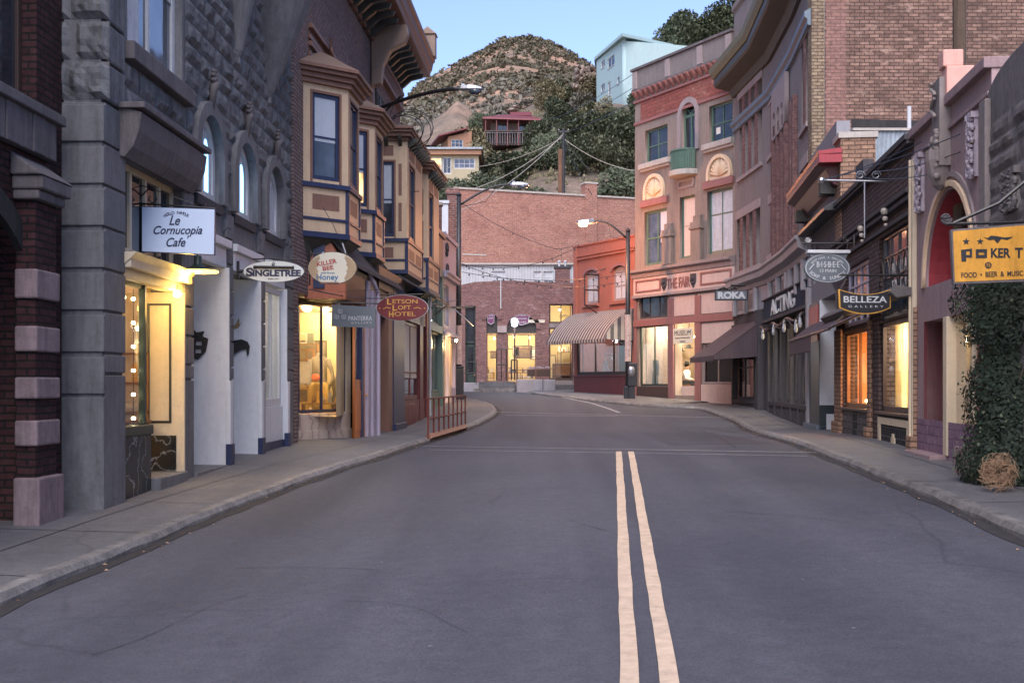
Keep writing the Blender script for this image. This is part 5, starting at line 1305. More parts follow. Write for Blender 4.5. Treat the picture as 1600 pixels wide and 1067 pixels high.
# shop wall below
for sub, a, c, mat, nwin in ((sd_, 0, sd_.u(1191), 'slate_trim', 1), (sd_, sd_.u(1191), sd_.L, 'slate_trim', 0), (sb, 0, sb.L, 'slate_trim', 3), (sa, 0, sa.L, 'slate_trim', 2)):
    hs_ = []; W_ = c - a
    for k in range(nwin): 
        p = a + .2 + (W_ - .2) * k / nwin; r_ = a + (W_ - .0) * (k + 1) / nwin - .12; hs_.append((p, r_))
    wl = attach(slab('shop_wall', mat, None, rect(a, c, -1, 3.54), [rect(p, r_, .45, 2.75) for p, r_ in hs_], 0, .2), sub)
    for p, r_ in hs_:
        window(wl, p, r_, .45, 2.75, .03, 'slate_trim', 'glass_lit' if sub is not sd_ else 'glass_soft', 3, 1 if sub is not sd_ else 2, .07, rail=None)
        MB().box(p - .05, r_ + .05, -.12, 0, .3, .44).box(p, r_, -.08, 0, -.8, .3).build('bulkhead', 'slate_trim', wl, bevel=.01)
        bb = MB(); kk = p
        while kk < r_ - .3: bb.box(kk + .06, kk + .42, -.1, -.08, -.35, .2); kk += .5
        bb.build('bulkhead_panel', 'slate_trim', wl, bevel=.01)
        MB().box(p - .2, p - .04, -.13, 0, -.6, 3.2).build('pilaster', 'slate_trim', wl, bevel=.012)
for sub in (sb, sa):
    t_ = MB(); t_.quad((0, 1.8, 0), (sub.L, 1.8, 0), (sub.L, 1.8, 3.2), (0, 1.8, 3.2)).quad((0, .2, 3.2), (sub.L, .2, 3.2), (sub.L, 1.8, 3.2), (0, 1.8, 3.2)).quad((0, .2, -.1), (sub.L, .2, -.1), (sub.L, 1.8, -.1), (0, 1.8, -.1))
    attach(t_.build('interior', 'shop_cream', None), sub)
def world_lamp(sub, u, y, z, p, c):
    e = lamp(ft, 0, 0, 0, p, c, .05); lo = [k for k in ft.children if k.name.startswith('lamp_light')][-1]
    v = sub.world(u, y, z); e.location = (v.x - PTS[0][0], v.y - PTS[0][1], z); lo.location = (v.x - PTS[0][0], v.y - PTS[0][1], z - .3)
world_lamp(sb, 1.2, .9, 2.6, 35, WARM); world_lamp(sb, 3.2, .9, 2.6, 35, PALE); world_lamp(sa, 1.8, .9, 2.6, 40, WARM)
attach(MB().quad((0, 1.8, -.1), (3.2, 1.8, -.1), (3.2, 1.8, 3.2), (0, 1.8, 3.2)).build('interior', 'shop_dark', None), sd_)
attach(MB().box(sa.L - .25, sa.L + .02, -.12, .1, -.8, 3.54).build('end_pilaster', 'grey_stone_trim', None, bevel=.012), sa)
attach(MB().box(sd_.u(1188), sd_.u(1193), -.2, .1, -.8, 3.54).box(sd_.u(1188)-.05, sd_.u(1193)+.05, -.26, .1, -.8, .1).build('corner_pilaster', 'slate_trim', None, bevel=.012), sd_)
# the dark name board along the shop, with its raised letters
p_b0, p_b1 = (XY(1194, 38.6)), (XY(1262, 30.6))
fn = Fac('shop_sign', 'long dark board with raised silver letters over the tall shop windows', 'sign', p_b0, p_b1, zb + 3.0)
MB().box(0, fn.L, -.02, .12, .1, .75).build('board', 'navy_board', fn.o, bevel=.01); MB().box(-.1, fn.L + .05, -.12, .15, 0, .1).box(-.1, fn.L + .05, -.08, .15, .75, .8).build('edge_moulding', 'slate_trim', fn.o, bevel=.01)
text('ACTING', 'sign_silver', fn.o, fn.L * .5, .42, fn.L * .55, .5, -.02, .04, bold=.01)
t = Fac('fabric_bunting', 'gathered cloth bunting and loose cable under the dark name board', 'bunting', p_b0, p_b1, zb + 2.4); b = MB(); rnd = random.Random(2)
pts = [(t.L * k / 24, -.12, .5 - .14 * math.sin(k / 24 * 9.42) ** 2) for k in range(25)]; b.tube(pts, .035, 6).tube([(x, y - .03, z - .1 - .05 * math.sin(x * 3)) for x, y, z in pts], .015, 5)
b.build('cable', 'black_metal', t.o)
for k in (2, 9, 15, 21, 23):
    x, y, z_ = pts[k]; b = MB(); b.loft([[(x + r_ * math.cos(a_), y - .02 + r_ * .5 * math.sin(a_), z_ - dz) for a_ in (0, 1.05, 2.1, 3.14, 4.2, 5.2)] for r_, dz in ((.02, -.02), (.07, .1), (.11, .28), (.06, .36))]); b.build('cloth', 'curtain', t.o)
for k, (u, lb) in enumerate(((.9, 'shelves of goods behind the tall shop window farthest from the white entrance'), (2.3, 'shelves of goods behind the middle tall shop window under the dark name board'), (3.7, 'shelves of goods behind the tall shop window below the last raised letter'))):
    v = sb.world(u, 1.2, -.0); goods(lb, v, math.atan2(sb.d.y, sb.d.x), 1.1, (.6, 1.1, 1.6, 2.1), 20 + k)
v = sa.world(1.8, 1.2, 0); goods('shelves of goods behind the tall shop window nearest the white entrance', v, math.atan2(sa.d.y, sa.d.x), 2.0, (.6, 1.1, 1.6, 2.1), 24)
# plum awning at the corner entrance
ax0, ax1 = XY(1147, 42.6), XY(1187, 39.6)
fa = Fac('awning', 'plum ribbed awning with scalloped edge over the corner shop', 'awning', (sd_.world(0.05, 0, 0).x - .0, 43.3), (sd_.world(sd_.u(1192), 0, 0).x, sd_.world(sd_.u(1192), 0, 0).y), zb)
La = fa.L; n = 16; P = 1.7
rings = []
for k in range(n + 1):
    t_ = k / n; rings.append([(La * t_, 0, 3.2), (La * t_, -P, 1.98), (La * t_, -P, 1.95), (La * t_, 0, 3.15)])
b = MB().loft(rings); b.build('canopy', 'plum_stripe', fa.o)
b = MB(); k = 0
while k < La: 
    e = min(.22, La - k); b.quad((k, -P - .003, 1.98), (k + e, -P - .003, 1.98), (k + e * .95, -P - .003, 1.82), (k + e * .5, -P - .003, 1.77), (k + e * .05, -P - .003, 1.82)); k += .22
v_ = b.build('valance', 'plum_stripe', fa.o); m_ = v_.modifiers.new('t', 'SOLIDIFY'); m_.thickness = .012
MB().quad((La, 0, 3.18), (La, -P, 1.98), (La, -P, 1.83), (La, 0, 1.95)).quad((0, 0, 3.18), (0, -P, 1.98), (0, -P, 1.83), (0, 0, 1.95)).build('side_cloth', 'awning_plum', fa.o)
# ---- the museum building with red brick bands --------------------------------------
ff = Fac('museum_building', 'tan three-storey museum building with red brick bands, shell panels and a green balcony', 'building', (5.24, 49.1), (8.39, 43.4), 1.2)
o = ff.o; q = ff.u; L = ff.L; z = ff.z
def R_(x0, y0, x1, y1, w_=0): return ff.rc(x0, y0, x1, y1, w_)
UL = R_(1008, 205, 1043, 257); UR = (q(1108), L - .12, *R_(1108, 167, 1140, 226)[2:]); ML = R_(1007, 332, 1042, 416); MM = R_(1062, 309, 1086, 405); MR = (q(1105), L - .12, *R_(1105, 300, 1140, 398)[2:])
am0, am1 = q(1065.5), q(1088); az0, azs = z(1066, 240), z(1077, 161) - (am1 - am0) / 2
TR = (5.35, 5.95)   # shop storey head
ST1 = z(992, 433) ; 
tl = R_(998, 463, 1043, 499); sl_ = R_(999, 510, 1043, 603); se = (q(1055), q(1087), .05, z(1055, 505)); srr = R_(1097, 537, 1144, 600)
HTt = 13.4
slab('wall', 'tan_stucco', o, rect(0, L, -1.2, HTt), [rect(*UL), rect(*UR), rect(*ML), rect(*MM), rect(*MR), arch(am0, am1, az0, azs), rect(tl[0], tl[1], tl[2], tl[3]), rect(*sl_), rect(*se), rect(*srr)], 0, .35)
for (a, c, p, r_), bl in ((UL, None), (UR, None)): window(o, a, c, p, r_, .12, 'fair_green', 'glass_dark', 2, 2, .09)
MB().box(UR[0] + .25, UR[0] + .5, .15, .153, UR[2] + .35, UR[2] + .6).build('notice', 'paper', o)
f = window(o, *ML, .12, 'fair_green', 'glass_blue', 2, 2, .09, mull=.08); MB().box(ML[1] - .62, ML[1] - .12, .148, .153, ML[2] + .9, ML[3] - .1).build('blind', 'blind_cloth', f)
f = window(o, *MR, .12, 'fair_green', 'glass_blue', 2, 2, .09, 'curtain', .5, rail=.62)
MB().box(MR[0] + .1, MR[1] - .1, .147, .153, MR[2] + .1, MR[2] + 1.4).build('curtain', 'curtain', f)
f = window(o, *MM, .12, 'fair_green', 'boarding', 1, 1, .08); MB().box(MM[0] + .1, MM[1] - .1, .13, .15, MM[2] + 1.3, MM[2] + 1.33).build('board_joint', 'stone_pale', f)
g = slab('window', 'fair_green', o, arch(am0, am1, az0, azs), [rect(am0 + .1, (am0+am1)/2 - .04, az0 + .1, azs - .08), rect((am0+am1)/2 + .04, am1 - .1, az0 + .1, azs - .08), arch(am0 + .1, am1 - .1, azs + .04, azs + .04, (am1-am0)/2 - .1)[1:] ], .12, .19)
slab('pane', 'glass_dark', g, arch(am0 + .05, am1 - .05, az0 + .05, azs), [], .15, .155)
cxm = (am0 + am1) / 2
MB().tube([(cxm, .13, azs), (cxm - .3, .13, azs + .35)], .03, 6).tube([(cxm, .13, azs), (cxm + .3, .13, azs + .35)], .03, 6).build('tracery', 'fair_green', g)
slab('arch_ring', 'mauve_light', o, aring(am0, am1, azs, .22, az0), [], -.08, 0, bevel=.02)
# sills
b = MB()
for (a, c, p, r_) in (UL, UR): b.box(a - .25, c + .25 if c < L - .3 else L, -.2, .03, p - .22, p - .002).box(a - .2, c + .2 if c < L - .3 else L, -.12, 0, p - .32, p - .22)
b.build('sill', 'stone_pale', o, bevel=.015)
# balcony
ba, bc = q(1056), q(1089); bz0, bz1 = z(1056, 276) , z(1056, 243)
n = 14; rings = []
prf = lambda t: -.12 - .45 * math.sin(math.pi * t) ** .6
b = MB(); rings = [[(ba + (bc - ba) * k / n, prf(k / n) , z0), (ba + (bc - ba) * k / n, prf(k / n) + .04, z0), (ba + (bc - ba) * k / n, prf(k / n) + .04, z1), (ba + (bc - ba) * k / n, prf(k / n), z1)] for k in range(n + 1) for z0, z1 in ((bz0 + .12, bz1),)]
ob = MB().loft(rings).build('balcony', 'fair_green', o)
b = MB()
for k in range(1, 2 * n): b.box(ba + (bc - ba) * k / (2*n) - .012, ba + (bc - ba) * k / (2*n) + .012, prf(k / (2*n)) - .012, prf(k / (2*n)) + .01, bz0 + .12, bz1)
b.build('baluster', 'fair_green', ob)
MB().loft([[(ba + (bc - ba) * k / n, prf(k / n) - .04, zz) for zz in (bz1, bz1 + .06)] + [(ba + (bc - ba) * k / n, prf(k / n) + .08, zz) for zz in (bz1 + .06, bz1)] for k in range(n + 1)]).build('hand_rail', 'fair_green', ob)
MB().plan([(ba - .05, 0)] + [(ba + (bc - ba) * k / n, prf(k / n) - .1) for k in range(n + 1)] + [(bc + .05, 0)], bz0 - .12, bz0 + .1).build('balcony_slab', 'stone_pale', ob, bevel=.02)
# shells and red lintels
for (x0, y0, x1, y1) in ((1011, 277, 1036, 315), (1110, 247, 1141, 285)):
    a, c = q(x0), q(x1); z0 = z(x0, y1 - 2); r_ = (c - a) / 2; zt = z((x0+x1)/2, y0); zs = zt - r_
    s_ = slab('shell_panel', 'shell_cream', o, aring(a, c, zs, .14, z0), [], -.12, -.0, bevel=.02)
    slab('shell_back', 'shell_cream', s_, arch(a, c, z0, zs), [], -.01, .03)
    b = MB(); cx = (a + c) / 2
    for k in range(11):
        an = math.pi * (k + .5) / 11; e = (cx + r_ * .92 * math.cos(an), -.02, zs + r_ * .92 * math.sin(an)) 
        b.tube([(cx, -.05, z0 + .12), ((cx + e[0]) / 2, -.05, (z0 + e[2]) / 2 + .05), e], .03, 6, .065)
    b.build('shell_rib', 'shell_cream', s_, smooth=True)
    MB().box(a - .35, min(c + .4, L), -.14, 0, z0 - .3, z0 - .02).build('red_lintel', 'red_trim', o, bevel=.02)
# brick bands, cornice and parapet
zt1, zt2 = HTt - .95, HTt - 2.05
hz = HTt - 2.75
slab('brick_band', 'brick_painted_red', o, rect(.45, L - .02, hz + .95, HTt - 1.0), [], -.03, 0)
slab('brick_band', 'brick_painted_red', o, rect(.45, am0 - .35, UL[3] + .35, hz + .82), [], -.03, 0); slab('brick_band', 'brick_painted_red', o, rect(am1 + .4, L - .02, UR[3] + .35, hz + .82), [], -.03, 0)
MB().box(0, L, -.07, 0, hz + .83, hz + .94).box(0, L, -.1, 0, HTt - 1.0, HTt - .9).build('string_course', 'red_trim', o, bevel=.01)
b = MB(); u = .2
while u < L - .1: b.extr([(u, -.02, HTt - .88), (u, -.05, HTt - .88), (u, -.32, HTt - .62), (u, -.32, HTt - .55), (u, -.02, HTt - .55)], (.14, 0, 0)); u += .36
b.build('corbel_course', 'red_trim', o)
MB().box(0, L, -.2, 0, HTt - .55, HTt - .45).box(-.05, L + .05, -.22, .4, HTt + .35, HTt + .46).build('coping', 'stone_cap', o, bevel=.01)
MB().box(0, L, -.12, .35, HTt - .45, HTt + .35).build('parapet', 'mauve_stucco', o)
b = MB()
for x in (.05, L * .36, L * .68, L - .35): b.box(x, x + .32, -.18, -.12, HTt - .42, HTt + .3)
b.build('parapet_pier', 'mauve_light', o, bevel=.01)
# middle-floor pilasters
for (x0, x1, pt, pb) in ((1039, 1053, 372, 415), (1084, 1099, 360, 410)):
    a, c = q(x0), q(x1); z0, z1 = z(x0, pb), z(x0, pt)
    MB().box(a, c, -.18, 0, z0, z1).box(a - .05, c + .05, -.24, 0, z1, z1 + .1).box(a, c, -.2, 0, z1 + .1, z1 + .3).box(a + .08, c - .08, -.12, 0, z1 + .3, z1 + .55).build('pedestal', 'tan_stucco', o, bevel=.02)
slab('panel_moulding', 'mauve_light', o, rect(q(1060), q(1085), z(1060, 297), z(1060, 283)), [rect(q(1060) + .12, q(1085) - .12, z(1060, 297) + .1, z(1060, 283) - .1)], -.04, 0)
# shop cornice and sign band
zc1 = 5.25
MB().prof([(0, zc1 - .3), (-.12, zc1 - .28), (-.15, zc1 - .12), (-.3, zc1 - .05), (-.32, zc1 + .06), (0, zc1 + .1)], -.08, L + .02).box(-.03, L, -.16, 0, 4.12, 4.24).build('shop_cornice', 'mauve_light', o, bevel=.01)
SB = slab('sign_band', 'pink_trim', o, rect(0, L, 4.24, zc1 - .3), [], -.08, 0)
for a, c in ((.2, q(1035)), (q(1097), L - .08)):
    slab('band_panel', 'red_trim', SB, rect(a, c, 4.36, 4.86), [rect(a + .08, c - .08, 4.42, 4.8)], -.12, -.08, bevel=.01)
text('THE FAIR', 'red_trim', o, (q(1045) + q(1081)) / 2, 4.58, q(1081) - q(1045), .42, -.08, .03, bold=.02)
for x in (1040.5, 1086):
    u = q(x); b = MB().extr([(u - .16, -.085, 4.85), (u + .16, -.085, 4.85), (u + .17, -.085, 4.55), (u, -.085, 4.3), (u - .17, -.085, 4.55)], (0, -.04, 0)).ball((u, -.13, 4.66), .09, 8).tube([(u - .1, -.13, 4.5), (u, -.15, 4.46), (u + .1, -.13, 4.5)], .025, 5)
    b.build('shield_emblem', 'slate_trim', o)
# shop storey
MB().box(q(1046), q(1054), -.08, .1, -1, 3.98).box(q(1087.5), q(1096.5), -.08, .1, -1, 3.98).box(-.02, .16, -.06, .1, -1, 4.1).build('shop_pilaster', 'red_trim', o, bevel=.015)
MB().box(0, L, -.1, 0, tl[2] - .32, tl[2] - .04).build('transom_bar', 'red_trim', o, bevel=.01)
window(o, tl[0], tl[1], tl[2], tl[3], .08, 'slate_trim', 'glass_dark', 3, 1, .07)
slab('blank_panel', 'pink_trim', o, rect(q(1047), q(1087), tl[2], 4.05), [], -.03, 0); slab('blank_panel', 'pink_trim', o, rect(q(1091), L - .05, tl[2], 4.05), [], -.03, 0)
slab('blank_panel', 'pink_trim', o, rect(q(1097), L - .04, srr[3] + .02, tl[2] - .36), [], -.025, 0)
for k, (a, c, p, r_) in enumerate((sl_, srr)):
    window(o, a, c, p, r_, .06, 'dark_green' if k == 0 else 'mauve_light', 'glass_clear' if k == 0 else 'glass_soft', 2, 1, .07)
MB().box(srr[0], L - .02, -.06, .02, -1, srr[2] - .02).box(q(1056), q(1087), .3, .4, -1, .42).build('bulkhead', 'pink_trim', o, bevel=.01)
MB().box(0.1, q(1045), -.03, .02, -1, sl_[2] - .02).build('bulkhead', 'dark_brown', o)
room(o, .1, L - .1, -.05, 3.3, .36, 2.6, 'shop_cream')
for u, y, p in ((1.0, 1.2, 62), (2.9, 1.3, 60), (5.0, 1.2, 70)): lamp(o, u, y, 2.95, p, PALE, .06, cord=.12)
lamp(o, q(1062), .5, 2.4, 8, PALE, .05, 'entry_lamp', .1); lamp(o, q(1070), .5, 2.4, 8, PALE, .05, 'entry_lamp', .1)
MB().box(0, .35, .35, 9, -1.2, HTt).box(.35, 10, 8.7, 9, -1.2, HTt).box(9.7, 10, 4.5, 8.7, -1.2, HTt).build('rear_wall', 'tan_stucco', o)
MB().box(.35, 9.7, .35, 8.7, HTt - .5, HTt - .4).build('roof', 'roofing', o)
# museum sign
rz = math.atan2(ff.d.y, ff.d.x)
def at_px(fc, px, py, w_): return fc.world(fc.u(px, w_), w_, fc.z(px, py, w_))
t = thing('museum_sign', 'cream hanging sign reading MUSEUM over the lit entry window', 'sign', ff.world((q(1055) + q(1087)) / 2, -.12, z(1070, 525)), rz)
MB().box(-.62, .62, -.02, .02, -.3, .3).build('board', 'sign_ivory', t, bevel=.01); text('MUSEUM', 'sign_black', t, 0, .12, 1.05, .2, -.02); text('Society & Restoration', 'sign_black', t, 0, -.08, 1.0, .09, -.02, shear=.4); text('MUSEUM', 'sign_black', t, 0, -.22, .35, .06, -.02)
MB().tube([(-.4, 0, .3), (-.4, 0, .5)], .012, 5).tube([(.4, 0, .3), (.4, 0, .5)], .012, 5).build('hanger', 'black_metal', t)
t = thing('coat', 'long grey coat on a stand in the tall left museum window', 'coat', ff.world(q(1020, .8), .8, .0), rz)
rings = [[(rx * math.cos(6.2832*i/14), ry * math.sin(6.2832*i/14), zz) for i in range(14)] for zz, rx, ry in ((.2, .38, .2), (.9, .28, .16), (1.15, .22, .14), (1.5, .3, .13), (1.58, .1, .08), (1.68, .06, .05))]
MB().loft(rings).build('body', 'cloth_dark', t, smooth=True)
for s in (-1, 1): MB().tube([(s * .28, 0, 1.48), (s * .36, 0, 1.2), (s * .38, -.04, .85)], .08, 8, .06).build('sleeve', 'cloth_dark', t, smooth=True)
MB().tube([(0, 0, 0), (0, 0, 1.7)], .02, 6).build('stand', 'wood', t)
# seated person by the entry window, turned to the left
def skin_body(name, joints, edges, root, mat, parent, sub=2):
    me = bpy.data.meshes.new(name); keys = list(joints); me.from_pydata([joints[k][0] for k in keys], [(keys.index(a), keys.index(b)) for a, b in edges], [])
    ob = bpy.data.objects.new(name, me); C.objects.link(ob); ob.modifiers.new('skin', 'SKIN').use_smooth_shade = True
    sk = me.skin_vertices[0].data if me.skin_vertices else None
    if sk is None:
        bm = bmesh.new(); bm.from_mesh(me); bm.verts.layers.skin.verify(); bm.to_mesh(me); bm.free(); sk = me.skin_vertices[0].data
    for k, kk in enumerate(keys): r_ = joints[kk][1]; sk[k].radius = r_ if isinstance(r_, tuple) else (r_, r_); sk[k].use_root = (kk == root)
    ss_ = ob.modifiers.new('sub', 'SUBSURF'); ss_.levels = sub; ss_.render_levels = sub
    dg = bpy.context.evaluated_depsgraph_get(); me2 = bpy.data.meshes.new_from_object(ob.evaluated_get(dg)); bpy.data.objects.remove(ob); me2.name = name
    o2_ = bpy.data.objects.new(name, me2); C.objects.link(o2_); me2.materials.clear(); me2.materials.append(M[mat]); o2_.parent = parent
    for p in me2.polygons: p.use_smooth = True
    return o2_
pr = thing('person', 'person seated sideways in white shirt, dark skirt and dark hat in the museum window', 'person', ff.world(q(1072, .9), .9, .02), R(-90 - 25))
S = .46
J = {'pelvis': ((0, 0, S + .1), .13), 'waist': ((0, -.01, S + .27), .12), 'chest': ((0, .02, S + .45), (.16, .13)), 'neckb': ((0, .03, S + .58), .06), 'neck': ((0, .04, S + .64), .05), 'head': ((0, .06, S + .74), .085), 'crown': ((0, .05, S + .84), .07)}
E = [('pelvis', 'waist'), ('waist', 'chest'), ('chest', 'neckb'), ('neckb', 'neck'), ('neck', 'head'), ('head', 'crown')]
for s, nm in ((-1, 'l'), (1, 'r')):
    J.update({nm+'sh': ((s*.17, .02, S + .52), .06), nm+'el': ((s*.22, .05, S + .25), .045), nm+'wr': ((s*.14, .28, S + .2), .03), nm+'ha': ((s*.12, .35, S + .19), (.035, .018)),
              nm+'hip': ((s*.1, .05, S + .08), .09), nm+'kn': ((s*.11, .45, S + .07), .065), nm+'an': ((s*.11, .47, .1), .042), nm+'to': ((s*.12, .6, .03), .035)})
    E += [('chest', nm+'sh'), (nm+'sh', nm+'el'), (nm+'el', nm+'wr'), (nm+'wr', nm+'ha'), ('pelvis', nm+'hip'), (nm+'hip', nm+'kn'), (nm+'kn', nm+'an'), (nm+'an', nm+'to')]
    for k in range(4):
        x = s*.12 + (k - 1.5) * .017; f_ = (.07, .08, .075, .06)[k]
        J[f'{nm}f{k}a'] = ((x, .385, S + .185), .009); J[f'{nm}f{k}b'] = ((x, .385 + f_ * .6, S + .17), .008); J[f'{nm}f{k}c'] = ((x, .385 + f_ * .8, S + .145), .007)
        E += [(nm+'ha', f'{nm}f{k}a'), (f'{nm}f{k}a', f'{nm}f{k}b'), (f'{nm}f{k}b', f'{nm}f{k}c')]
    J[nm+'t'] = ((s*.12 - s*.045, .36, S + .18), .009); E += [(nm+'ha', nm+'t')]
skin_body('body', J, E, 'pelvis', 'skin', pr)
MB().loft([[(rx * math.cos(6.2832*i/16), cy + ry * math.sin(6.2832*i/16), zz) for i in range(16)] for zz, rx, ry, cy in ((S + .08, .19, .17, 0), (S + .27, .17, .15, 0), (S + .45, .2, .16, .02), (S + .56, .18, .12, .03), (S + .61, .07, .07, .035))]).build('shirt', 'cloth_white', pr, smooth=True)
for s in (-1, 1): MB().tube([(s*.17, .02, S + .53), (s*.225, .05, S + .25), (s*.15, .25, S + .2)], .075, 10, .045).build('sleeve', 'cloth_white', pr, smooth=True)
MB().loft([[(x * 1.0, y, zz) for x, y in ((-.2, -.16), (.2, -.16), (.23, yy), (-.23, yy))] for zz, yy in ((S + .17, .1), (S + .13, .5), (S - .1, .54), (.12, .56))]).build('skirt', 'cloth_dark', pr, bevel=.05)
MB().ball((0, .03, S + .8), .1, 12, .11, .09).build('hair', 'hair', pr, smooth=True); MB().lathe([(.17, 0), (.17, .012), (.09, .02), (.08, .1), (.02, .12)], (0, .04, S + .85), 18).build('hat', 'cloth_dark', pr)
MB().tube([(0, .145, S + .75), (0, .175, S + .73)], .014, 6).ball((-.03, .14, S + .77), .012, 6).ball((.03, .14, S + .77), .012, 6).build('face', 'skin', pr)
t = thing('chair', 'dark wooden chair under the seated person in the museum window', 'chair', pr.location, pr.rotation_euler.z)
MB().box(-.22, .22, -.2, .25, S - .04, S).build('seat', 'wood', t); MB().box(-.22, .22, -.22, -.19, S + .2, S + .45).build('backrest', 'wood', t)
for sx in (-1, 1):
    for sy in (-.2, .22): MB().box(sx*.2-.02, sx*.2+.02, sy-.02, sy+.02, 0, S - .04 if sy > 0 else S + .45).build('leg', 'wood', t)
t = thing('hat_display', 'two dark hats on the wall behind the seated person', 'hat', ff.world(q(1068, 2), 2.0, 1.9), rz)
for k in range(2): MB().lathe([(.2, 0), (.2, .02), (.11, .03), (.1, .15), (.02, .17)], (k * .55 - .2, 0, .12 * k), 16).build('hat', 'cloth_dark', t)
for k, x in enumerate((1106, 1126)):
    t = thing('striped_cushion', ('left' if k == 0 else 'right') + ' of two blue and white striped cushions low in the right museum window', 'cushion', ff.world(q(x, .5), .5, .42), rz, 'striped cushions in the museum window')
    b = MB().box(-.45, .45, -.1, .1, 0, .4); b.build('cushion', 'sign_grey', t, bevel=.04)
    b = MB()
    for j in range(3): b.box(-.35 + j * .28, -.25 + j * .28, -.106, -.1, .04, .36)
    b.build('stripe', 'paper', t)

goods('museum shelf of old wares at the back of the tall left window', ff.world(q(1018, 2.2), 2.2, 0), rz, 1.2, (.6, 1.1, 1.6, 2.0), 41)
goods('low museum case behind the striped cushions', ff.world(q(1118, 1.5), 1.5, 0), rz, 1.6, (.5, .9), 42)
t = thing('curtain', 'pale curtain hanging at the left of the museum right window', 'curtain', ff.world(q(1101), .4, .3), rz); MB().loft([[(.02 * k, .05 * math.sin(k * 1.3), zz) for k in range(24)] for zz in (0, 1.6)], caps=False, closed=False).build('cloth', 'shop_cream', t)
# ---- red stucco corner shop ------------------------------------------------------------
fr = Fac('red_building', 'two-storey orange red stucco corner building with arched sash windows', 'building', (2.88, 53.4), (5.24, 49.15), 1.35)
o = fr.o; q = fr.u; L = fr.L; z = fr.z
HL = z(900, 387)
wl, wr_ = (q(914.5), q(934)), (q(957), min(q(979), L - .15))
wz0, wz1 = z(914, 476), z(914, 431)
slab('wall', 'red_stucco', o, rect(0, L, -1, HL), [arch(wl[0], wl[1], wz0, wz1, .22), arch(wr_[0], wr_[1], wz0 + .02, wz1 + .02, .22), rect(.25, L - .2, .75, 2.55)], 0, .3)
for a, c in (wl, wr_):
    f = window(o, a, c, wz0, wz1 + .02, .1, 'mauve_light', 'glass_blue', 2, 2, .1, 'curtain', .9); MB().box(a - .15, c + .15, -.1, .02, wz0 - .14, wz0 - .01).build('sill', 'red_stucco', o, bevel=.01)
    slab('arch_hood', 'red_trim', o, aring(a, c, wz1, .11, None, .22), [], -.06, 0)
    slab('fanlight', 'mauve_light', o, arch(a, c, wz1 - .1, wz1, .22), [], .12, .17)
MB().box(.35, L, -.1, 0, HL - .62, HL - .55).box(.35, L, -.06, 0, HL - .55, HL - .48).box(.35, L, -.12, 0, HL - .48, HL - .44).box(-.05, L, -.06, .3, HL, HL + .08).box(0, .3, -.05, 0, 3, HL).build('cornice', 'red_stucco', o, bevel=.01)
f = window(o, .25, L - .2, .75, 2.55, .03, 'dark_brown', 'glass_clear', 3, 1, .12)
MB().box(.1, L - .02, -.08, .05, -.3, .7).box(0.05, L, -.12, .05, .68, .75).build('bulkhead', 'wine', o, bevel=.01); MB().box(-.3, L + .1, -.5, .1, -.8, -.12).build('plinth', 'concrete', o, bevel=.01)
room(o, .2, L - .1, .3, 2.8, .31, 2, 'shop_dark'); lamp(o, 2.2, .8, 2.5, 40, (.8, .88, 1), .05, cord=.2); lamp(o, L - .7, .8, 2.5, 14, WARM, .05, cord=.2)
shell(fr, 'red_stucco', 8, HL - .1, y0=.31)
rz = math.atan2(fr.d.y, fr.d.x)
for k, u in enumerate((1.0, 3.3)):
    t = thing('garden_chair', ('left' if k == 0 else 'right') + ' pale ironwork chair in the window under the striped awning', 'chair', fr.world(u, .8, .35), rz)
    MB().box(-.25, .25, -.2, .25, .42, .46).build('seat', 'grey_stone_trim', t); b = MB()
    for j in range(5): b.tube([(-.22 + j * .11, .22, .46), (-.18 + j * .09, .26, 1.0)], .014, 5)
    b.tube([(-.25, .24, .46), (-.2, .27, .95), (0, .28, 1.08), (.2, .27, .95), (.25, .24, .46)], .018, 5).build('backrest', 'grey_stone_trim', t)
    for sx in (-1, 1):
        for sy in (-.17, .22): MB().tube([(sx*.22, sy, 0), (sx*.22, sy, .43)], .016, 5).build('leg', 'grey_stone_trim', t)
t = thing('iron_gate_panel', 'pale scrolled ironwork panel standing between the garden chairs', 'gate', fr.world(2.1, .6, .35), rz)
b = MB()
for x in (-.4, 0, .4): b.tube([(x, 0, 0), (x, 0, 1.35)], .02, 5)
for zz in (.05, .45, 1.33): b.tube([(-.4, 0, zz), (.4, 0, zz)], .02, 5)
b.tube([(.25 * math.cos(k * .42), 0, .9 + .3 * math.sin(k * .42)) for k in range(16)], .018, 5).build('scrollwork', 'grey_stone_trim', t)
picture('blue-grey poster at the head of the window under the striped awning', fr.world(3.0, 1.2, 1.7), rz, .8, .5, 'sign_grey', 'grey_stone_trim')
goods('shelves of small goods at the right of the window under the striped awning', fr.world(4.1, 1.2, .2), rz, .9, (.5, .9, 1.3, 1.7), 44)
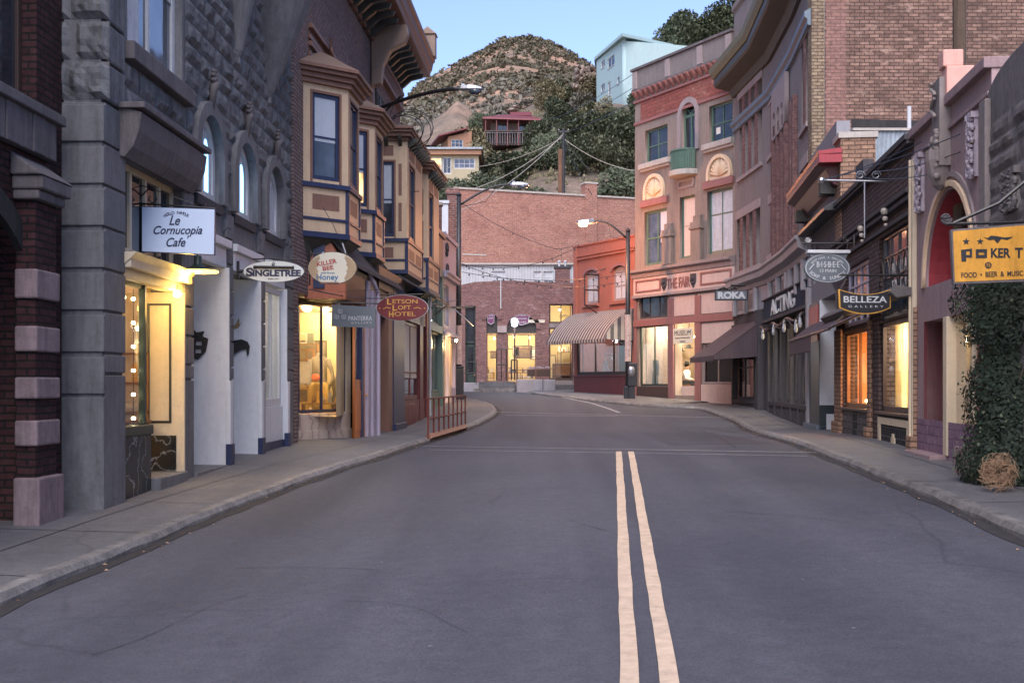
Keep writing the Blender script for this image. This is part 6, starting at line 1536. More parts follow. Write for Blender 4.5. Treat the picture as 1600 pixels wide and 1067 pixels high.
# striped awning, barrel curved
t = Fac('awning', 'brown and cream striped barrel awning over the corner shop window', 'awning', fr.p0, tuple(fr.p0 + fr.d * fr.L), 1.35)
la = t.L + .0; P = 1.55; prof = [(-P * (.5 * math.sin(math.pi/2 * k / 12) + .5 * k / 12), 2.25 + 1.35 * (.5 * math.cos(math.pi/2 * k / 12) + .5 * (1 - k / 12))) for k in range(13)]
inner = [(y + .015, zz - .02) for y, zz in prof][::-1]
nseg = 2; MB().loft([[(x, y, zz) for y, zz in prof + inner] for x in (0.1, la * .5, la)]).build('canopy', 'awning_stripe', t.o, smooth=False)
b = MB(); k = .1
while k < la - .01: e = min(.17, la - k); b.quad((k, -P - .003, 2.27), (k + e, -P - .003, 2.27), (k + e, -P - .003, 2.14), (k + e * .5, -P - .003, 2.1), (k, -P - .003, 2.14)); k += .17
v_ = b.build('valance', 'awning_stripe', t.o); v_.modifiers.new('t', 'SOLIDIFY').thickness = .012
for x in (.1, la): MB().extr([(x, y, zz) for y, zz in prof] + [(x, 0, 2.2)], (.012, 0, 0)).build('side_cloth', 'awning_side', t.o)
# black iron fire escape frame on the red wall
t = Fac('iron_bracket', 'black iron open frame bracket fixed on the orange red wall between windows', 'bracket', fr.p0, tuple(fr.p0 + fr.d * fr.L), 1.35)
u = t.u(936); zA, zB = t.z(936, 478), t.z(936, 430)
b = MB()
for yy in (-.0, -.75):
    for uu in (u,): b.tube([(uu, yy, zA), (uu, yy, zB)], .03, 5)
for zz in (zA, (zA+zB)/2, zB): b.tube([(u, 0, zz), (u, -.75, zz)], .03, 5)
b.tube([(u, -.75, zB), (u + .5, 0, zB + .25)], .02, 5).tube([(u, -.75, zA), (u + .3, 0, zA - .5)], .025, 5); b.build('frame', 'black_metal', t.o)
# ================================================================== END OF THE STREET
fj = Fac('jewelry_building', 'low purple brick shop building with two arched openings and yellow lit windows', 'building', (-3.3, 60), (3.45, 60), 1.42)
o = fj.o; q = fj.u; z = fj.z; L = fj.L
def rcx(f_, x0, x1, y1, y0): return (f_.u(x0), f_.u(x1), f_.z((x0+x1)/2, y1), f_.z((x0+x1)/2, y0))
top = z(800, 442)
gd = rcx(fj, 727, 743, 592, 478); sa_ = (q(760), q(777)); bg_ = (q(792), q(838)); ro = (q(858), q(900) - .15)
slab('wall', 'brick_purple', o, [(0, -1), (L, -1), (L, top - .02), (L * .45, top + .12), (L * .2, top + .05), (0, top - .25)],
     [rect(gd[0], gd[1], -.3, gd[3]), arch(sa_[0], sa_[1], .35, z(0, 490) if 0 else 3.65), arch(bg_[0], bg_[1], .25, 3.15), rect(ro[0], ro[1], -.1, z(870, 475))], 0, .4)
for a, c, zs in ((*sa_, 3.65), (*bg_, 3.15)): slab('arch_ring', 'brick_purple', o, aring(a, c, zs, .22), [], -.07, -.0, bevel=.01)
MB().box(sa_[1], bg_[0], -.1, .1, 2.95, 3.3).build('impost', 'mauve_light', o, bevel=.02)
b = MB().box(-.02, L, -.04, .45, top - .3, top - .28); 
window(o, gd[0], gd[1], 2.4, gd[3], .2, 'dark_green', 'glass_dark', 1, 1, .06); panel_door(o, gd[0], gd[1], -.25, 2.36, .2, 'dark_green', (.8, 2.2), 1, 'glass_dark')
f = window(o, sa_[0], sa_[1], .38, 2.9, .15, 'brown_trim', 'glass_clear', 1, 2, .06, rail=.62); slab('fanlight', 'shop_dark', o, arch(sa_[0], sa_[1], 2.92, 3.65), [], .15, .2)
f = window(o, bg_[0], bg_[1], .28, 2.9, .15, 'brown_trim', 'glass_clear', 1, 2, .07, rail=.7); slab('fanlight', 'shop_dark', o, arch(bg_[0], bg_[1], 2.92, 3.15), [], .15, .2)
MB().box(bg_[1] - .42, bg_[1] - .36, .14, .22, 2.05, 2.9).build('glazing_bar', 'brown_trim', f)
for a, c in (sa_, bg_): MB().box(a - .03, c + .03, -.05, .3, -.2, .27).build('bulkhead', 'brown_trim', o, bevel=.01)
window(o, ro[0], ro[1], z(870, 505), z(870, 475), .12, 'dark_brown', 'glass_clear', 2, 1, .07, mull=.05); window(o, ro[0], ro[1], .5, z(870, 512), .12, 'dark_brown', 'glass_clear', 2, 1, .07)
MB().box(ro[0], ro[1], .05, .2, z(870, 512), z(870, 505)).box(ro[0], ro[1], .05, .2, -.3, .48).build('shop_frame', 'mauve_stucco', o)
text('OPEN', 'sign_black', o, ro[1] - .45, z(870, 494), .5, .17, .11)
room(o, sa_[0] - .1, bg_[1] + .2, .0, 3.4, .41, 2.6, 'shop_cream', ceil=None); room(o, ro[0] - .1, ro[1] + .1, .0, 4.6, .41, 2.2, 'shop_cream')
YW = (1, .88, .55)
for u, y, zz, p in ((sa_[0] + .4, 1.2, 2.7, 15), (bg_[0] + .4, 1.2, 2.75, 20), (bg_[0] + 1.2, 1.4, 2.75, 18), (ro[0] + .6, 1.1, 2.6, 18), (ro[0] + .6, .9, 4.2, 18)): lamp(o, u, y, zz, p, YW, .05, cord=.2)
shell(fj, 'brick_purple', 7, top - .5, y0=.41)
MB().tube([(q(782.5), -.05, 4.2), (q(782.5), -.05, top + .1)], .03, 6).build('conduit', 'white_trim', o)
for label, px, y0, y1, x0, x1, txt in (('plum shield sign in the large arch of the brick shop', 815, 487, 508, 802, 828, ('JEWELRY', 'ANTIQUES', 'SILVER')), ('plum shield sign in the small arch of the brick shop', 767, 486, 507, 761, 773, ('ROCK', 'SHOP'))):
    u = q(px); w_ = (x1 - x0) / F * 60; h_ = (y1 - y0) / F * 60
    t = thing('shield_sign', label, 'sign', fj.world(u, -.02, (z(px, y0) + z(px, y1)) / 2), 0)
    sh = [(-w_/2, h_*.3), (-w_*.42, h_*.45), (w_*.42, h_*.45), (w_/2, h_*.3), (w_*.42, -h_*.15), (w_*.44, -h_*.35), (0, -h_*.52), (-w_*.44, -h_*.35), (-w_*.42, -h_*.15)]
    slab('board', 'sign_plum', t, sh, [], -.03, .01); slab('border', 'sign_silver', t, sh, [[(x * .93, zz * .92) for x, zz in sh]], -.035, -.03)
    for k, s in enumerate(txt): text(s, 'sign_silver', t, 0, h_ * (.22 - .25 * k), w_ * (.75 if k == 0 else .6), h_ * (.18 if k == 0 else .12), -.03)
t = thing('name_board', 'thin pale horizontal name board between the large arch and the yellow window', 'sign', fj.world(q(839), -.05, z(839, 502)), 0)
MB().box(-.45, .4, -.02, .02, -.07, .07).build('board', 'sign_ivory', t); text('JEWELRY DESIGNS', 'sign_black', t, 0, 0, .7, .07, -.02)
for lb, px, py, w_, h_, pic in (('small framed picture in the big arched window left of centre', 806, 556, .35, .5, 'paper'), ('wide framed picture in the middle of the big arched window', 818, 560, .9, .7, 'picture'), ('tall framed picture at the right of the big arched window', 834, 562, .4, .7, 'paper'), ('round wreath like ring framed in the narrow arched window', 772, 560, .4, .4, 'picture')):
    picture(lb, fj.world(q(px, 1.5), 1.5, z(px, py, 1.5)), 0, w_, h_, pic, 'dark_brown')
t = thing('glass_cabinet', 'low glass display cabinet in the yellow lit right window of the brick shop', 'cabinet', fj.world(ro[0] + .7, 1.0, 0), 0)
slab('frame', 'dark_brown', t, rect(-.5, .5, 0, 1.35), [rect(-.44, .44, .75, 1.28), rect(-.44, .44, .1, .68)], -.2, -.16); MB().box(-.48, .48, -.15, .2, .7, .74).box(-.48, .48, .18, .2, 0, 1.3).build('shelf', 'wood', t)
for k, (px, lb) in enumerate(((765, 'low shelf of wares in the narrow arched window'), (803, 'counter of wares at the left of the big arched window'), (826, 'counter of wares at the right of the big arched window'), (884, 'shelf of bottles and boxes in the yellow right window'))):
    goods(lb, fj.world(q(px, 1.6), 1.6, .1), 0, .9 if k else .5, (.55, .95, 1.9) if k == 3 else (.5, .8), 30 + k, dens=1.2)
# white deck storey above and the great red side wall
fw = Fac('white_building', 'low white clapboard storey with sash windows above the brick shop', 'building', (-3.6, 63.5), (4.2, 63.5), 5.5)
o = fw.o; q = fw.u; z = fw.z
zt = z(800, 414); wz = (z(840, 443), z(840, 424))
hl = [(q(768), q(790)), (q(834), q(846)), (q(849), q(864))]
slab('wall', 'siding', o, rect(0, fw.L, -3, zt), [rect(a, c, *wz) for a, c in hl], 0, .25)
for a, c in hl: window(o, a, c, wz[0], wz[1], .06, 'white_trim', 'glass_soft', 2 if c - a < .6 else 3, 2, .05, 'curtain', .7)
MB().box(-.1, fw.L + .1, -.15, .3, zt, zt + .1).build('roof_edge', 'stone_pale', o); MB().box(0, fw.L, .25, 3, -3, zt).build('rear_wall', 'siding', o)
t = thing('chimney', 'squat stone-patterned chimney with two white vent caps on the white storey', 'chimney', W(879, 443, 62.2))
MB().box(-.4, .4, -.25, .3, -.5, .8).build('stack', 'brick_purple', t); MB().box(-.46, .46, -.3, .36, .8, .9).build('cap', 'slate_trim', t)
for s in (-.18, .15): MB().tube([(s, 0, .9), (s, 0, 1.15)], .05, 8).ball((s, 0, 1.18), .09, 8).build('vent_cap', 'white_trim', t)
fk = Fac('brick_warehouse', 'huge windowless red brick side wall with stepped parapet above the low shops', 'building', (-3.3, 66), (7.6, 69.8), 1.5)
o = fk.o; q = fk.u; z = fk.z; L = fk.L; ht = z(725, 296)
bk = (q(914), q(932))
slab('wall', 'brick_red', o, [(0, -1), (L, -1), (L, ht), (0, ht)], [], 0, .5)
MB().box(bk[0], bk[1], -.08, .6, 0, ht + .75).build('chimney_pier', 'brick_red', o)
MB().box(-.05, bk[0] - .02, -.08, .55, ht + .0, ht + .1).box(bk[0] - .06, bk[1] + .06, -.12, .65, ht + .75, ht + .86).box(bk[1] + .02, L, -.08, .55, ht, ht + .1).build('coping', 'stone_pale', o)
MB().box(-.0, L, .5, 9, -1, ht - .6).build('rear_wall', 'brick_red', o)
MB().box(q(722), q(760), -.02, 0, z(740, 399), z(740, 397)).build('pale_strip', 'stone_pale', o)
# entrance steps, low walls, railings and planter before the brick shop
def P_(px, Y): return (px - HX) / F * Y
t = thing('entrance_steps', 'worn concrete steps with low kerb in front of the large arch', 'steps', (P_(775, 57), 57, roadz(-.8, 57)))
for k in range(3): MB().box(-1.1 + k * .12, .95, -.35 + k * .4, 2.9, -.3, .16 + k * .17).build('step', 'kerb_stone' if k == 0 else 'concrete', t, bevel=.015)
for lb, x0, x1, Y, h_ in (('low concrete wall block below the planter in front of the brick shop', 807, 848, 56.2, .62), ('small square concrete plinth right of the low wall block', 849, 868, 56.0, .62), ('grey low wall beside the green door behind the near lamp post', 722, 748, 57, .45)):
    t = thing('low_wall', lb, 'wall', (P_(x0, Y), Y, roadz(P_(x0, Y), Y))); MB().box(0, P_(x1, Y) - P_(x0, Y), 0, .5, -.4, h_).build('wall', 'grey_stone_trim', t, bevel=.03)
t = thing('terrace', 'raised concrete terrace along the front of the brick shop', 'terrace', (-2.8, 57.6, 1.3)); MB().box(0, 5.9, 0, 3, -.8, .38).build('slab', 'concrete', t, bevel=.02)
t = thing('planter', 'dark long planter box with pale flowers on the terrace rail', 'planter', W(841, 583, 57.2)); MB().box(-.55, .6, -.15, .15, -.15, .2).build('box', 'dark_brown', t, bevel=.01)
b = MB(); rnd = random.Random(8)
for k in range(90): b.ball((rnd.uniform(-.5, .55), rnd.uniform(-.12, .12), .2 + rnd.random() * .12), .03, 5)
b.build('flowers', 'ornament', t)
def railing(label, pts, h, mat, posts, mid=(.5,), r=.022, name='railing', group=None):
    t = thing(name, label, 'railing', pts[0], 0, group); P = [Vector(p) - Vector(pts[0]) for p in pts]
    ln = sum((b_ - a_).length for a_, b_ in zip(P, P[1:]))
    def at(s):
        s *= ln
        for a_, b_ in zip(P, P[1:]):
            if s <= (b_ - a_).length + 1e-6: return a_.lerp(b_, s / (b_ - a_).length)
            s -= (b_ - a_).length
        return P[-1]
    for k in range(posts): p = at(k / (posts - 1)); MB().tube([p, p + Vector((0, 0, h))], r, 6).build('post', mat, t)
    for hh in list(mid) + [1]: MB().tube([p + Vector((0, 0, h * hh)) for p in P], r, 6).build('rail', mat, t)
    return t
railing('thin pipe railing along the terrace edge in front of the brick shop', [(P_(807, 56.6), 56.6, 1.75), (P_(868, 56.2), 56.2, 1.85)], 1.25, 'brown_trim', 3)
railing('thin pipe railing beside the green door at the far left of the terrace', [(P_(716, 57), 57, 1.7), (P_(744, 57), 57, 1.7)], 1.1, 'pole_metal', 2)
for lb, x0, x1 in (('dark iron stair gate frame at the left of the entrance steps', 776, 791), ('thin iron newel frame at the right of the entrance steps', 799, 808)):
    railing(lb, [(P_(x0, 57.5), 57.5, 1.9), (P_(x1, 57.5), 57.5, 1.9)], 1.0 if x0 > 790 else 1.55, 'dark_brown', 2 if x0 > 790 else 3, r=.04)
t = thing('lantern_post', 'slim post lantern with white globe shade before the large arch', 'street lamp', (P_(804, 57), 57, 1.9))
MB().tube([(0, 0, 0), (0, 0, 2.6)], .04, 8).build('pole', 'dark_brown', t)
h_ = MB().lathe([(.05, 2.65), (.13, 2.7), (.16, 2.95), (.1, 3.0)], (0, 0, 0), 4); h_.build('lantern', 'bulb_white', t); MB().lathe([(.18, 3.0), (.19, 3.03), (.05, 3.1)], (0, 0, 0), 8).build('cap', 'white_trim', t)
pl = bpy.data.lights.new('lamp_light', 'POINT'); pl.energy = 25; pl.color = (.75, .88, 1); pl.shadow_soft_size = .25; po = bpy.data.objects.new('lamp_light', pl); C.objects.link(po); po.parent = t; po.location = (0, -.5, 2.7)

# ------------------------------------------------------------------ hills
def fbm(x, y, s, o_=5):
    v = 0; a = 1; 
    for k in range(o_): v += a * noise.noise(Vector((x * s, y * s, k * 3.1))); s *= 2; a *= .5
    return v
# near slope: photo rows set the height at each depth, then broken up by noise
_SL = [(72, 11.2), (78, 13), (90, 17.5), (105, 23), (118, 27), (130, 32.5), (142, 36), (155, 40), (175, 43), (200, 46), (240, 52)]
def slopez(X, Y):
    k = X / Y; h = lerp(_SL, Y)
    h *= lerp([(-.35, .78), (-.06, .8), (-.03, .9), (.03, 1.0), (.2, 1.05), (.4, 1.1)], k) if Y > 80 else 1
    if Y < 80: h = lerp(_SL, Y)
    return h + fbm(X, Y, .06) * 1.1 * min(1, (Y - 70) / 20)
b = MB(); n1, n2 = 110, 70; vs = []
for j in range(n2 + 1):
    Y = 71.5 + (240 - 71.5) * (j / n2) ** 1.3
    for i in range(n1 + 1): X = -70 + 170 * i / n1; vs.append((X, Y, slopez(X, Y)))
b.add(vs, [(j*(n1+1)+i, j*(n1+1)+i+1, (j+1)*(n1+1)+i+1, (j+1)*(n1+1)+i) for j in range(n2) for i in range(n1)])
tag(b.build('hillside', 'slope_soil', smooth=True), kind='structure')
_PK = [(-.5, 60), (-.2, 95), (-.08, 172), (-.057, 180), (-.034, 192), (-.02, 197), (-.008, 201), (.017, 199), (.037, 194), (.058, 186), (.083, 174), (.15, 140), (.3, 110), (.6, 80)]
def mountz(X, Y):
    k = X / Y; pk = lerp(_PK, k) * .955; t = (Y - 230) / (640 - 230)
    if t <= 1: base = 46 * (1 - min(1, max(0, t)) ** .8) + pk * max(0, t) ** .85
    else: base = pk * (1 - (t - 1) * .9)
    rid = fbm(X, Y, .011, 6) * 6 * min(1, max(0, t * 2)) * (1 if t < .85 else max(.12, (1 - t) / .15)) if t < 1 else 0
    return base + rid + fbm(X + 300, Y, .05, 3) * 1.6
b = MB(); n1, n2 = 240, 110; vs = []
for j in range(n2 + 1):
    Y = 225 + (900 - 225) * j / n2
    for i in range(n1 + 1): X = (-.45 + .95 * i / n1) * Y; vs.append((X, Y, mountz(X, Y)))
b.add(vs, [(j*(n1+1)+i, j*(n1+1)+i+1, (j+1)*(n1+1)+i+1, (j+1)*(n1+1)+i) for j in range(n2) for i in range(n1)])
tag(b.build('mountain', 'hill_soil', smooth=True), kind='structure')
# scrub on the mountain: nobody could count it
ICO = bmesh.new(); bmesh.ops.create_icosphere(ICO, subdivisions=1, radius=1); ICV = [v.co.copy() for v in ICO.verts]; ICF = [tuple(v.index for v in f.verts) for f in ICO.faces]
def shrub_field(name, n, fn, mat, seed, label):
    rnd = random.Random(seed); b = MB(); k = 0; tries = 0
    while k < n and tries < n * 6:
        tries += 1; r_ = fn(rnd)
        if not r_: continue
        x, y, z_, s = r_; k += 1
        for _ in range(11):
            v = Vector((rnd.gauss(0, 1), rnd.gauss(0, 1), rnd.gauss(0, 1))).normalized(); c = Vector((x, y, z_ + s * .4)) + Vector((v.x, v.y, v.z * .7)) * s * rnd.uniform(.4, .95); a = Vector((rnd.gauss(0, 1), rnd.gauss(0, 1), rnd.gauss(0, 1))).normalized(); q_ = a.cross(v).normalized() if a.cross(v).length > .1 else a; e = s * rnd.uniform(.3, .6)
            b.add([c + a * e, c + q_ * e * .8, c - a * e, c - q_ * e * .8], [(0, 1, 2, 3)])
    tag(b.build(name, mat), label, 'scrub', kind='stuff')
def mf(r):
    Y = r.uniform(300, 690) ; k = r.uniform(-.09, .1); X = k * Y
    d = noise.noise(Vector((X * .03, Y * .012, 5))) * .8 + noise.noise(Vector((X * .11, Y * .05, 9))) * .8 + (.35 if k > .01 else 0) + (Y - 520) / 500
    if d < r.uniform(-.8, .7): return None
    return X, Y, mountz(X, Y), r.uniform(.45, .8) * r.choice((1, 1, 1.5, 2.4))
shrub_field('mountain_scrub', 8500, mf, 'leaf_scrub', 1, 'dark juniper scrub dotted over the mountain')
def mf2(r):
    Y = r.uniform(165, 330); k = r.uniform(-.1, .09); X = k * Y; zz = slopez(X, Y) if Y < 236 else mountz(X, Y)
    return X, Y, max(zz, mountz(X, Y) if Y > 226 else zz), r.uniform(.5, 1.7)
shrub_field('slope_scrub', 1500, mf2, 'leaf_grey', 2, 'grey green scrub on the middle slope below the mountain')

# leaf crowns: many small leaf clumps spread through uneven lobes
def crown(rx, ry, rz, n, s, seed, lobes=7):
    rnd = random.Random(seed); b = MB(); L_ = []
    for k in range(lobes):
        a = rnd.uniform(0, 6.28); e = rnd.uniform(-.5, .9); q_ = rnd.uniform(.25, .7)
        L_.append((rx * q_ * math.cos(a), ry * q_ * math.sin(a), rz * e * .7, rnd.uniform(.35, .62)))
    for k in range(n):
        lx, ly, lz, lr = rnd.choice(L_); v = Vector((rnd.gauss(0, 1), rnd.gauss(0, 1), rnd.gauss(0, 1))).normalized() * rnd.uniform(.55, 1.08) ** .6
        c = Vector((lx + v.x * rx * lr, ly + v.y * ry * lr, lz + v.z * rz * lr * .9)); a = Vector((rnd.gauss(0, 1), rnd.gauss(0, 1), rnd.gauss(0, 1))).normalized(); q_ = a.cross(Vector((rnd.random(), rnd.random(), 1))).normalized(); ss_ = s * rnd.uniform(.6, 1.4)
        b.add([c + a * ss_, c + q_ * ss_ * .6, c - a * ss_, c - q_ * ss_ * .6], [(0, 1, 2, 3)])
    return b
def limbs(h, rx, rz, seed, r0=.16):
    rnd = random.Random(seed); b = MB().tube([(0, 0, -.6), (.05, .03, h * .4), (-.04, .05, h)], r0, 7, r0 * .5)
    for k in range(6):
        a = k * 1.05 + rnd.random(); z0 = h * rnd.uniform(.45, 1)
        b.tube([(0, 0, z0), (rx * .35 * math.cos(a), rx * .35 * math.sin(a), z0 + rz * .35), (rx * .7 * math.cos(a), rx * .7 * math.sin(a), z0 + rz * rnd.uniform(.4, .9))], r0 * .4, 5, r0 * .08)
    return b
KINDS = {}
def tree_proto(kind, name, cat, label, rx, rz, h, n, s, mat, seed, group, bare=False):
    t = thing(name, label, cat, (0, 0, -500), 0, group)
    cr = crown(rx, rx, rz, n, s, seed, 9).build('crown', mat, t); cr.location = (0, 0, h + rz * .35)
    limbs(h, rx, rz, seed, .06 * rx).build('trunk', 'bark', t); KINDS[kind] = [t, True, label]; return t
tree_proto('ever', 'evergreen_tree', 'tree', 'dense dark green tree on the slope above the red brick wall', 2.3, 2.3, 1.3, 5200, .17, 'leaf_dark', 3, 'dark trees on the slope')
tree_proto('mid', 'leafy_tree', 'tree', 'mid green leafy tree on the slope above the red brick wall', 2.1, 2.0, 1.2, 4200, .16, 'leaf_mid', 4, 'mid green trees on the slope')
tree_proto('olive', 'olive_tree', 'tree', 'olive brown thin crowned tree on the slope by the red roofed house', 1.9, 2.2, 2.2, 2300, .16, 'leaf_olive', 5, 'olive trees on the slope')
tree_proto('bush', 'grey_bush', 'bush', 'grey green round bush on the slope above the red brick wall', 1.3, 1.1, .2, 1700, .13, 'leaf_grey', 6, 'grey bushes on the slope')
def plant(kind, X, Y, s, z_=None, sz=None, rot=None):
    t, first, lb = KINDS[kind]
    if first: c = t; KINDS[kind][1] = False
    else: c = copy_tree(t)
    c.location = (X, Y, (slopez(X, Y) if z_ is None else z_) - .15); c.scale = (s, s, sz or s); c.rotation_euler = (0, 0, rot if rot is not None else random.uniform(0, 6.28)); return c
rnd = random.Random(21); random.seed(5)
HOUSES = [(2.4, 6.5, 112, 124), (-6.5, -2.4, 84, 96), (8.5, 22, 122, 140)]
def clear(X, Y): return all(not (a - 1.5 < X < c + 1.5 and p - 2 < Y < r_ + 2) for a, c, p, r_ in HOUSES)
for (px, Y, kd, s) in ((700, 78, 'ever', 1.0), (735, 76, 'ever', 1.2), (768, 77, 'ever', 1.25), (800, 76, 'mid', 1.15), (832, 78, 'ever', 1.0), (862, 76, 'mid', .9), (900, 78, 'bush', 1.5), (925, 76, 'ever', 1.0), (955, 77, 'mid', 1.3), (985, 76, 'ever', 1.4), (1015, 77, 'mid', 1.3),
                       (760, 88, 'mid', 1.3), (742, 92, 'olive', 1.6), (790, 90, 'ever', 1.1), (820, 92, 'mid', 1.0), (850, 90, 'ever', 1.1), (905, 88, 'ever', 1.1), (935, 90, 'mid', 1.3), (965, 88, 'mid', 1.6), (995, 90, 'ever', 1.6), (880, 92, 'bush', 1.6),
                       (735, 104, 'olive', 1.6), (722, 108, 'mid', 1.3), (850, 106, 'ever', 1.3), (880, 104, 'mid', 1.2), (910, 102, 'ever', 1.5), (940, 104, 'mid', 1.4), (970, 102, 'ever', 1.5), (1000, 105, 'mid', 1.7), (925, 112, 'olive', 1.2),
                       (858, 122, 'olive', 1.7), (875, 120, 'ever', 1.1), (890, 124, 'bush', 2.0), (915, 122, 'mid', 1.0), (945, 119, 'olive', 1.0), (965, 118, 'ever', .9), (985, 117, 'mid', 1.0), (1010, 116, 'ever', 1.5), (758, 124, 'ever', 1.3), (744, 128, 'mid', 1.3),
                       (905, 140, 'bush', 2.2), (880, 146, 'mid', 1.3), (925, 142, 'olive', 1.3), (700, 150, 'bush', 2), (670, 160, 'bush', 2), (860, 160, 'mid', 1.5), (830, 165, 'bush', 2.2)):
    plant(kd, P_(px, Y), Y, s * rnd.uniform(.85, 1.1) * .62, sz=s * rnd.uniform(.85, 1.05) * .62)
# two trees behind the museum roof
for px, Y, s, zb_ in ((1050, 140, 1.15, 72), (1072, 139, 1.25, 62), (1098, 139, .9, 60), (1118, 139, 1.1, 42), (1142, 139, 1.25, 36)): 
    plant('ever', P_(px, Y), Y, s, CH + (600 - zb_) / F * Y - s * 2.0, s)
def sf(r):
    Y = r.uniform(74, 150); k = r.uniform(-.08, .22); X = k * Y
    if not clear(X, Y): return None
    return X, Y, slopez(X, Y), r.uniform(.2, .75)
rnd = random.Random(9); b = MB()
for _ in range(1100):
    r_ = sf(rnd)
    if not r_: continue
    x, y, z_, s = r_
    for k in range(26):
        c = Vector((x + rnd.gauss(0, s * .5), y + rnd.gauss(0, s * .5), z_ + abs(rnd.gauss(0, s * .45)))); a = rnd.uniform(0, 6.28); q1 = rnd.uniform(.05, .13)
        b.add([c + Vector((q1 * math.cos(a), q1 * math.sin(a), 0)), c + Vector((0, 0, q1 * 1.3)), c - Vector((q1 * math.cos(a), q1 * math.sin(a), 0)), c - Vector((0, 0, q1))], [(0, 1, 2, 3)])
tag(b.build('slope_brush', 'leaf_olive'), 'low brush and dry grass tufts covering the near slope', 'brush', kind='stuff')
# rock outcrops
def rocks(label, X, Y, z_, w_, h_, n, seed, mat='rock'):
    rnd = random.Random(seed); t = thing('rock_outcrop', label, 'rocks', (X, Y, z_)); b = MB()
    for k in range(n):
        cx, cz_ = rnd.uniform(-w_, w_), rnd.uniform(0, h_); sx, sy, sz = rnd.uniform(.5, 1.7) * w_ * .22, rnd.uniform(1, 2), rnd.uniform(.25, .6) * max(.9, h_ * .14); q_ = rnd.uniform(-.12, .12)
        b.add([(cx + v.x * sx * rnd.uniform(.8, 1.1), v.y * sy + cz_ * .15, cz_ + max(-.8, min(.8, v.z)) * sz * rnd.uniform(.85, 1.1) + v.x * q_) for v in ICV], ICF)
    b.build('boulders', mat, t); return t
rocks('layered grey rock outcrop standing left of the pale blue house', P_(918, 146), 146, 33, 1.7, 9.2, 70, 1)
rocks('pale weathered ledge of rock right of the olive tree on the slope', P_(888, 150), 150, 33.5, 3.0, 4.5, 60, 2)
rocks('long pale ledge of rock below the mountain, above the red roofed house', P_(845, 165), 165, 38.5, 4.0, 3.2, 50, 3)
rocks('tumbled pale boulders just below the red roofed house', P_(795, 108), 108, 20.3, 3.0, 2.8, 60, 4)
# bare soil spur left of the houses
t = MB(); vs = []
for j in range(25):
    for i in range(41):
        X = P_(640, 165) + i * .42; Y = 150 + j * 1.5; k = (X - P_(716, 165)) / 8; hh = lerp([(-1.3, 0), (0, 9.5), (.45, 6.5), (1.2, 0)], k) * math.sin(math.pi * min(1, j / 24)) ; vs.append((X, Y, 33 + hh + fbm(X, Y, .35, 4) * .35))
t.add(vs, [(j*41+i, j*41+i+1, (j+1)*41+i+1, (j+1)*41+i) for j in range(24) for i in range(40)]); tag(t.build('soil_spur', 'hill_soil', smooth=True), kind='structure')

# ------------------------------------------------------------------ houses on the hill
fbh = Fac('blue_house', 'pale turquoise plastered house with flat overhanging roof high on the hill', 'house', (P_(932, 136), 136), (P_(975, 127), 127), W(950, 160, 131).z - 1.2)
o = fbh.o; q = fbh.u; z = fbh.z; L = fbh.L
ztop = z(934, 94)
def bw(f_, x0, x1, y0, y1): return (f_.u(x0), f_.u(x1), f_.z((x0 + x1) / 2, y1), f_.z((x0 + x1) / 2, y0))
ws = [bw(fbh, 940, 945, 96, 107), bw(fbh, 950, 959.5, 89, 104), bw(fbh, 970, 974, 80, 96)]
ws = [bw(fbh, 939.5, 945, 95, 106), bw(fbh, 949.5, 960, 89, 105), bw(fbh, 939, 945, 132, 143), bw(fbh, 950, 954, 128, 150), bw(fbh, 964.5, 968, 121, 132)]
slab('wall', 'pale_stucco_blue', o, rect(0, L, -3, ztop), [rect(*w__) for w__ in ws], 0, .25)
for w__ in ws: window(o, *w__, .06, 'white_trim', 'glass_dark', 2 if w__[1] - w__[0] > .8 else 1, 1, .07, sill='white_trim', sh=.08, so=0)
fb2 = Fac('x', 'x', 'x', (P_(975, 127), 127), (P_(1046, 132), 132), fbh.zb); attach2 = fb2.o
q2 = [bw(fb2, 978.5, 988, 73, 92) if 0 else None]
ws2 = [bw(fb2, 1012, 1027, 76, 98), bw(fb2, 977, 984, 117, 138)]
rem = bpy.data.objects
w2_ = slab('wall', 'pale_stucco_blue', o, rect(0, fb2.L, -3, z(975, 66)), [rect(*w__) for w__ in ws2], 0, .25)
dv = Vector((fb2.p0.x - fbh.p0.x, fb2.p0.y - fbh.p0.y)); w2_.location = (dv.dot(fbh.d), dv.dot(fbh.n), 0); w2_.rotation_euler = (0, 0, math.atan2(fb2.d.y, fb2.d.x) - math.atan2(fbh.d.y, fbh.d.x))
for w__ in ws2: window(w2_, *w__, .06, 'white_trim', 'glass_dark', 2, 1, .08)
rem.remove(fb2.o)
rl = [Vector(fbh.p0) - fbh.d * 1.0 - Vector((0, .9)), Vector(fb2.p0) - Vector((.3, 1.2)), Vector(P_(1052, 131), ) if 0 else Vector((P_(1052, 131), 131)), Vector((P_(1052, 131) + 1, 142)), Vector((P_(932, 136) + 1, 148))]
b = MB(); pl_ = [((p - fbh.p0).dot(fbh.d), (p - fbh.p0).dot(fbh.n)) for p in rl]; zr = z(934, 94)
hs3 = [zr + .1, z(975, 62), z(975, 62) + .3, zr + 1.0, zr + .3]
b.loft([[(x, y, h_) for (x, y), h_ in zip(pl_, hs3)], [(x, y, h_ + .35) for (x, y), h_ in zip(pl_, hs3)]]).build('roof', 'pale_stucco_blue', o)
MB().box(-.2, L, .26, 9, -3, ztop - .3).build('rear_wall', 'pale_stucco_blue', o)
MB().tube([(1.0, 2, ztop), (1.0, 2, ztop + 1.5)], .15, 8).build('chimney_pipe', 'rock', o)
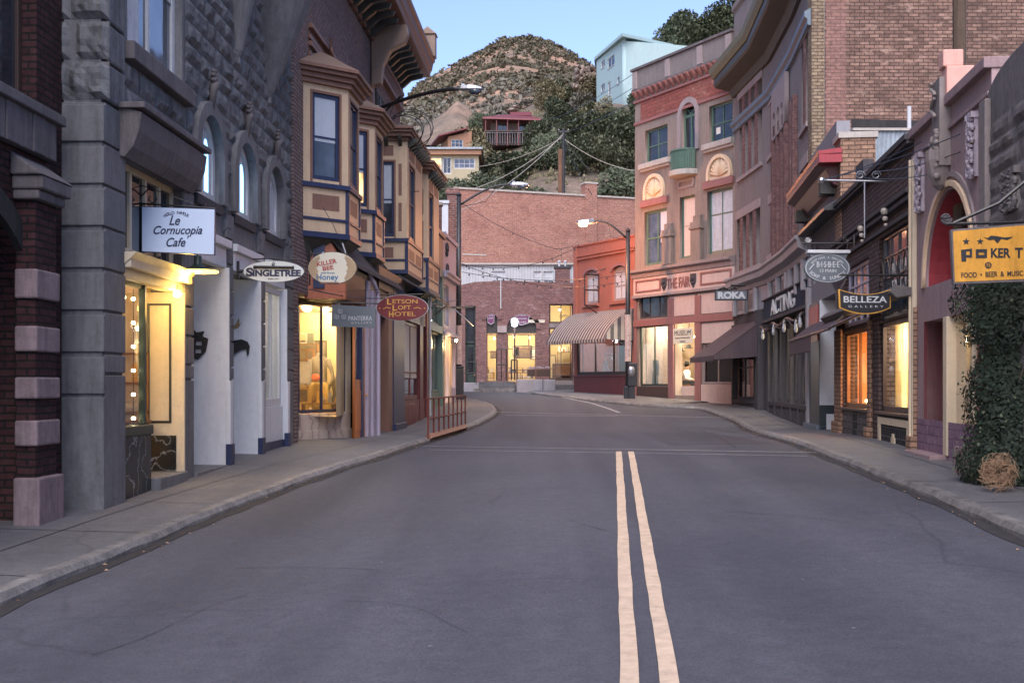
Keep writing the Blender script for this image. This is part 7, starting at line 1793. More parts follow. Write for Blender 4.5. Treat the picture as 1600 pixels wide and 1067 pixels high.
# red roofed house
zh = slopez(P_(800, 116), 116)
th = thing('red_roof_house', 'low house with dark red metal roof and railed veranda among hillside trees', 'house', (P_(800, 116), 116, W(800, 206, 116).z))
MB().box(-2.2, 2.9, .8, 6, -1.2, 1.35).build('wall', 'dark_brown', th)
b = MB().loft([[(-3.0, -.7, 1.15), (2.95, -.8, .95), (3.1, 6.5, 1.2), (-3.0, 6.5, 1.2)], [(-2.9, -.6, 1.35), (2.9, -.7, 1.12), (3.0, 6.5, 1.3), (-2.9, 6.5, 1.3)], [(-.9, 2.2, 2.25), (1.7, 2.2, 2.2), (1.8, 4, 2.2), (-.8, 4, 2.2)]]); b.build('roof', 'roof_red', th, bevel=.02)
MB().prof([(1.2, 1.9), (3.6, 1.9), (2.4, 2.55)], -.2, 2.0).build('roof_gable', 'roof_red', th, bevel=.02)
b = MB()
for k in range(6): b.box(-2.7 + k * 1.1, -2.6 + k * 1.1, -.5, -.4, -1.5, 1.15)
b.build('veranda_post', 'wine', th); b = MB().box(-2.8, 3, -.6, .8, -.1, 0)
b.build('veranda_floor', 'dark_brown', th)
b = MB()
for k in range(23): b.tube([(-2.7 + k * .25, -.5, -1.3), (-2.7 + k * .25, -.5, -.2)], .02, 4)
b.tube([(-2.7, -.5, -.2), (2.9, -.5, -.2)], .03, 5); b.build('veranda_rail', 'grey_stone_trim', th)
window(th, -1.5, -.4, .2, 1.0, .72, 'dark_brown', 'glass_dark', 2, 1, .06); window(th, .6, 2.2, .2, 1.0, .72, 'dark_brown', 'glass_dark', 3, 1, .06)
# orange house corner with blue lattice window
fo = Fac('orange_house', 'small orange house end with red eave and blue lattice window', 'house', (P_(700, 101), 101), (P_(737, 101.5), 101.5), W(715, 248, 99).z)
slab('wall', 'house_orange', fo.o, [(0, -4), (fo.L, -4), (fo.L, 2.9), (0, 2.3)], [rect(.3, 1.35, .85, 2.1)], 0, .2); window(fo.o, .3, 1.35, .85, 2.1, .04, 'white_trim', 'glass_blue', 3, 4, .05)
MB().extr([(-.9, -.5, 2.2), (fo.L * .8, -.5, 3.0), (fo.L * .8, -.5, 3.12), (-.9, -.5, 2.34)], (0, 4.5, 0)).build('roof', 'roof_red', fo.o); MB().box(0, fo.L, .2, 4, -4, 2.2).build('rear_wall', 'house_orange', fo.o)
# yellow house with long flat roof
fy = Fac('yellow_house', 'yellow trimmed house with long flat pale roof and wide windows above the chimney', 'house', (P_(655, 86), 86), (P_(748, 86), 86), W(700, 296, 86).z)
o = fy.o; q = fy.u; z = fy.z; zt = z(700, 243)
ws = [bw(fy, 672, 690, 246, 272), bw(fy, 692, 705, 246, 272), bw(fy, 709, 742, 248, 264)]
slab('wall', 'house_yellow', o, rect(0, fy.L, -2, zt), [rect(*w__) for w__ in ws], 0, .2)
window(o, *ws[0], .05, 'white_trim', 'glass_warm', 1, 1, .06); window(o, *ws[1], .05, 'white_trim', 'glass_dark', 2, 1, .06); window(o, *ws[2], .05, 'white_trim', 'glass_blue', 4, 2, .06)
MB().box(-.3, fy.L + .2, -.4, 5, zt, zt + .35).build('eave', 'house_orange', o); MB().loft([[(-.4, -.6, zt + .36), (fy.L + .3, -.6, zt + .36), (fy.L + .3, 5, zt + .36), (-.4, 5, zt + .36)], [(-.4, -.6, zt + .5), (fy.L + .3, -.6, zt + .5), (fy.L + .1, 5, zt + 1.0), (-.4, 5, zt + 1.1)]]).build('roof', 'metal_siding', o)
MB().box(0, fy.L, .2, 4.5, -2, zt).build('rear_wall', 'house_yellow', o)
for t in bpy.data.objects:
    pass
# utility poles and wires
tp = thing('utility_pole', 'tall dark utility pole with cross arm above the red brick wall', 'utility pole', W(880.5, 310, 73)); hp = (310 - 201) / F * 73
MB().tube([(0, 0, -2), (0, 0, hp)], .11, 10, .09).build('pole', 'pole_metal', tp); MB().box(-.35, .35, -.05, .05, hp - .25, hp - .15).build('cross_arm', 'pole_metal', tp); MB().ball((-.3, 0, hp - .08), .05, 6).ball((.3, 0, hp - .08), .05, 6).build('insulator', 'stone_pale', tp)
b = MB()
for k in range(12): b.box(.1, .2, -.02, .02, .4 + k * .32, .43 + k * .32)
b.build('climbing_step', 'black_metal', tp)
tp2 = thing('utility_pole', 'shorter brown wooden pole stub beside the tall utility pole', 'utility pole', W(875.5, 310, 73)); MB().tube([(0, 0, -2), (0, 0, 3.1)], .15, 10).build('pole', 'pole_wood', tp2)
tp3 = thing('utility_pole', 'small distant pole with cross arm among bushes at the right of the slope', 'utility pole', W(975.5, 295, 84)); MB().tube([(0, 0, -1), (0, 0, 1.2)], .05, 8).box(-.5, .5, -.03, .03, 1.0, 1.06).build('pole', 'stone_pale', tp3)
def wire(label, a, c, sag, r=.012, n=24, cat='cable', name='cable', group=None, mat='black_metal', bulbs=0):
    a, c = Vector(a), Vector(c); pts = [a.lerp(c, k / n) - Vector((0, 0, sag * 4 * (k / n) * (1 - k / n))) - a for k in range(n + 1)]
    if bulbs:
        t = thing(name, label, cat, a, 0, group); MB().tube(pts, r, 5).build('cord', mat, t)
        for k in range(bulbs):
            s = (k + .5) / bulbs; p = pts[min(n, round(s * n))]; MB().ball((p.x, p.y, p.z - .06), .035, 6, rz=.05).build('bulb', 'black_metal', t)
        return t
    ob = MB().tube(pts, r, 5).build(name, mat); ob.location = a; return tag(ob, label, cat, group)
top = W(881, 203, 73)
for k, (px, py, Y, s) in enumerate(((718, 330, 60, .5), (740, 295, 66, .4), (700, 262, 80, .6), (1000, 268, 72, .4), (960, 300, 70, .2), (925, 305, 68, .1))): wire(('lower slack cable from the utility pole to the near street lamp', 'second cable from the utility pole down to the brick wall', 'long cable from the utility pole to the yellow house', 'cable from the utility pole to the right over the hillside', 'steep guy wire right of the utility pole', 'short guy wire close by the utility pole')[k], W(881, 208 + 3 * k, 73), W(px, py, Y), s, .018, mat='stone_pale' if k < 4 else 'black_metal')
for k in range(3): wire(('topmost', 'middle', 'lowest')[k] + ' of three cables crossing before the pale blue house', W(995, 112 + 22 * k, 50), W(845, 190 + 12 * k, 110), .4, .014, group='cables before the pale blue house')
# ================================================================== STREET LAMPS, SIGNS, SMALL THINGS
def cobra(t, p0, p1, rise, r=.045, wire_=True):
    """curved arm from p0 to the lamp head at p1 (local)"""
    p0, p1 = Vector(p0), Vector(p1); n = 14; pts = []
    for k in range(n + 1): s = k / n; pts.append(p0.lerp(p1, s) + Vector((0, 0, rise * math.sin(math.pi / 2 * s) - rise * s)))
    MB().tube(pts, r, 8).build('arm', 'pole_metal', t, smooth=True)
    return pts
def lamp_head(t, p, dirx, lit=False, s=1.0, ang=0):
    h = bpy.data.objects.new('lamp_head', None)
    b = MB(); rings = []
    for k, (x, w_, z0, z1) in enumerate(((0, .05, -.04, .05), (.08, .09, -.06, .09), (.3, .15, -.08, .1), (.55, .16, -.08, .08), (.72, .12, -.07, .04), (.8, .05, -.05, 0))):
        rings.append([(dirx * x * s, -w_ * s, z0 * s * .3), (dirx * x * s, -w_ * s * .8, z1 * s), (dirx * x * s, w_ * s * .8, z1 * s), (dirx * x * s, w_ * s, z0 * s * .3), (dirx * x * s, w_ * s * .7, z0 * s), (dirx * x * s, -w_ * s * .7, z0 * s)])
    ob = b.loft(rings).build('lamp_head', 'steel', t, bevel=.008); ob.location = p; ob.rotation_euler = (0, 0, ang)
    MB().ball((dirx * .52 * s, 0, -.08 * s), .2 * s, 12, .15 * s, .12 * s).build('lamp_lens', 'street_bulb' if lit else 'glass_blue', ob, smooth=True)
    MB().box(dirx * .1 * s, dirx * .2 * s, -.03, .03, .09 * s, .15 * s).build('photocell', 'steel', ob)
    if lit:
        L = bpy.data.lights.new('lamp_light', 'POINT'); L.energy = 210; L.color = (1, .4, .17); L.shadow_soft_size = .2
        lo = bpy.data.objects.new('lamp_light', L); C.objects.link(lo); lo.parent = t; lo.location = Vector(p) + Vector((dirx * .45, 0, -.45))
# wall-mounted arm
wm = W(592, 170, 33.0); hd = W(716, 139, 30.5)
t = thing('street_lamp', 'unlit street lamp on a curved arm fixed to the brown brick wall, with coiled cable', 'street lamp', wm)
MB().box(-.2, .05, -.12, .12, -.35, .3).build('wall_bracket', 'pole_metal', t, bevel=.02)
hv = hd - wm; cobra(t, (0, 0, 0), hv, .45, .055); MB().tube([(.0, 0, -.25), hv * .3 + Vector((0, 0, .2))], .03, 6).build('brace', 'pole_metal', t)
lamp_head(t, hv, 1, s=.85)
b = MB()
for k, (rr, cx, cz_) in enumerate(((.5, .8, -.65), (.62, .95, -.6), (.56, .7, -.72), (.66, .85, -.68))): b.tube([(cx + rr * math.cos(a * .3142) , -.25 + .04 * k, cz_ + rr * .85 * math.sin(a * .3142)) for a in range(21)], .014, 5)
b.tube([(.35, -.2, -.2), (.5, -.1, .3)], .012, 5).build('cable_coil', 'black_metal', t)
# pole lamps
def pole_lamp(label, px, Y, top_py, head_px, head_py, dirx, lit, armz, r=.11):
    base = Vector((P_(px, Y), Y, roadz(P_(px, Y), Y) + KH)); t = thing('street_lamp', label, 'street lamp', base, 0); h = CH + (600 - top_py) / F * Y - base.z
    MB().tube([(0, 0, 0), (0, 0, h)], r, 12, r * .8).lathe([(r, h), (r * .9, h + .08), (.01, h + .14)], (0, 0, 0), 12).build('pole', 'pole_metal', t, smooth=True)
    b = MB().box(-.19, .19, -.19, .19, -.2, 1.25).box(-.21, .21, -.21, .21, 1.25, 1.33).box(-.22, .22, -.22, .22, -.2, .12) if dirx > 0 else MB().box(-.16, .16, -.16, .16, -.2, .5)
    b.build('base_box', 'pole_metal', t, bevel=.03)
    MB().lathe([(r + .012, 1.4 if dirx > 0 else 1.5), (r + .012, 2.95 if dirx > 0 else 3.4)], (0, 0, 0), 14).build('poster_wrap', 'poster_mix', t)
    hd = Vector((P_(head_px, Y), Y, CH + (600 - head_py) / F * Y)) - base; p0 = Vector((dirx * .08, 0, h - armz)); cobra(t, p0, hd, .9, .045)
    MB().tube([p0 - Vector((0, 0, .1)), (p0 + hd) / 2 + Vector((0, 0, -.28)), hd + Vector((-dirx * .5, 0, -.02))], .012, 5).build('stay_cable', 'black_metal', t)
    lamp_head(t, hd, dirx, lit); return t
tl1 = pole_lamp('tall black street lamp with unlit head and poster-wrapped pole beside the left kerb', 717, 46, 306, 797, 289, 1, False, .35)
tl2 = pole_lamp('glowing orange street lamp on a black pole beside the museum building', 981, 46.8, 362, 931, 347, -1, True, .25)
t = thing('pay_phone', 'grey pay phone box mounted beside the foot of the glowing street lamp', 'pay phone', (P_(987, 46.6), 46.6, roadz(5, 46.6) + KH))
MB().box(-.12, .12, -.1, .12, 0, .5).build('stand', 'pole_metal', t); MB().box(-.16, .22, -.14, .14, .5, 1.45).build('cabinet', 'pole_metal', t, bevel=.03); MB().ball((-.02, -.15, 1.1), .14, 10, .04, .25).build('face_plate', 'steel', t, smooth=True)

# rail on the left kerb
a, c = ghit(669, 684, KH), ghit(727, 667, KH)
t = railing('rust red iron guard rail on a raised kerb at the left pavement edge', [tuple(a), tuple(c)], .9, 'rust_rail', 9, (.48,), .024, 'guard_rail')
MB().tube([(0, 0, 0), tuple(c - a)], .09, 4).build('kerb_base', 'brown_trim', t)

# ---- hanging signs: board faces the viewer down the street; sizes from the photo at the sign's own depth
class Sign:
    def __init__(s, name, label, px, py, Y, rz=0):
        s.Y = Y; s.px = px; s.py = py; s.k = Y / F; s.o = thing(name, label, 'sign', W(px, py, Y), rz)
    def X(s, px): return (px - s.px) * s.k
    def Z(s, py): return (s.py - py) * s.k
    def board(s, poly, mat, y0=-.03, y1=.03, name='board', bevel=.006): return slab(name, mat, s.o, [(s.X(x), s.Z(y)) for x, y in poly], [], y0, y1, bevel=bevel)
    def ell(s, rx, ry, dx=0, dy=0, n=40): return [(s.px + dx + rx * math.cos(6.28318 * k / n), s.py + dy + ry * math.sin(6.28318 * k / n)) for k in range(n)]
    def text(s, txt, mat, px, py, w_, h_, y=-.03, **k): return text(txt, mat, s.o, s.X(px), s.Z(py), w_ * s.k, h_ * s.k if h_ else None, y, **k)
    def tube(s, pts, r=.014, name='bracket', mat='black_metal', y=0): return MB().tube([(s.X(x), y, s.Z(p)) for x, p in pts], r, 6).build(name, mat, s.o)
    def wallbar(s, pxw, y, r=.016, x2=None, name='bracket'): return s.tube([(pxw, y), (x2 or s.px, y)], r, name)
def ring_poly(p, k, cx, cy): return [(cx + (x - cx) * k, cy + (y - cy) * k) for x, y in p]

s = Sign('cafe_sign', 'pale blue rectangular hanging sign reading Le Cornucopia Cafe', 279, 361, 14.6)
bd = [(223, 324), (336, 328), (335, 398), (223, 393)]
s.board([(222, 323), (337, 327), (336, 399), (222, 394)], 'sign_navy', -.02, .02, 'board_edge'); s.board(bd, 'sign_white', -.026, .026)
arc_text('WORLD FAMOUS', 'sign_navy', s.o, s.X(277), s.Z(344), 22 * s.k, 11 * s.k, math.pi * .82, math.pi * .18, 4.5 * s.k, -.026)
s.text('Le', 'sign_navy', 274, 345, 17, 15, -.026, shear=.35, bold=.01); s.text('Cornucopia', 'sign_navy', 279, 362, 76, 17, -.026, shear=.35, bold=.012); s.text('Cafe', 'sign_navy', 276, 379, 30, 14, -.026, shear=.35, bold=.012); s.text("'", 'sign_navy', 295, 371, 3, 5, -.026, shear=.3)
s.tube([(217, 330), (217, 300)], .012); s.tube([(190, 405), (245, 404), (252, 402)], .02); 
s.tube([(217, 322), (222, 305), (232, 296), (242, 300), (245, 312), (238, 318), (232, 312), (235, 306)], .01, 'scroll'); s.tube([(216, 288), (250, 300), (300, 318)], .006, 'stay_wire'); s.tube([(217, 318), (336, 326)], .012, 'top_bar')
for x in (232, 320): s.tube([(x, 326), (x, 318)], .008, 'hook')
s.tube([(190, 322), (222, 320)], .016)
# gooseneck lamp below it
t = thing('pendant_lamp', 'dark enamel pendant lamp with glowing yellow rim under the cafe sign', 'lamp', W(309, 424, 15.6)); k = 15.6 / F
MB().lathe([(.001, 24 * k), (6 * k, 24 * k), (6 * k, 12 * k), (9 * k, 8 * k), (30 * k, 1 * k), (31 * k, -.5 * k), (29 * k, 0), (9 * k, 6 * k), (.001, 8 * k)], (0, 0, 0), 24).build('shade', 'dark_green', t, smooth=True)
MB().lathe([(29 * k, -.3 * k), (31.5 * k, -1.5 * k), (31.5 * k, .8 * k)], (0, 0, 0), 24).build('rim', 'glow_gold', t)
MB().ball((0, 0, 1.5 * k), .045, 10).build('bulb', 'bulb_warm', t, smooth=True); MB().tube([(0, 0, 24 * k), (0, 0, 36 * k), (-.5, 0, 38 * k)], .015, 6).build('arm', 'black_metal', t)
L_ = bpy.data.lights.new('lamp_light', 'POINT'); L_.energy = 7; L_.color = (1, .58, .1); L_.shadow_soft_size = .06; lo = bpy.data.objects.new('lamp_light', L_); C.objects.link(lo); lo.parent = t; lo.location = (-.12, 0, -.1)
# cafe door lamp under the cream fascia
lamp(fl.o, U(15.35), -.0 - .08, 2.45, 4, (1, .6, .12), .05, 'entry_lamp', .12); lamp(fl.o, U(14.2), 1.2, 2.4, 22, (1, .74, .36), .05, cord=.2); lamp(fl.o, U(14.9), 1.9, 2.3, 14, (1, .7, .3), .05, cord=.2)
lamp(fl.o, bB[0] + 1.0, 1.7, 3.1, 12, PALE, .05, cord=.2); lamp(fl.o, bD[0] + .6, 1.5, 3.1, 18, PALE, .05, cord=.2)
t = thing('string_lights', 'string of warm glowing bulbs hanging down the edge of the cafe window', 'string lights', fl.world(gxx := U(14.63) - .14, .2, .74), math.atan2(fl.d.y, fl.d.x))
MB().tube([(0, 0, 0), (0, 0, 1.7), (-.5, .05, 1.62), (-1.0, .0, 1.7)], .006, 5).build('cord', 'black_metal', t)
for k in range(6): MB().ball((0, 0, .08 + k * .3), .026, 8).build('bulb', 'small_bulb', t)
for x in (-.25, -.5, -.75, -.95): MB().ball((x, .03, 1.58), .026, 8).build('bulb', 'small_bulb', t)
rzl = math.atan2(fl.d.y, fl.d.x)
for lb, px, py, w_, h_, pc in (('menu sheet low on the far side wall inside the cafe window', 212, 628, .2, .24, 'paper'), ('framed menu halfway up inside the cafe window', 214, 597, .22, .42, 'paper'), ('dark chalk board hanging on the far wall inside the cafe window', 200, 555, .34, .5, 'cloth_grey'), ('bright little picture high inside the cafe window', 196, 500, .3, .3, 'paper')):
    picture(lb, W(px, py, 15.9), 0, w_, h_, pc, 'dark_brown')
t = thing('cafe_table', 'small round cafe table with cup behind the cafe window glass', 'table', W(198, 744, 15.4), rzl); MB().lathe([(.32, .72), (.32, .75)], (0, 0, 0), 20).build('tabletop', 'wood', t); MB().tube([(0, 0, 0), (0, 0, .72)], .03, 8).lathe([(.2, 0), (.2, .03)], (0, 0, 0), 12).build('pedestal', 'black_metal', t)
t = thing('shop_shelf', 'white shelf unit with small wares inside the right white shop window', 'shelf', fl.world(bD[0] + .8, 1.1, .1), rzl)
MB().box(-.5, .5, 0, .3, 0, .03).box(-.5, .5, 0, .3, .8, .83).box(-.5, .5, 0, .3, 1.4, 1.43).box(-.5, .5, 0, .3, 2.0, 2.03).box(-.53, -.5, 0, .3, 0, 2.1).box(.5, .53, 0, .3, 0, 2.1).build('carcass', 'wood', t)
b = MB(); rnd = random.Random(3)
for z_ in (.83, 1.43, 2.03):
    for k in range(6): b.lathe([(.001, 0), (rnd.uniform(.03, .07), .01), (rnd.uniform(.04, .08), .1), (.03, rnd.uniform(.15, .3)), (.001, .3)], (-.42 + k * .16, .15, z_), 8)
b.build('ware', 'ornament', t)
goods('wooden shelf of mugs and jars on the far wall of the cafe', W(203, 700, 15.7), 0, .5, (.5, .9, 1.3), 51)
# cut-iron silhouettes on the white recess walls
t = thing('iron_cutout', 'dark iron bull silhouette fixed on the white reveal by the oval sign', 'wall art', fl.world(bC[1] - .06, .25, 1.85), rzl + R(90))
# face of the reveal looks down the street: flat cutout in its plane
ol = [(-.22, .1), (-.17, .16), (-.05, .15), (.1, .17), (.2, .13), (.24, .05), (.22, -.1), (.19, -.1), (.18, 0), (.08, -.02), (-.02, -.08), (-.06, -.16), (-.09, -.14), (-.08, -.04), (-.15, .02), (-.24, .03), (-.27, .07)]
sl2 = slab('bull', 'black_metal', t, ol, [], -.02, .0); t.rotation_euler = (0, 0, R(2)); t.location = fl.world(bC[1] - .075, .33, 1.85)
t = thing('iron_cutout', 'round dark iron emblem on the white reveal left of the bull silhouette', 'wall art', fl.world(bB[1] - .075, .36, 1.85), R(2))
slab('emblem', 'black_metal', t, [(-.14, -.2), (-.02, -.22), (.1, -.1), (.14, .1), (.05, .14), (.08, .22), (-.04, .2), (-.1, .26), (-.13, .1)], [rect(-.06, .03, -.12, -.06), rect(-.05, .04, 0, .06)], -.02, 0)
t = thing('iron_cutout', 'small dark iron bird on the second stone pier', 'wall art', fl.world(bB[1] + .22, -.13, 2.15), R(2)); slab('bird', 'black_metal', t, [(-.08, 0), (0, .04), (.05, .14), (.06, .04), (.1, .08), (.04, -.02), (-.02, -.04)], [], -.02, 0)

s = Sign('oval_sign', 'ivory oval hanging sign with navy letters reading SINGLETREE', 428, 424.5, 17.8)
e = s.ell(48.5, 16.8); s.board(e, 'sign_navy', -.02, .02, 'board_edge'); s.board(ring_poly(e, .975, 428, 424.5), 'sign_pale', -.026, .026)
s.text('INGLETREE', 'sign_navy', 433, 427, 75, 10.5, -.026, bold=.05, shear=0); s.text('S', 'sign_navy', 390.5, 425.5, 11, 14, -.026, bold=.05)
s.text('BISBEE, ARIZ.', 'sign_black', 428, 436, 17, 2.2, -.026)
s.tube([(398, 417.5), (460, 418.5)], .022, 'singletree_bar', y=-.045); s.tube([(428, 417), (426, 413), (428, 410), (430, 413), (428, 416)], .007, 'hook', y=-.045)
for x in (398, 459): s.tube([(x, 416), (x, 421)], .012, 'hook', y=-.045)
s.tube([(372, 424), (382, 424)], .03); s.tube([(372, 408), (372, 436)], .025); s.tube([(395, 405), (428, 404), (470, 406)], .012)

s = Sign('honey_sign', 'round ivory hanging sign with honeycomb border reading KILLER BEE Honey', 519.5, 419, 21.5)
e = s.ell(38.5, 25.5); s.board(e, 'dark_brown', -.02, .02, 'board_edge'); s.board(ring_poly(e, .97, 519.5, 419), 'sign_ivory', -.026, .026)
b = MB(); rnd = random.Random(1)
for i in range(-14, 15):
    for j in range(-9, 10):
        x, y = i * 2.9 + (1.45 if j % 2 else 0), j * 2.6; r_ = (x / 36.5) ** 2 + (y / 24) ** 2
        if r_ < 1 and (abs(x) > 24 - abs(y) * .25) : b.tube([(s.k * (x + 1.25 * math.cos(k * 1.047)), -.029, s.k * (y + 1.25 * math.sin(k * 1.047))) for k in range(7)], .0045, 4)
b.build('honeycomb_border', 'honeycomb', s.o)
s.text('KILLER', 'sign_red', 511, 410.5, 31, 7, -.026, bold=.02, rot=.18); s.text('BEE', 'sign_red', 513, 419, 17, 6.5, -.026, bold=.02, rot=.14)
s.text('wild flower', 'sign_blue', 513, 426.5, 22, 3, -.026, shear=.3); s.text('Honey', 'sign_blue', 512, 434.5, 34, 12, -.026, bold=.012)
s.tube([(484, 397), (540, 397)], .016); s.tube([(484, 390), (484, 446)], .02); s.tube([(503, 405), (500, 398), (506, 394)], .012, 'hook', 'sign_silver'); s.tube([(539, 403), (540, 395), (535, 380)], .012, 'hook', 'sign_silver'); s.tube([(540, 397), (520, 350), (505, 325)], .006, 'stay_wire')
b = MB().box(s.X(500), s.X(530), -.03, -.026, s.Z(443.5), s.Z(441)); b.build('painted_line', 'brown_trim', s.o)

s = Sign('gallery_sign', 'grey rectangular hanging sign with three spirals reading PANTERRA GALLERY', 552, 494, 23.0)
s.board([(519, 476), (587, 480), (586, 512.5), (518, 510)], 'sign_grey', -.02, .02)
for cx, cy in ((532.5, 486), (527, 495), (538, 495)): MB().tube([(s.X(cx + (.6 + .22 * k) * math.cos(k * .62)), -.024, s.Z(cy + (.6 + .22 * k) * math.sin(k * .62))) for k in range(18)], .006, 5).build('spiral', 'sign_silver', s.o)
s.text('PANTERRA', 'sign_silver', 563, 497.5, 37, 7, -.02); s.text('GALLERY', 'sign_silver', 565, 504.5, 32, 2.8, -.02, sp=1.6)
for x in (529, 577): s.tube([(x, 478), (x, 473)], .016, 'hook', 'steel')
s.tube([(519, 473), (592, 474)], .016); s.tube([(528, 456), (595, 452)], .005, 'stay_wire')

s = Sign('hotel_sign', 'wine red oval hanging sign with gold letters reading LETSON LOFT HOTEL', 628.5, 481, 27.5)
e = s.ell(41, 20.2); s.board(e, 'sign_silver', -.018, .018, 'board_edge'); s.board(ring_poly(e, .975, 628.5, 481), 'sign_wine', -.026, .026)
for k, (a_, b_2, x, y, w_) in enumerate((('L', 'ETSON', 629, 471.5, 48), ('L', 'OFT', 628, 481, 29), ('H', 'OTEL', 629, 491, 42))):
    h_ = 7.5; s.text(a_, 'sign_gold', x - w_ / 2 + 3.5, y, 7, h_ + 1.5, -.026, bold=.02); s.text(b_2, 'sign_gold', x + 4, y - .4, w_ - 9, h_ - 1, -.026, bold=.005)
for d in (-1, 1): s.tube([(628.5 + d * 18, 482), (628.5 + d * 24, 480.5), (628.5 + d * 30, 483)], .01, 'flourish', 'sign_gold', y=-.03); MB().ball((s.X(628.5 + d * 35), -.03, s.Z(482)), .02, 6).build('dot', 'sign_gold', s.o)
s.tube([(588, 461), (660, 460)], .018); s.tube([(612, 462), (612, 458)], .01, 'hook'); s.tube([(645, 463), (645, 458)], .01, 'hook')

# right-hand signs
s = Sign('oval_sign', 'dark grey oval hanging sign reading BISBEE SOAP & SUNDRY under a pale cap', 1292, 417, 21.5, R(4))
s.board([(1263, 396), (1326, 395), (1320, 408), (1268, 408)], 'sign_grey', -.02, .02, 'top_board'); MB().box(s.X(1260), s.X(1328), -.06, .06, s.Z(396), s.Z(391)).build('cap', 'sign_silver', s.o, bevel=.006)
e = s.ell(36.5, 23, 0, 2); s.board(e, 'sign_grey', -.03, .03); e2 = ring_poly(e, .955, 1292, 419); e3 = ring_poly(e, .93, 1292, 419)
slab('border', 'sign_silver', s.o, [(s.X(x), s.Z(y)) for x, y in e2], [[(s.X(x), s.Z(y)) for x, y in e3]], -.034, -.03)
arc_text('BOUTIQUE & GALLERY', 'sign_silver', s.o, 0, s.Z(419), 27.5 * s.k, 16.5 * s.k, math.pi * .86, math.pi * .14, 3.2 * s.k, -.03)
s.text('B·I·S·B·E·E', 'sign_silver', 1293, 413.5, 36, 9, -.03, bold=.01); s.text('13 MAIN', 'sign_silver', 1293, 423.5, 26, 5, -.03)
arc_text('SOAP & SUNDRY', 'sign_silver', s.o, 0, s.Z(414), 32 * s.k, 21 * s.k, math.pi * 1.17, math.pi * 1.83, 5.2 * s.k, -.03, bold=.01, flip=True)
for d in (-1, 1): s.tube([(1292 + d * 21, 413), (1292 + d * 25, 417), (1292 + d * 29, 422)], .008, 'flourish', 'sign_silver', y=-.033)
s.tube([(1252, 381), (1337, 380)], .018); s.tube([(1336, 366), (1336, 384)], .018); s.tube([(1262, 392), (1262, 381)], .01, 'hook'); s.tube([(1325, 391), (1325, 381)], .01, 'hook')
s.tube([(1322 + (5 - .25 * k) * math.cos(k * .6), 374 + (5 - .25 * k) * math.sin(k * .6)) for k in range(18)], .009, 'scroll'); s.tube([(1262 + (5 - .25 * k) * math.cos(k * .6), 375 + (4 - .2 * k) * math.sin(k * .6)) for k in range(18)], .009, 'scroll', 'sign_silver')

s = Sign('gallery_sign', 'black hanging sign with gold curved border reading BELLEZA GALLERY', 1350.5, 469, 18.6, R(4))
def curvy(k=1.0):
    cx, cy = 1350.5, 470; top_ = [(1309 + 83 * t / 10, 452 + 8 * (1 - ((t - 5) / 5) ** 2)) for t in range(11)]; bot = [(1392 - 82 * t / 10, 481 + 10 * (1 - ((t - 5) / 5) ** 2)) for t in range(11)]
    return [(cx + (x - cx) * k, cy + (y - cy) * (1 - (1 - k) * 2.2)) for x, y in top_ + bot]
s.board(curvy(), 'sign_gold', -.02, .02, 'border'); s.board(curvy(.96), 'sign_black', -.027, .027)
s.text('BELLEZA', 'sign_silver', 1351, 468, 69, 10, -.027, bold=.015); s.text('GALLERY', 'sign_silver', 1352, 479, 56, 3.4, -.027, sp=1.8)
s.tube([(1312, 430), (1432, 430)], .018); s.tube([(1312, 452), (1322, 436)], .006, 'stay_wire'); s.tube([(1390, 452), (1382, 436)], .006, 'stay_wire')

s = Sign('roka_sign', 'small black framed sign with white letters reading ROKA above the plum awning', 1142.5, 461, 40.5, R(-4))
MB().box(s.X(1117), s.X(1168), -.06, .06, s.Z(469.5), s.Z(453.5)).build('box', 'sign_black', s.o, bevel=.01); MB().box(s.X(1119), s.X(1166), -.065, -.06, s.Z(468), s.Z(455)).build('panel', 'sign_grey', s.o)
s.text('ROKA', 'sign_silver', 1143, 461.5, 43, 11, -.065, bold=.05); s.tube([(1120, 453), (1130, 449), (1138, 453), (1146, 449), (1152, 452)], .03, 'scroll'); s.tube([(1142, 453), (1142, 446), (1165, 446)], .04)

s = Sign('yellow_sign', 'weathered yellow sign with black stars and block letters beside the ivy', 1545, 399, 11.9, R(-2))
bd = [(1488, 362), (1612, 352), (1612, 436), (1491, 441)]
s.board([(1485.5, 359), (1614, 349), (1614, 440), (1489, 444)], 'stone_cap', -.03, .03, 'frame'); s.board(bd, 'sign_yellow', -.036, .036)
for cx, cy, r_ in ((1508, 378, 6), (1529.5, 378, 5.5)):
    s.board([(cx + r_ * (1 if k % 2 == 0 else .4) * math.sin(k * math.pi / 5), cy - r_ * (1 if k % 2 == 0 else .4) * math.cos(k * math.pi / 5)) for k in range(10)], 'sign_black', -.042, -.036, 'star', 0)
def blk(*r_, mat='sign_black'): return MB().box(s.X(r_[0]), s.X(r_[1]), -.042, -.036, s.Z(r_[3]), s.Z(r_[2])).build('block_letter', mat, s.o)
slab('block_letter', 'sign_black', s.o, [(s.X(x), s.Z(y)) for x, y in ((1500, 391), (1517, 389), (1517, 403), (1508, 403), (1508, 409), (1501, 409))], [[(s.X(x), s.Z(y)) for x, y in ((1508, 393.5), (1513.5, 393), (1513.5, 399), (1508, 399))]], -.042, -.036)
slab('block_letter', 'sign_black', s.o, [(s.X(x), s.Z(y)) for x, y in ((1523, 390), (1540, 390), (1540, 404), (1523, 404))], [[(s.X(x), s.Z(y)) for x, y in ((1527, 395), (1536, 395), (1536, 399), (1527, 399))]], -.042, -.036)
s.text('KER', 'sign_black', 1561, 396, 30, 15, -.036, bold=.03); s.text('T', 'sign_black', 1589, 396, 12, 16, -.036, bold=.03)
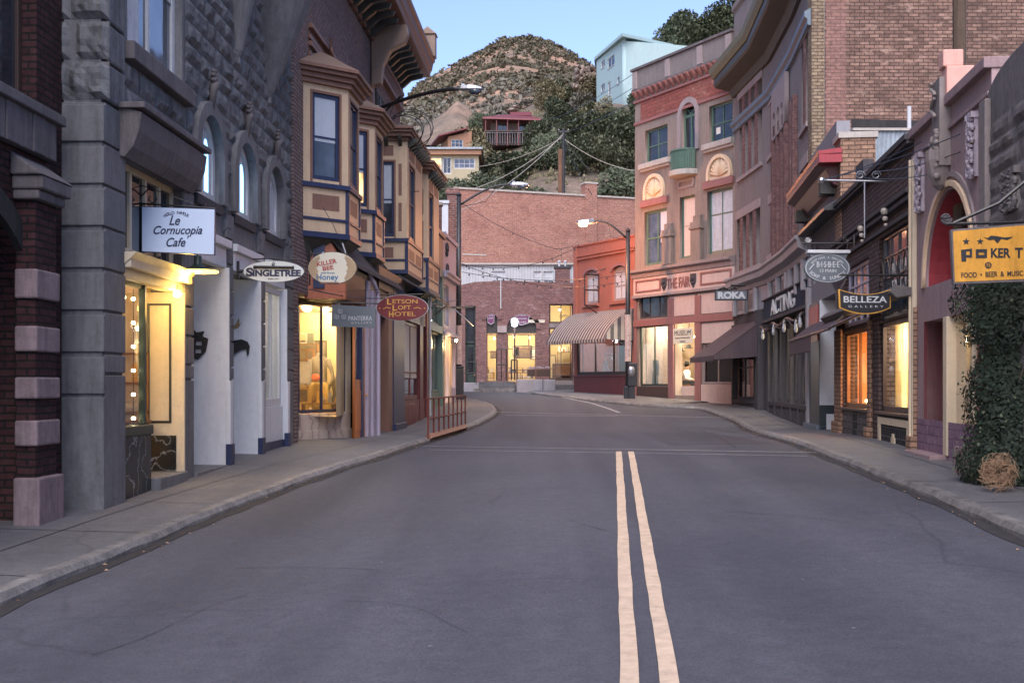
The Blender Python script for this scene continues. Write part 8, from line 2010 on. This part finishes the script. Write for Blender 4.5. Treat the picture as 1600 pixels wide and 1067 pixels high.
e = s.ell(5, 5, -3, 16); s.board(e, 'sign_black', -.042, -.036, 'round_mark', 0); s.text('15', 'sign_yellow', 1542, 415, 5, 6, -.042)
s.text('FOOD  •  BEER  &  MUSIC', 'sign_black', 1548, 429, 95, 8, -.036, bold=.01, rot=.03)
s.board([(1535, 371), (1541, 373), (1546, 369), (1556, 370), (1566, 372), (1580, 371), (1571, 376), (1562, 374), (1556, 381), (1551, 375), (1543, 376)], 'sign_black', -.042, -.036, 'painted_figure', 0)
s.tube([(1479 + (9 - .34 * k) * math.cos(k * .55), 341 + (9 - .34 * k) * math.sin(k * .55)) for k in range(26)], .014, 'scroll', 'slate_trim'); s.tube([(1479, 350), (1612, 347)], .018); s.tube([(1490, 349), (1560, 318), (1600, 285)], .02, 'brace'); s.tube([(1550, 348), (1550, 356)], .015, 'hook')
s.tube([(1492, 444), (1490, 452)], .02, 'hook')

# iron sign bracket with scrolls, upper right
t = thing('iron_bracket', 'pale scrolled iron bracket rod high on the pink and brick fronts', 'bracket', W(1284, 282, 20.5)); k = 20.5 / F
b = MB().tube([(0, 0, 0), (202 * k, 0, -4 * k)], .02, 6).ball((0, 0, 0), .06, 8).tube([(67 * k, 0, 0), (67 * k, 0, -90 * k)], .014, 6).tube([(172 * k, 0, -3 * k), (172 * k, 0, -60 * k)], .014, 6)
b.build('rod', 'steel', t)
b = MB()
for cx in (60, 85, 110): b.tube([((cx + (8 - .3 * q_) * math.cos(q_ * .5)) * k, 0, (8 + (7 - .27 * q_) * math.sin(q_ * .5)) * k) for q_ in range(20)], .011, 5)
b.build('scroll', 'steel', t)
for n_, (a_, c_) in enumerate((((1290, 280, 20.5), (1440, 222, 17.5)), ((1290, 280, 20.5), (1500, 210, 15.5)), ((1370, 268, 20), (1500, 238, 15.6)), ((1350, 278, 20), (1465, 270, 16.4)))):
    wire(('upper thin stay wire rising to the brick parapet', 'long thin stay wire rising to the pink wall', 'short thin stay wire above the iron scrolls', 'lowest thin stay wire beside the iron scrolls')[n_] + ' at the right', W(*a_), W(*c_), .05, .008)
t = thing('utility_pole', 'dark weathered pole rising behind the pink parapet block at top right', 'utility pole', W(1499, 90, 16.9)); MB().tube([(0, 0, -3), (0, 0, .3), (.0, 0, 1.5)], .085, 10, .1).build('pole', 'bark', t)
t = thing('wall_lamp', 'small white shell lamp on the cream pilaster', 'lamp', W(1438, 516, 18.3)); MB().ball((0, 0, 0), .06, 8, .06, .05).ball((.05, 0, .02), .04, 6).build('shade', 'white_trim', t)

# ---- ivy, tumbleweed -----------------------------------------------------------------
t = thing('ivy_hedge', 'tall dark ivy hedge column under the yellow sign at the right edge', 'hedge', (5.9, 13.35, .55))
rnd = random.Random(14); b = MB()
def ivy_half(z_): return .52 + .07 * math.sin(z_ * 2.1 + 1) + .05 * math.sin(z_ * 7) + (.12 if z_ > 1.6 else 0)
for k in range(17000):
    z_ = rnd.uniform(.0, 2.5) if rnd.random() < .94 else rnd.uniform(0, 2.62); a = rnd.uniform(-3.9, 1.2); hw = ivy_half(z_) * (1 if z_ < 2.3 else .85)
    sx, sy = math.cos(a), math.sin(a); m_ = max(abs(sx), abs(sy)) ** .6; rr = hw * rnd.uniform(.86, 1.04) / m_ * (1 + .14 * noise.noise(Vector((a * 2, z_ * 2.5, 0))))
    x, y = sx * rr * 1.05, sy * rr * .9; nrm = Vector((sx, sy, rnd.uniform(-.2, .5))).normalized(); ta = nrm.cross(Vector((rnd.gauss(0, 1), rnd.gauss(0, 1), 1))).normalized(); tb = nrm.cross(ta); ss_ = rnd.uniform(.01, .022) * rnd.choice((1, 1, 1.5, 2)); c = Vector((x, y, z_)); tip = nrm * ss_ * rnd.uniform(-.4, .8)
    b.add([c - ta * ss_, c + tb * ss_ * .7 + tip * .3, c + ta * ss_ + tip, c - tb * ss_ * .7 + tip * .3], [(0, 1, 2, 3)])
b.build('leaves', 'leaf_ivy', t)
b = MB()
for k in range(1500):
    z_ = rnd.uniform(.05, 2.6); a = rnd.uniform(-3.9, 1.2); hw = ivy_half(z_) * rnd.uniform(1.0, 1.12); m_ = max(abs(math.cos(a)), abs(math.sin(a))) ** .6; c = Vector((math.cos(a) * hw * 1.05 / m_, math.sin(a) * hw * .9 / m_, z_)); ta = Vector((rnd.gauss(0, 1), rnd.gauss(0, 1), rnd.gauss(0, 1))).normalized(); tb = ta.cross(Vector((0, 0, 1))).normalized(); e = rnd.uniform(.012, .03); b.add([c - ta * e, c + tb * e * .7, c + ta * e, c - tb * e * .7], [(0, 1, 2, 3)])
b.build('young_leaves', 'leaf_dark', t)
b = MB()
for k in range(14):
    a = rnd.uniform(-3.6, 1); r_ = .56; z_ = rnd.uniform(0, 1.6); b.tube([(math.cos(a + .08 * j) * r_ * rnd.uniform(1, 1.15), math.sin(a + .08 * j) * r_ * rnd.uniform(.95, 1.1), z_ + j * .16) for j in range(6)], .006, 4, .002)
b.build('stems', 'bark', t)
b = MB(); rings = []
for j in range(14): z_ = 2.5 * j / 13; hw = ivy_half(z_) * .74; rings.append([(math.cos(a_) * hw / max(abs(math.cos(a_)), abs(math.sin(a_))) ** .6, math.sin(a_) * hw * .88 / max(abs(math.cos(a_)), abs(math.sin(a_))) ** .6, z_) for a_ in [6.2832 * i / 24 for i in range(24)]])
b.loft(rings).build('dense_core', 'leaf_ivy', t)
for k in range(5): pass
t = thing('plinth', 'low pale stucco plinth at the foot of the ivy hedge', 'plinth', (5.58, 14.25, .5)); MB().box(0, .3, -.1, .3, -.3, .42).build('block', 'pink_stucco', t, bevel=.02)
tw = Vector((P_(1560, 12.4), 12.4, roadz(4.5, 12.4) + KH + .03)); t = thing('tumbleweed', 'dry brown tumbleweed resting on the pavement before the ivy', 'tumbleweed', (tw.x, tw.y, tw.z + .2)); b = MB()
for k in range(230):
    v = Vector((rnd.gauss(0, 1), rnd.gauss(0, 1), rnd.gauss(0, 1))).normalized(); u_ = v.cross(Vector((rnd.gauss(0, 1), 1, rnd.gauss(0, 1)))).normalized(); r_ = .21 * rnd.uniform(.6, 1.05)
    b.tube([v * r_ * .25 + u_ * .03, v * r_ * .7 + u_ * .06, v * r_ + u_ * .12 * rnd.uniform(-1, 1), v * r_ * .9 + u_ * .16 * rnd.uniform(-1, 1)], .0022, 3)
b.build('twigs', 'tumble', t)

# ---- strings of bulbs and cables across the far street --------------------------------
fz1 = 4
for n_, (a_, c_, sg, nb) in enumerate((((722, 413, 46), (975, 440, 47.2), .5, 14), ((722, 425, 46), (980, 428, 47), .3, 12), ((720, 412, 46), (905, 384, 52), .5, 10), ((722, 318, 46), (868, 389, 55), .2, 1), ((868, 389, 55), (905, 382, 53), .05, 2))):
    wire(('upper string of dark bulbs sagging across the far street', 'lower string of dark bulbs across the far street', 'string of bulbs from the near lamp to the orange building', 'diagonal cable from the near lamp head over the red brick wall', 'short cable joining the diagonal cable to the orange building')[n_], W(*a_), W(*c_), sg, .012, cat='string lights', name='string_lights', bulbs=nb)
for n_, (a_, c_, sg) in enumerate((((484, 452, 22), (640, 462, 30), .12), ((555, 460, 26), (716, 468, 46), .2), ((680, 478, 38), (722, 480, 46), .05), ((600, 299, 33), (655, 299, 33.5), .02))):
    wire(('thin cable between the honey sign and the hotel sign', 'thin cable running past the hotel sign to the lamp post', 'iron tie rod from the shopfront to the lamp post', 'white thin cable across the first square bay')[n_], W(*a_), W(*c_), sg, .012 if n_ != 2 else .03)
t = thing('traffic_arm', 'thin horizontal iron banner bar beside the near lamp post', 'banner bar', W(694, 480, 43)); MB().tube([(0, 0, 0), (1.1, 0, 0)], .035, 6).build('bar', 'pole_metal', t); MB().tube([(.3, 0, 0), (1.1, 0, -.7)], .02, 6).build('brace', 'steel', t)
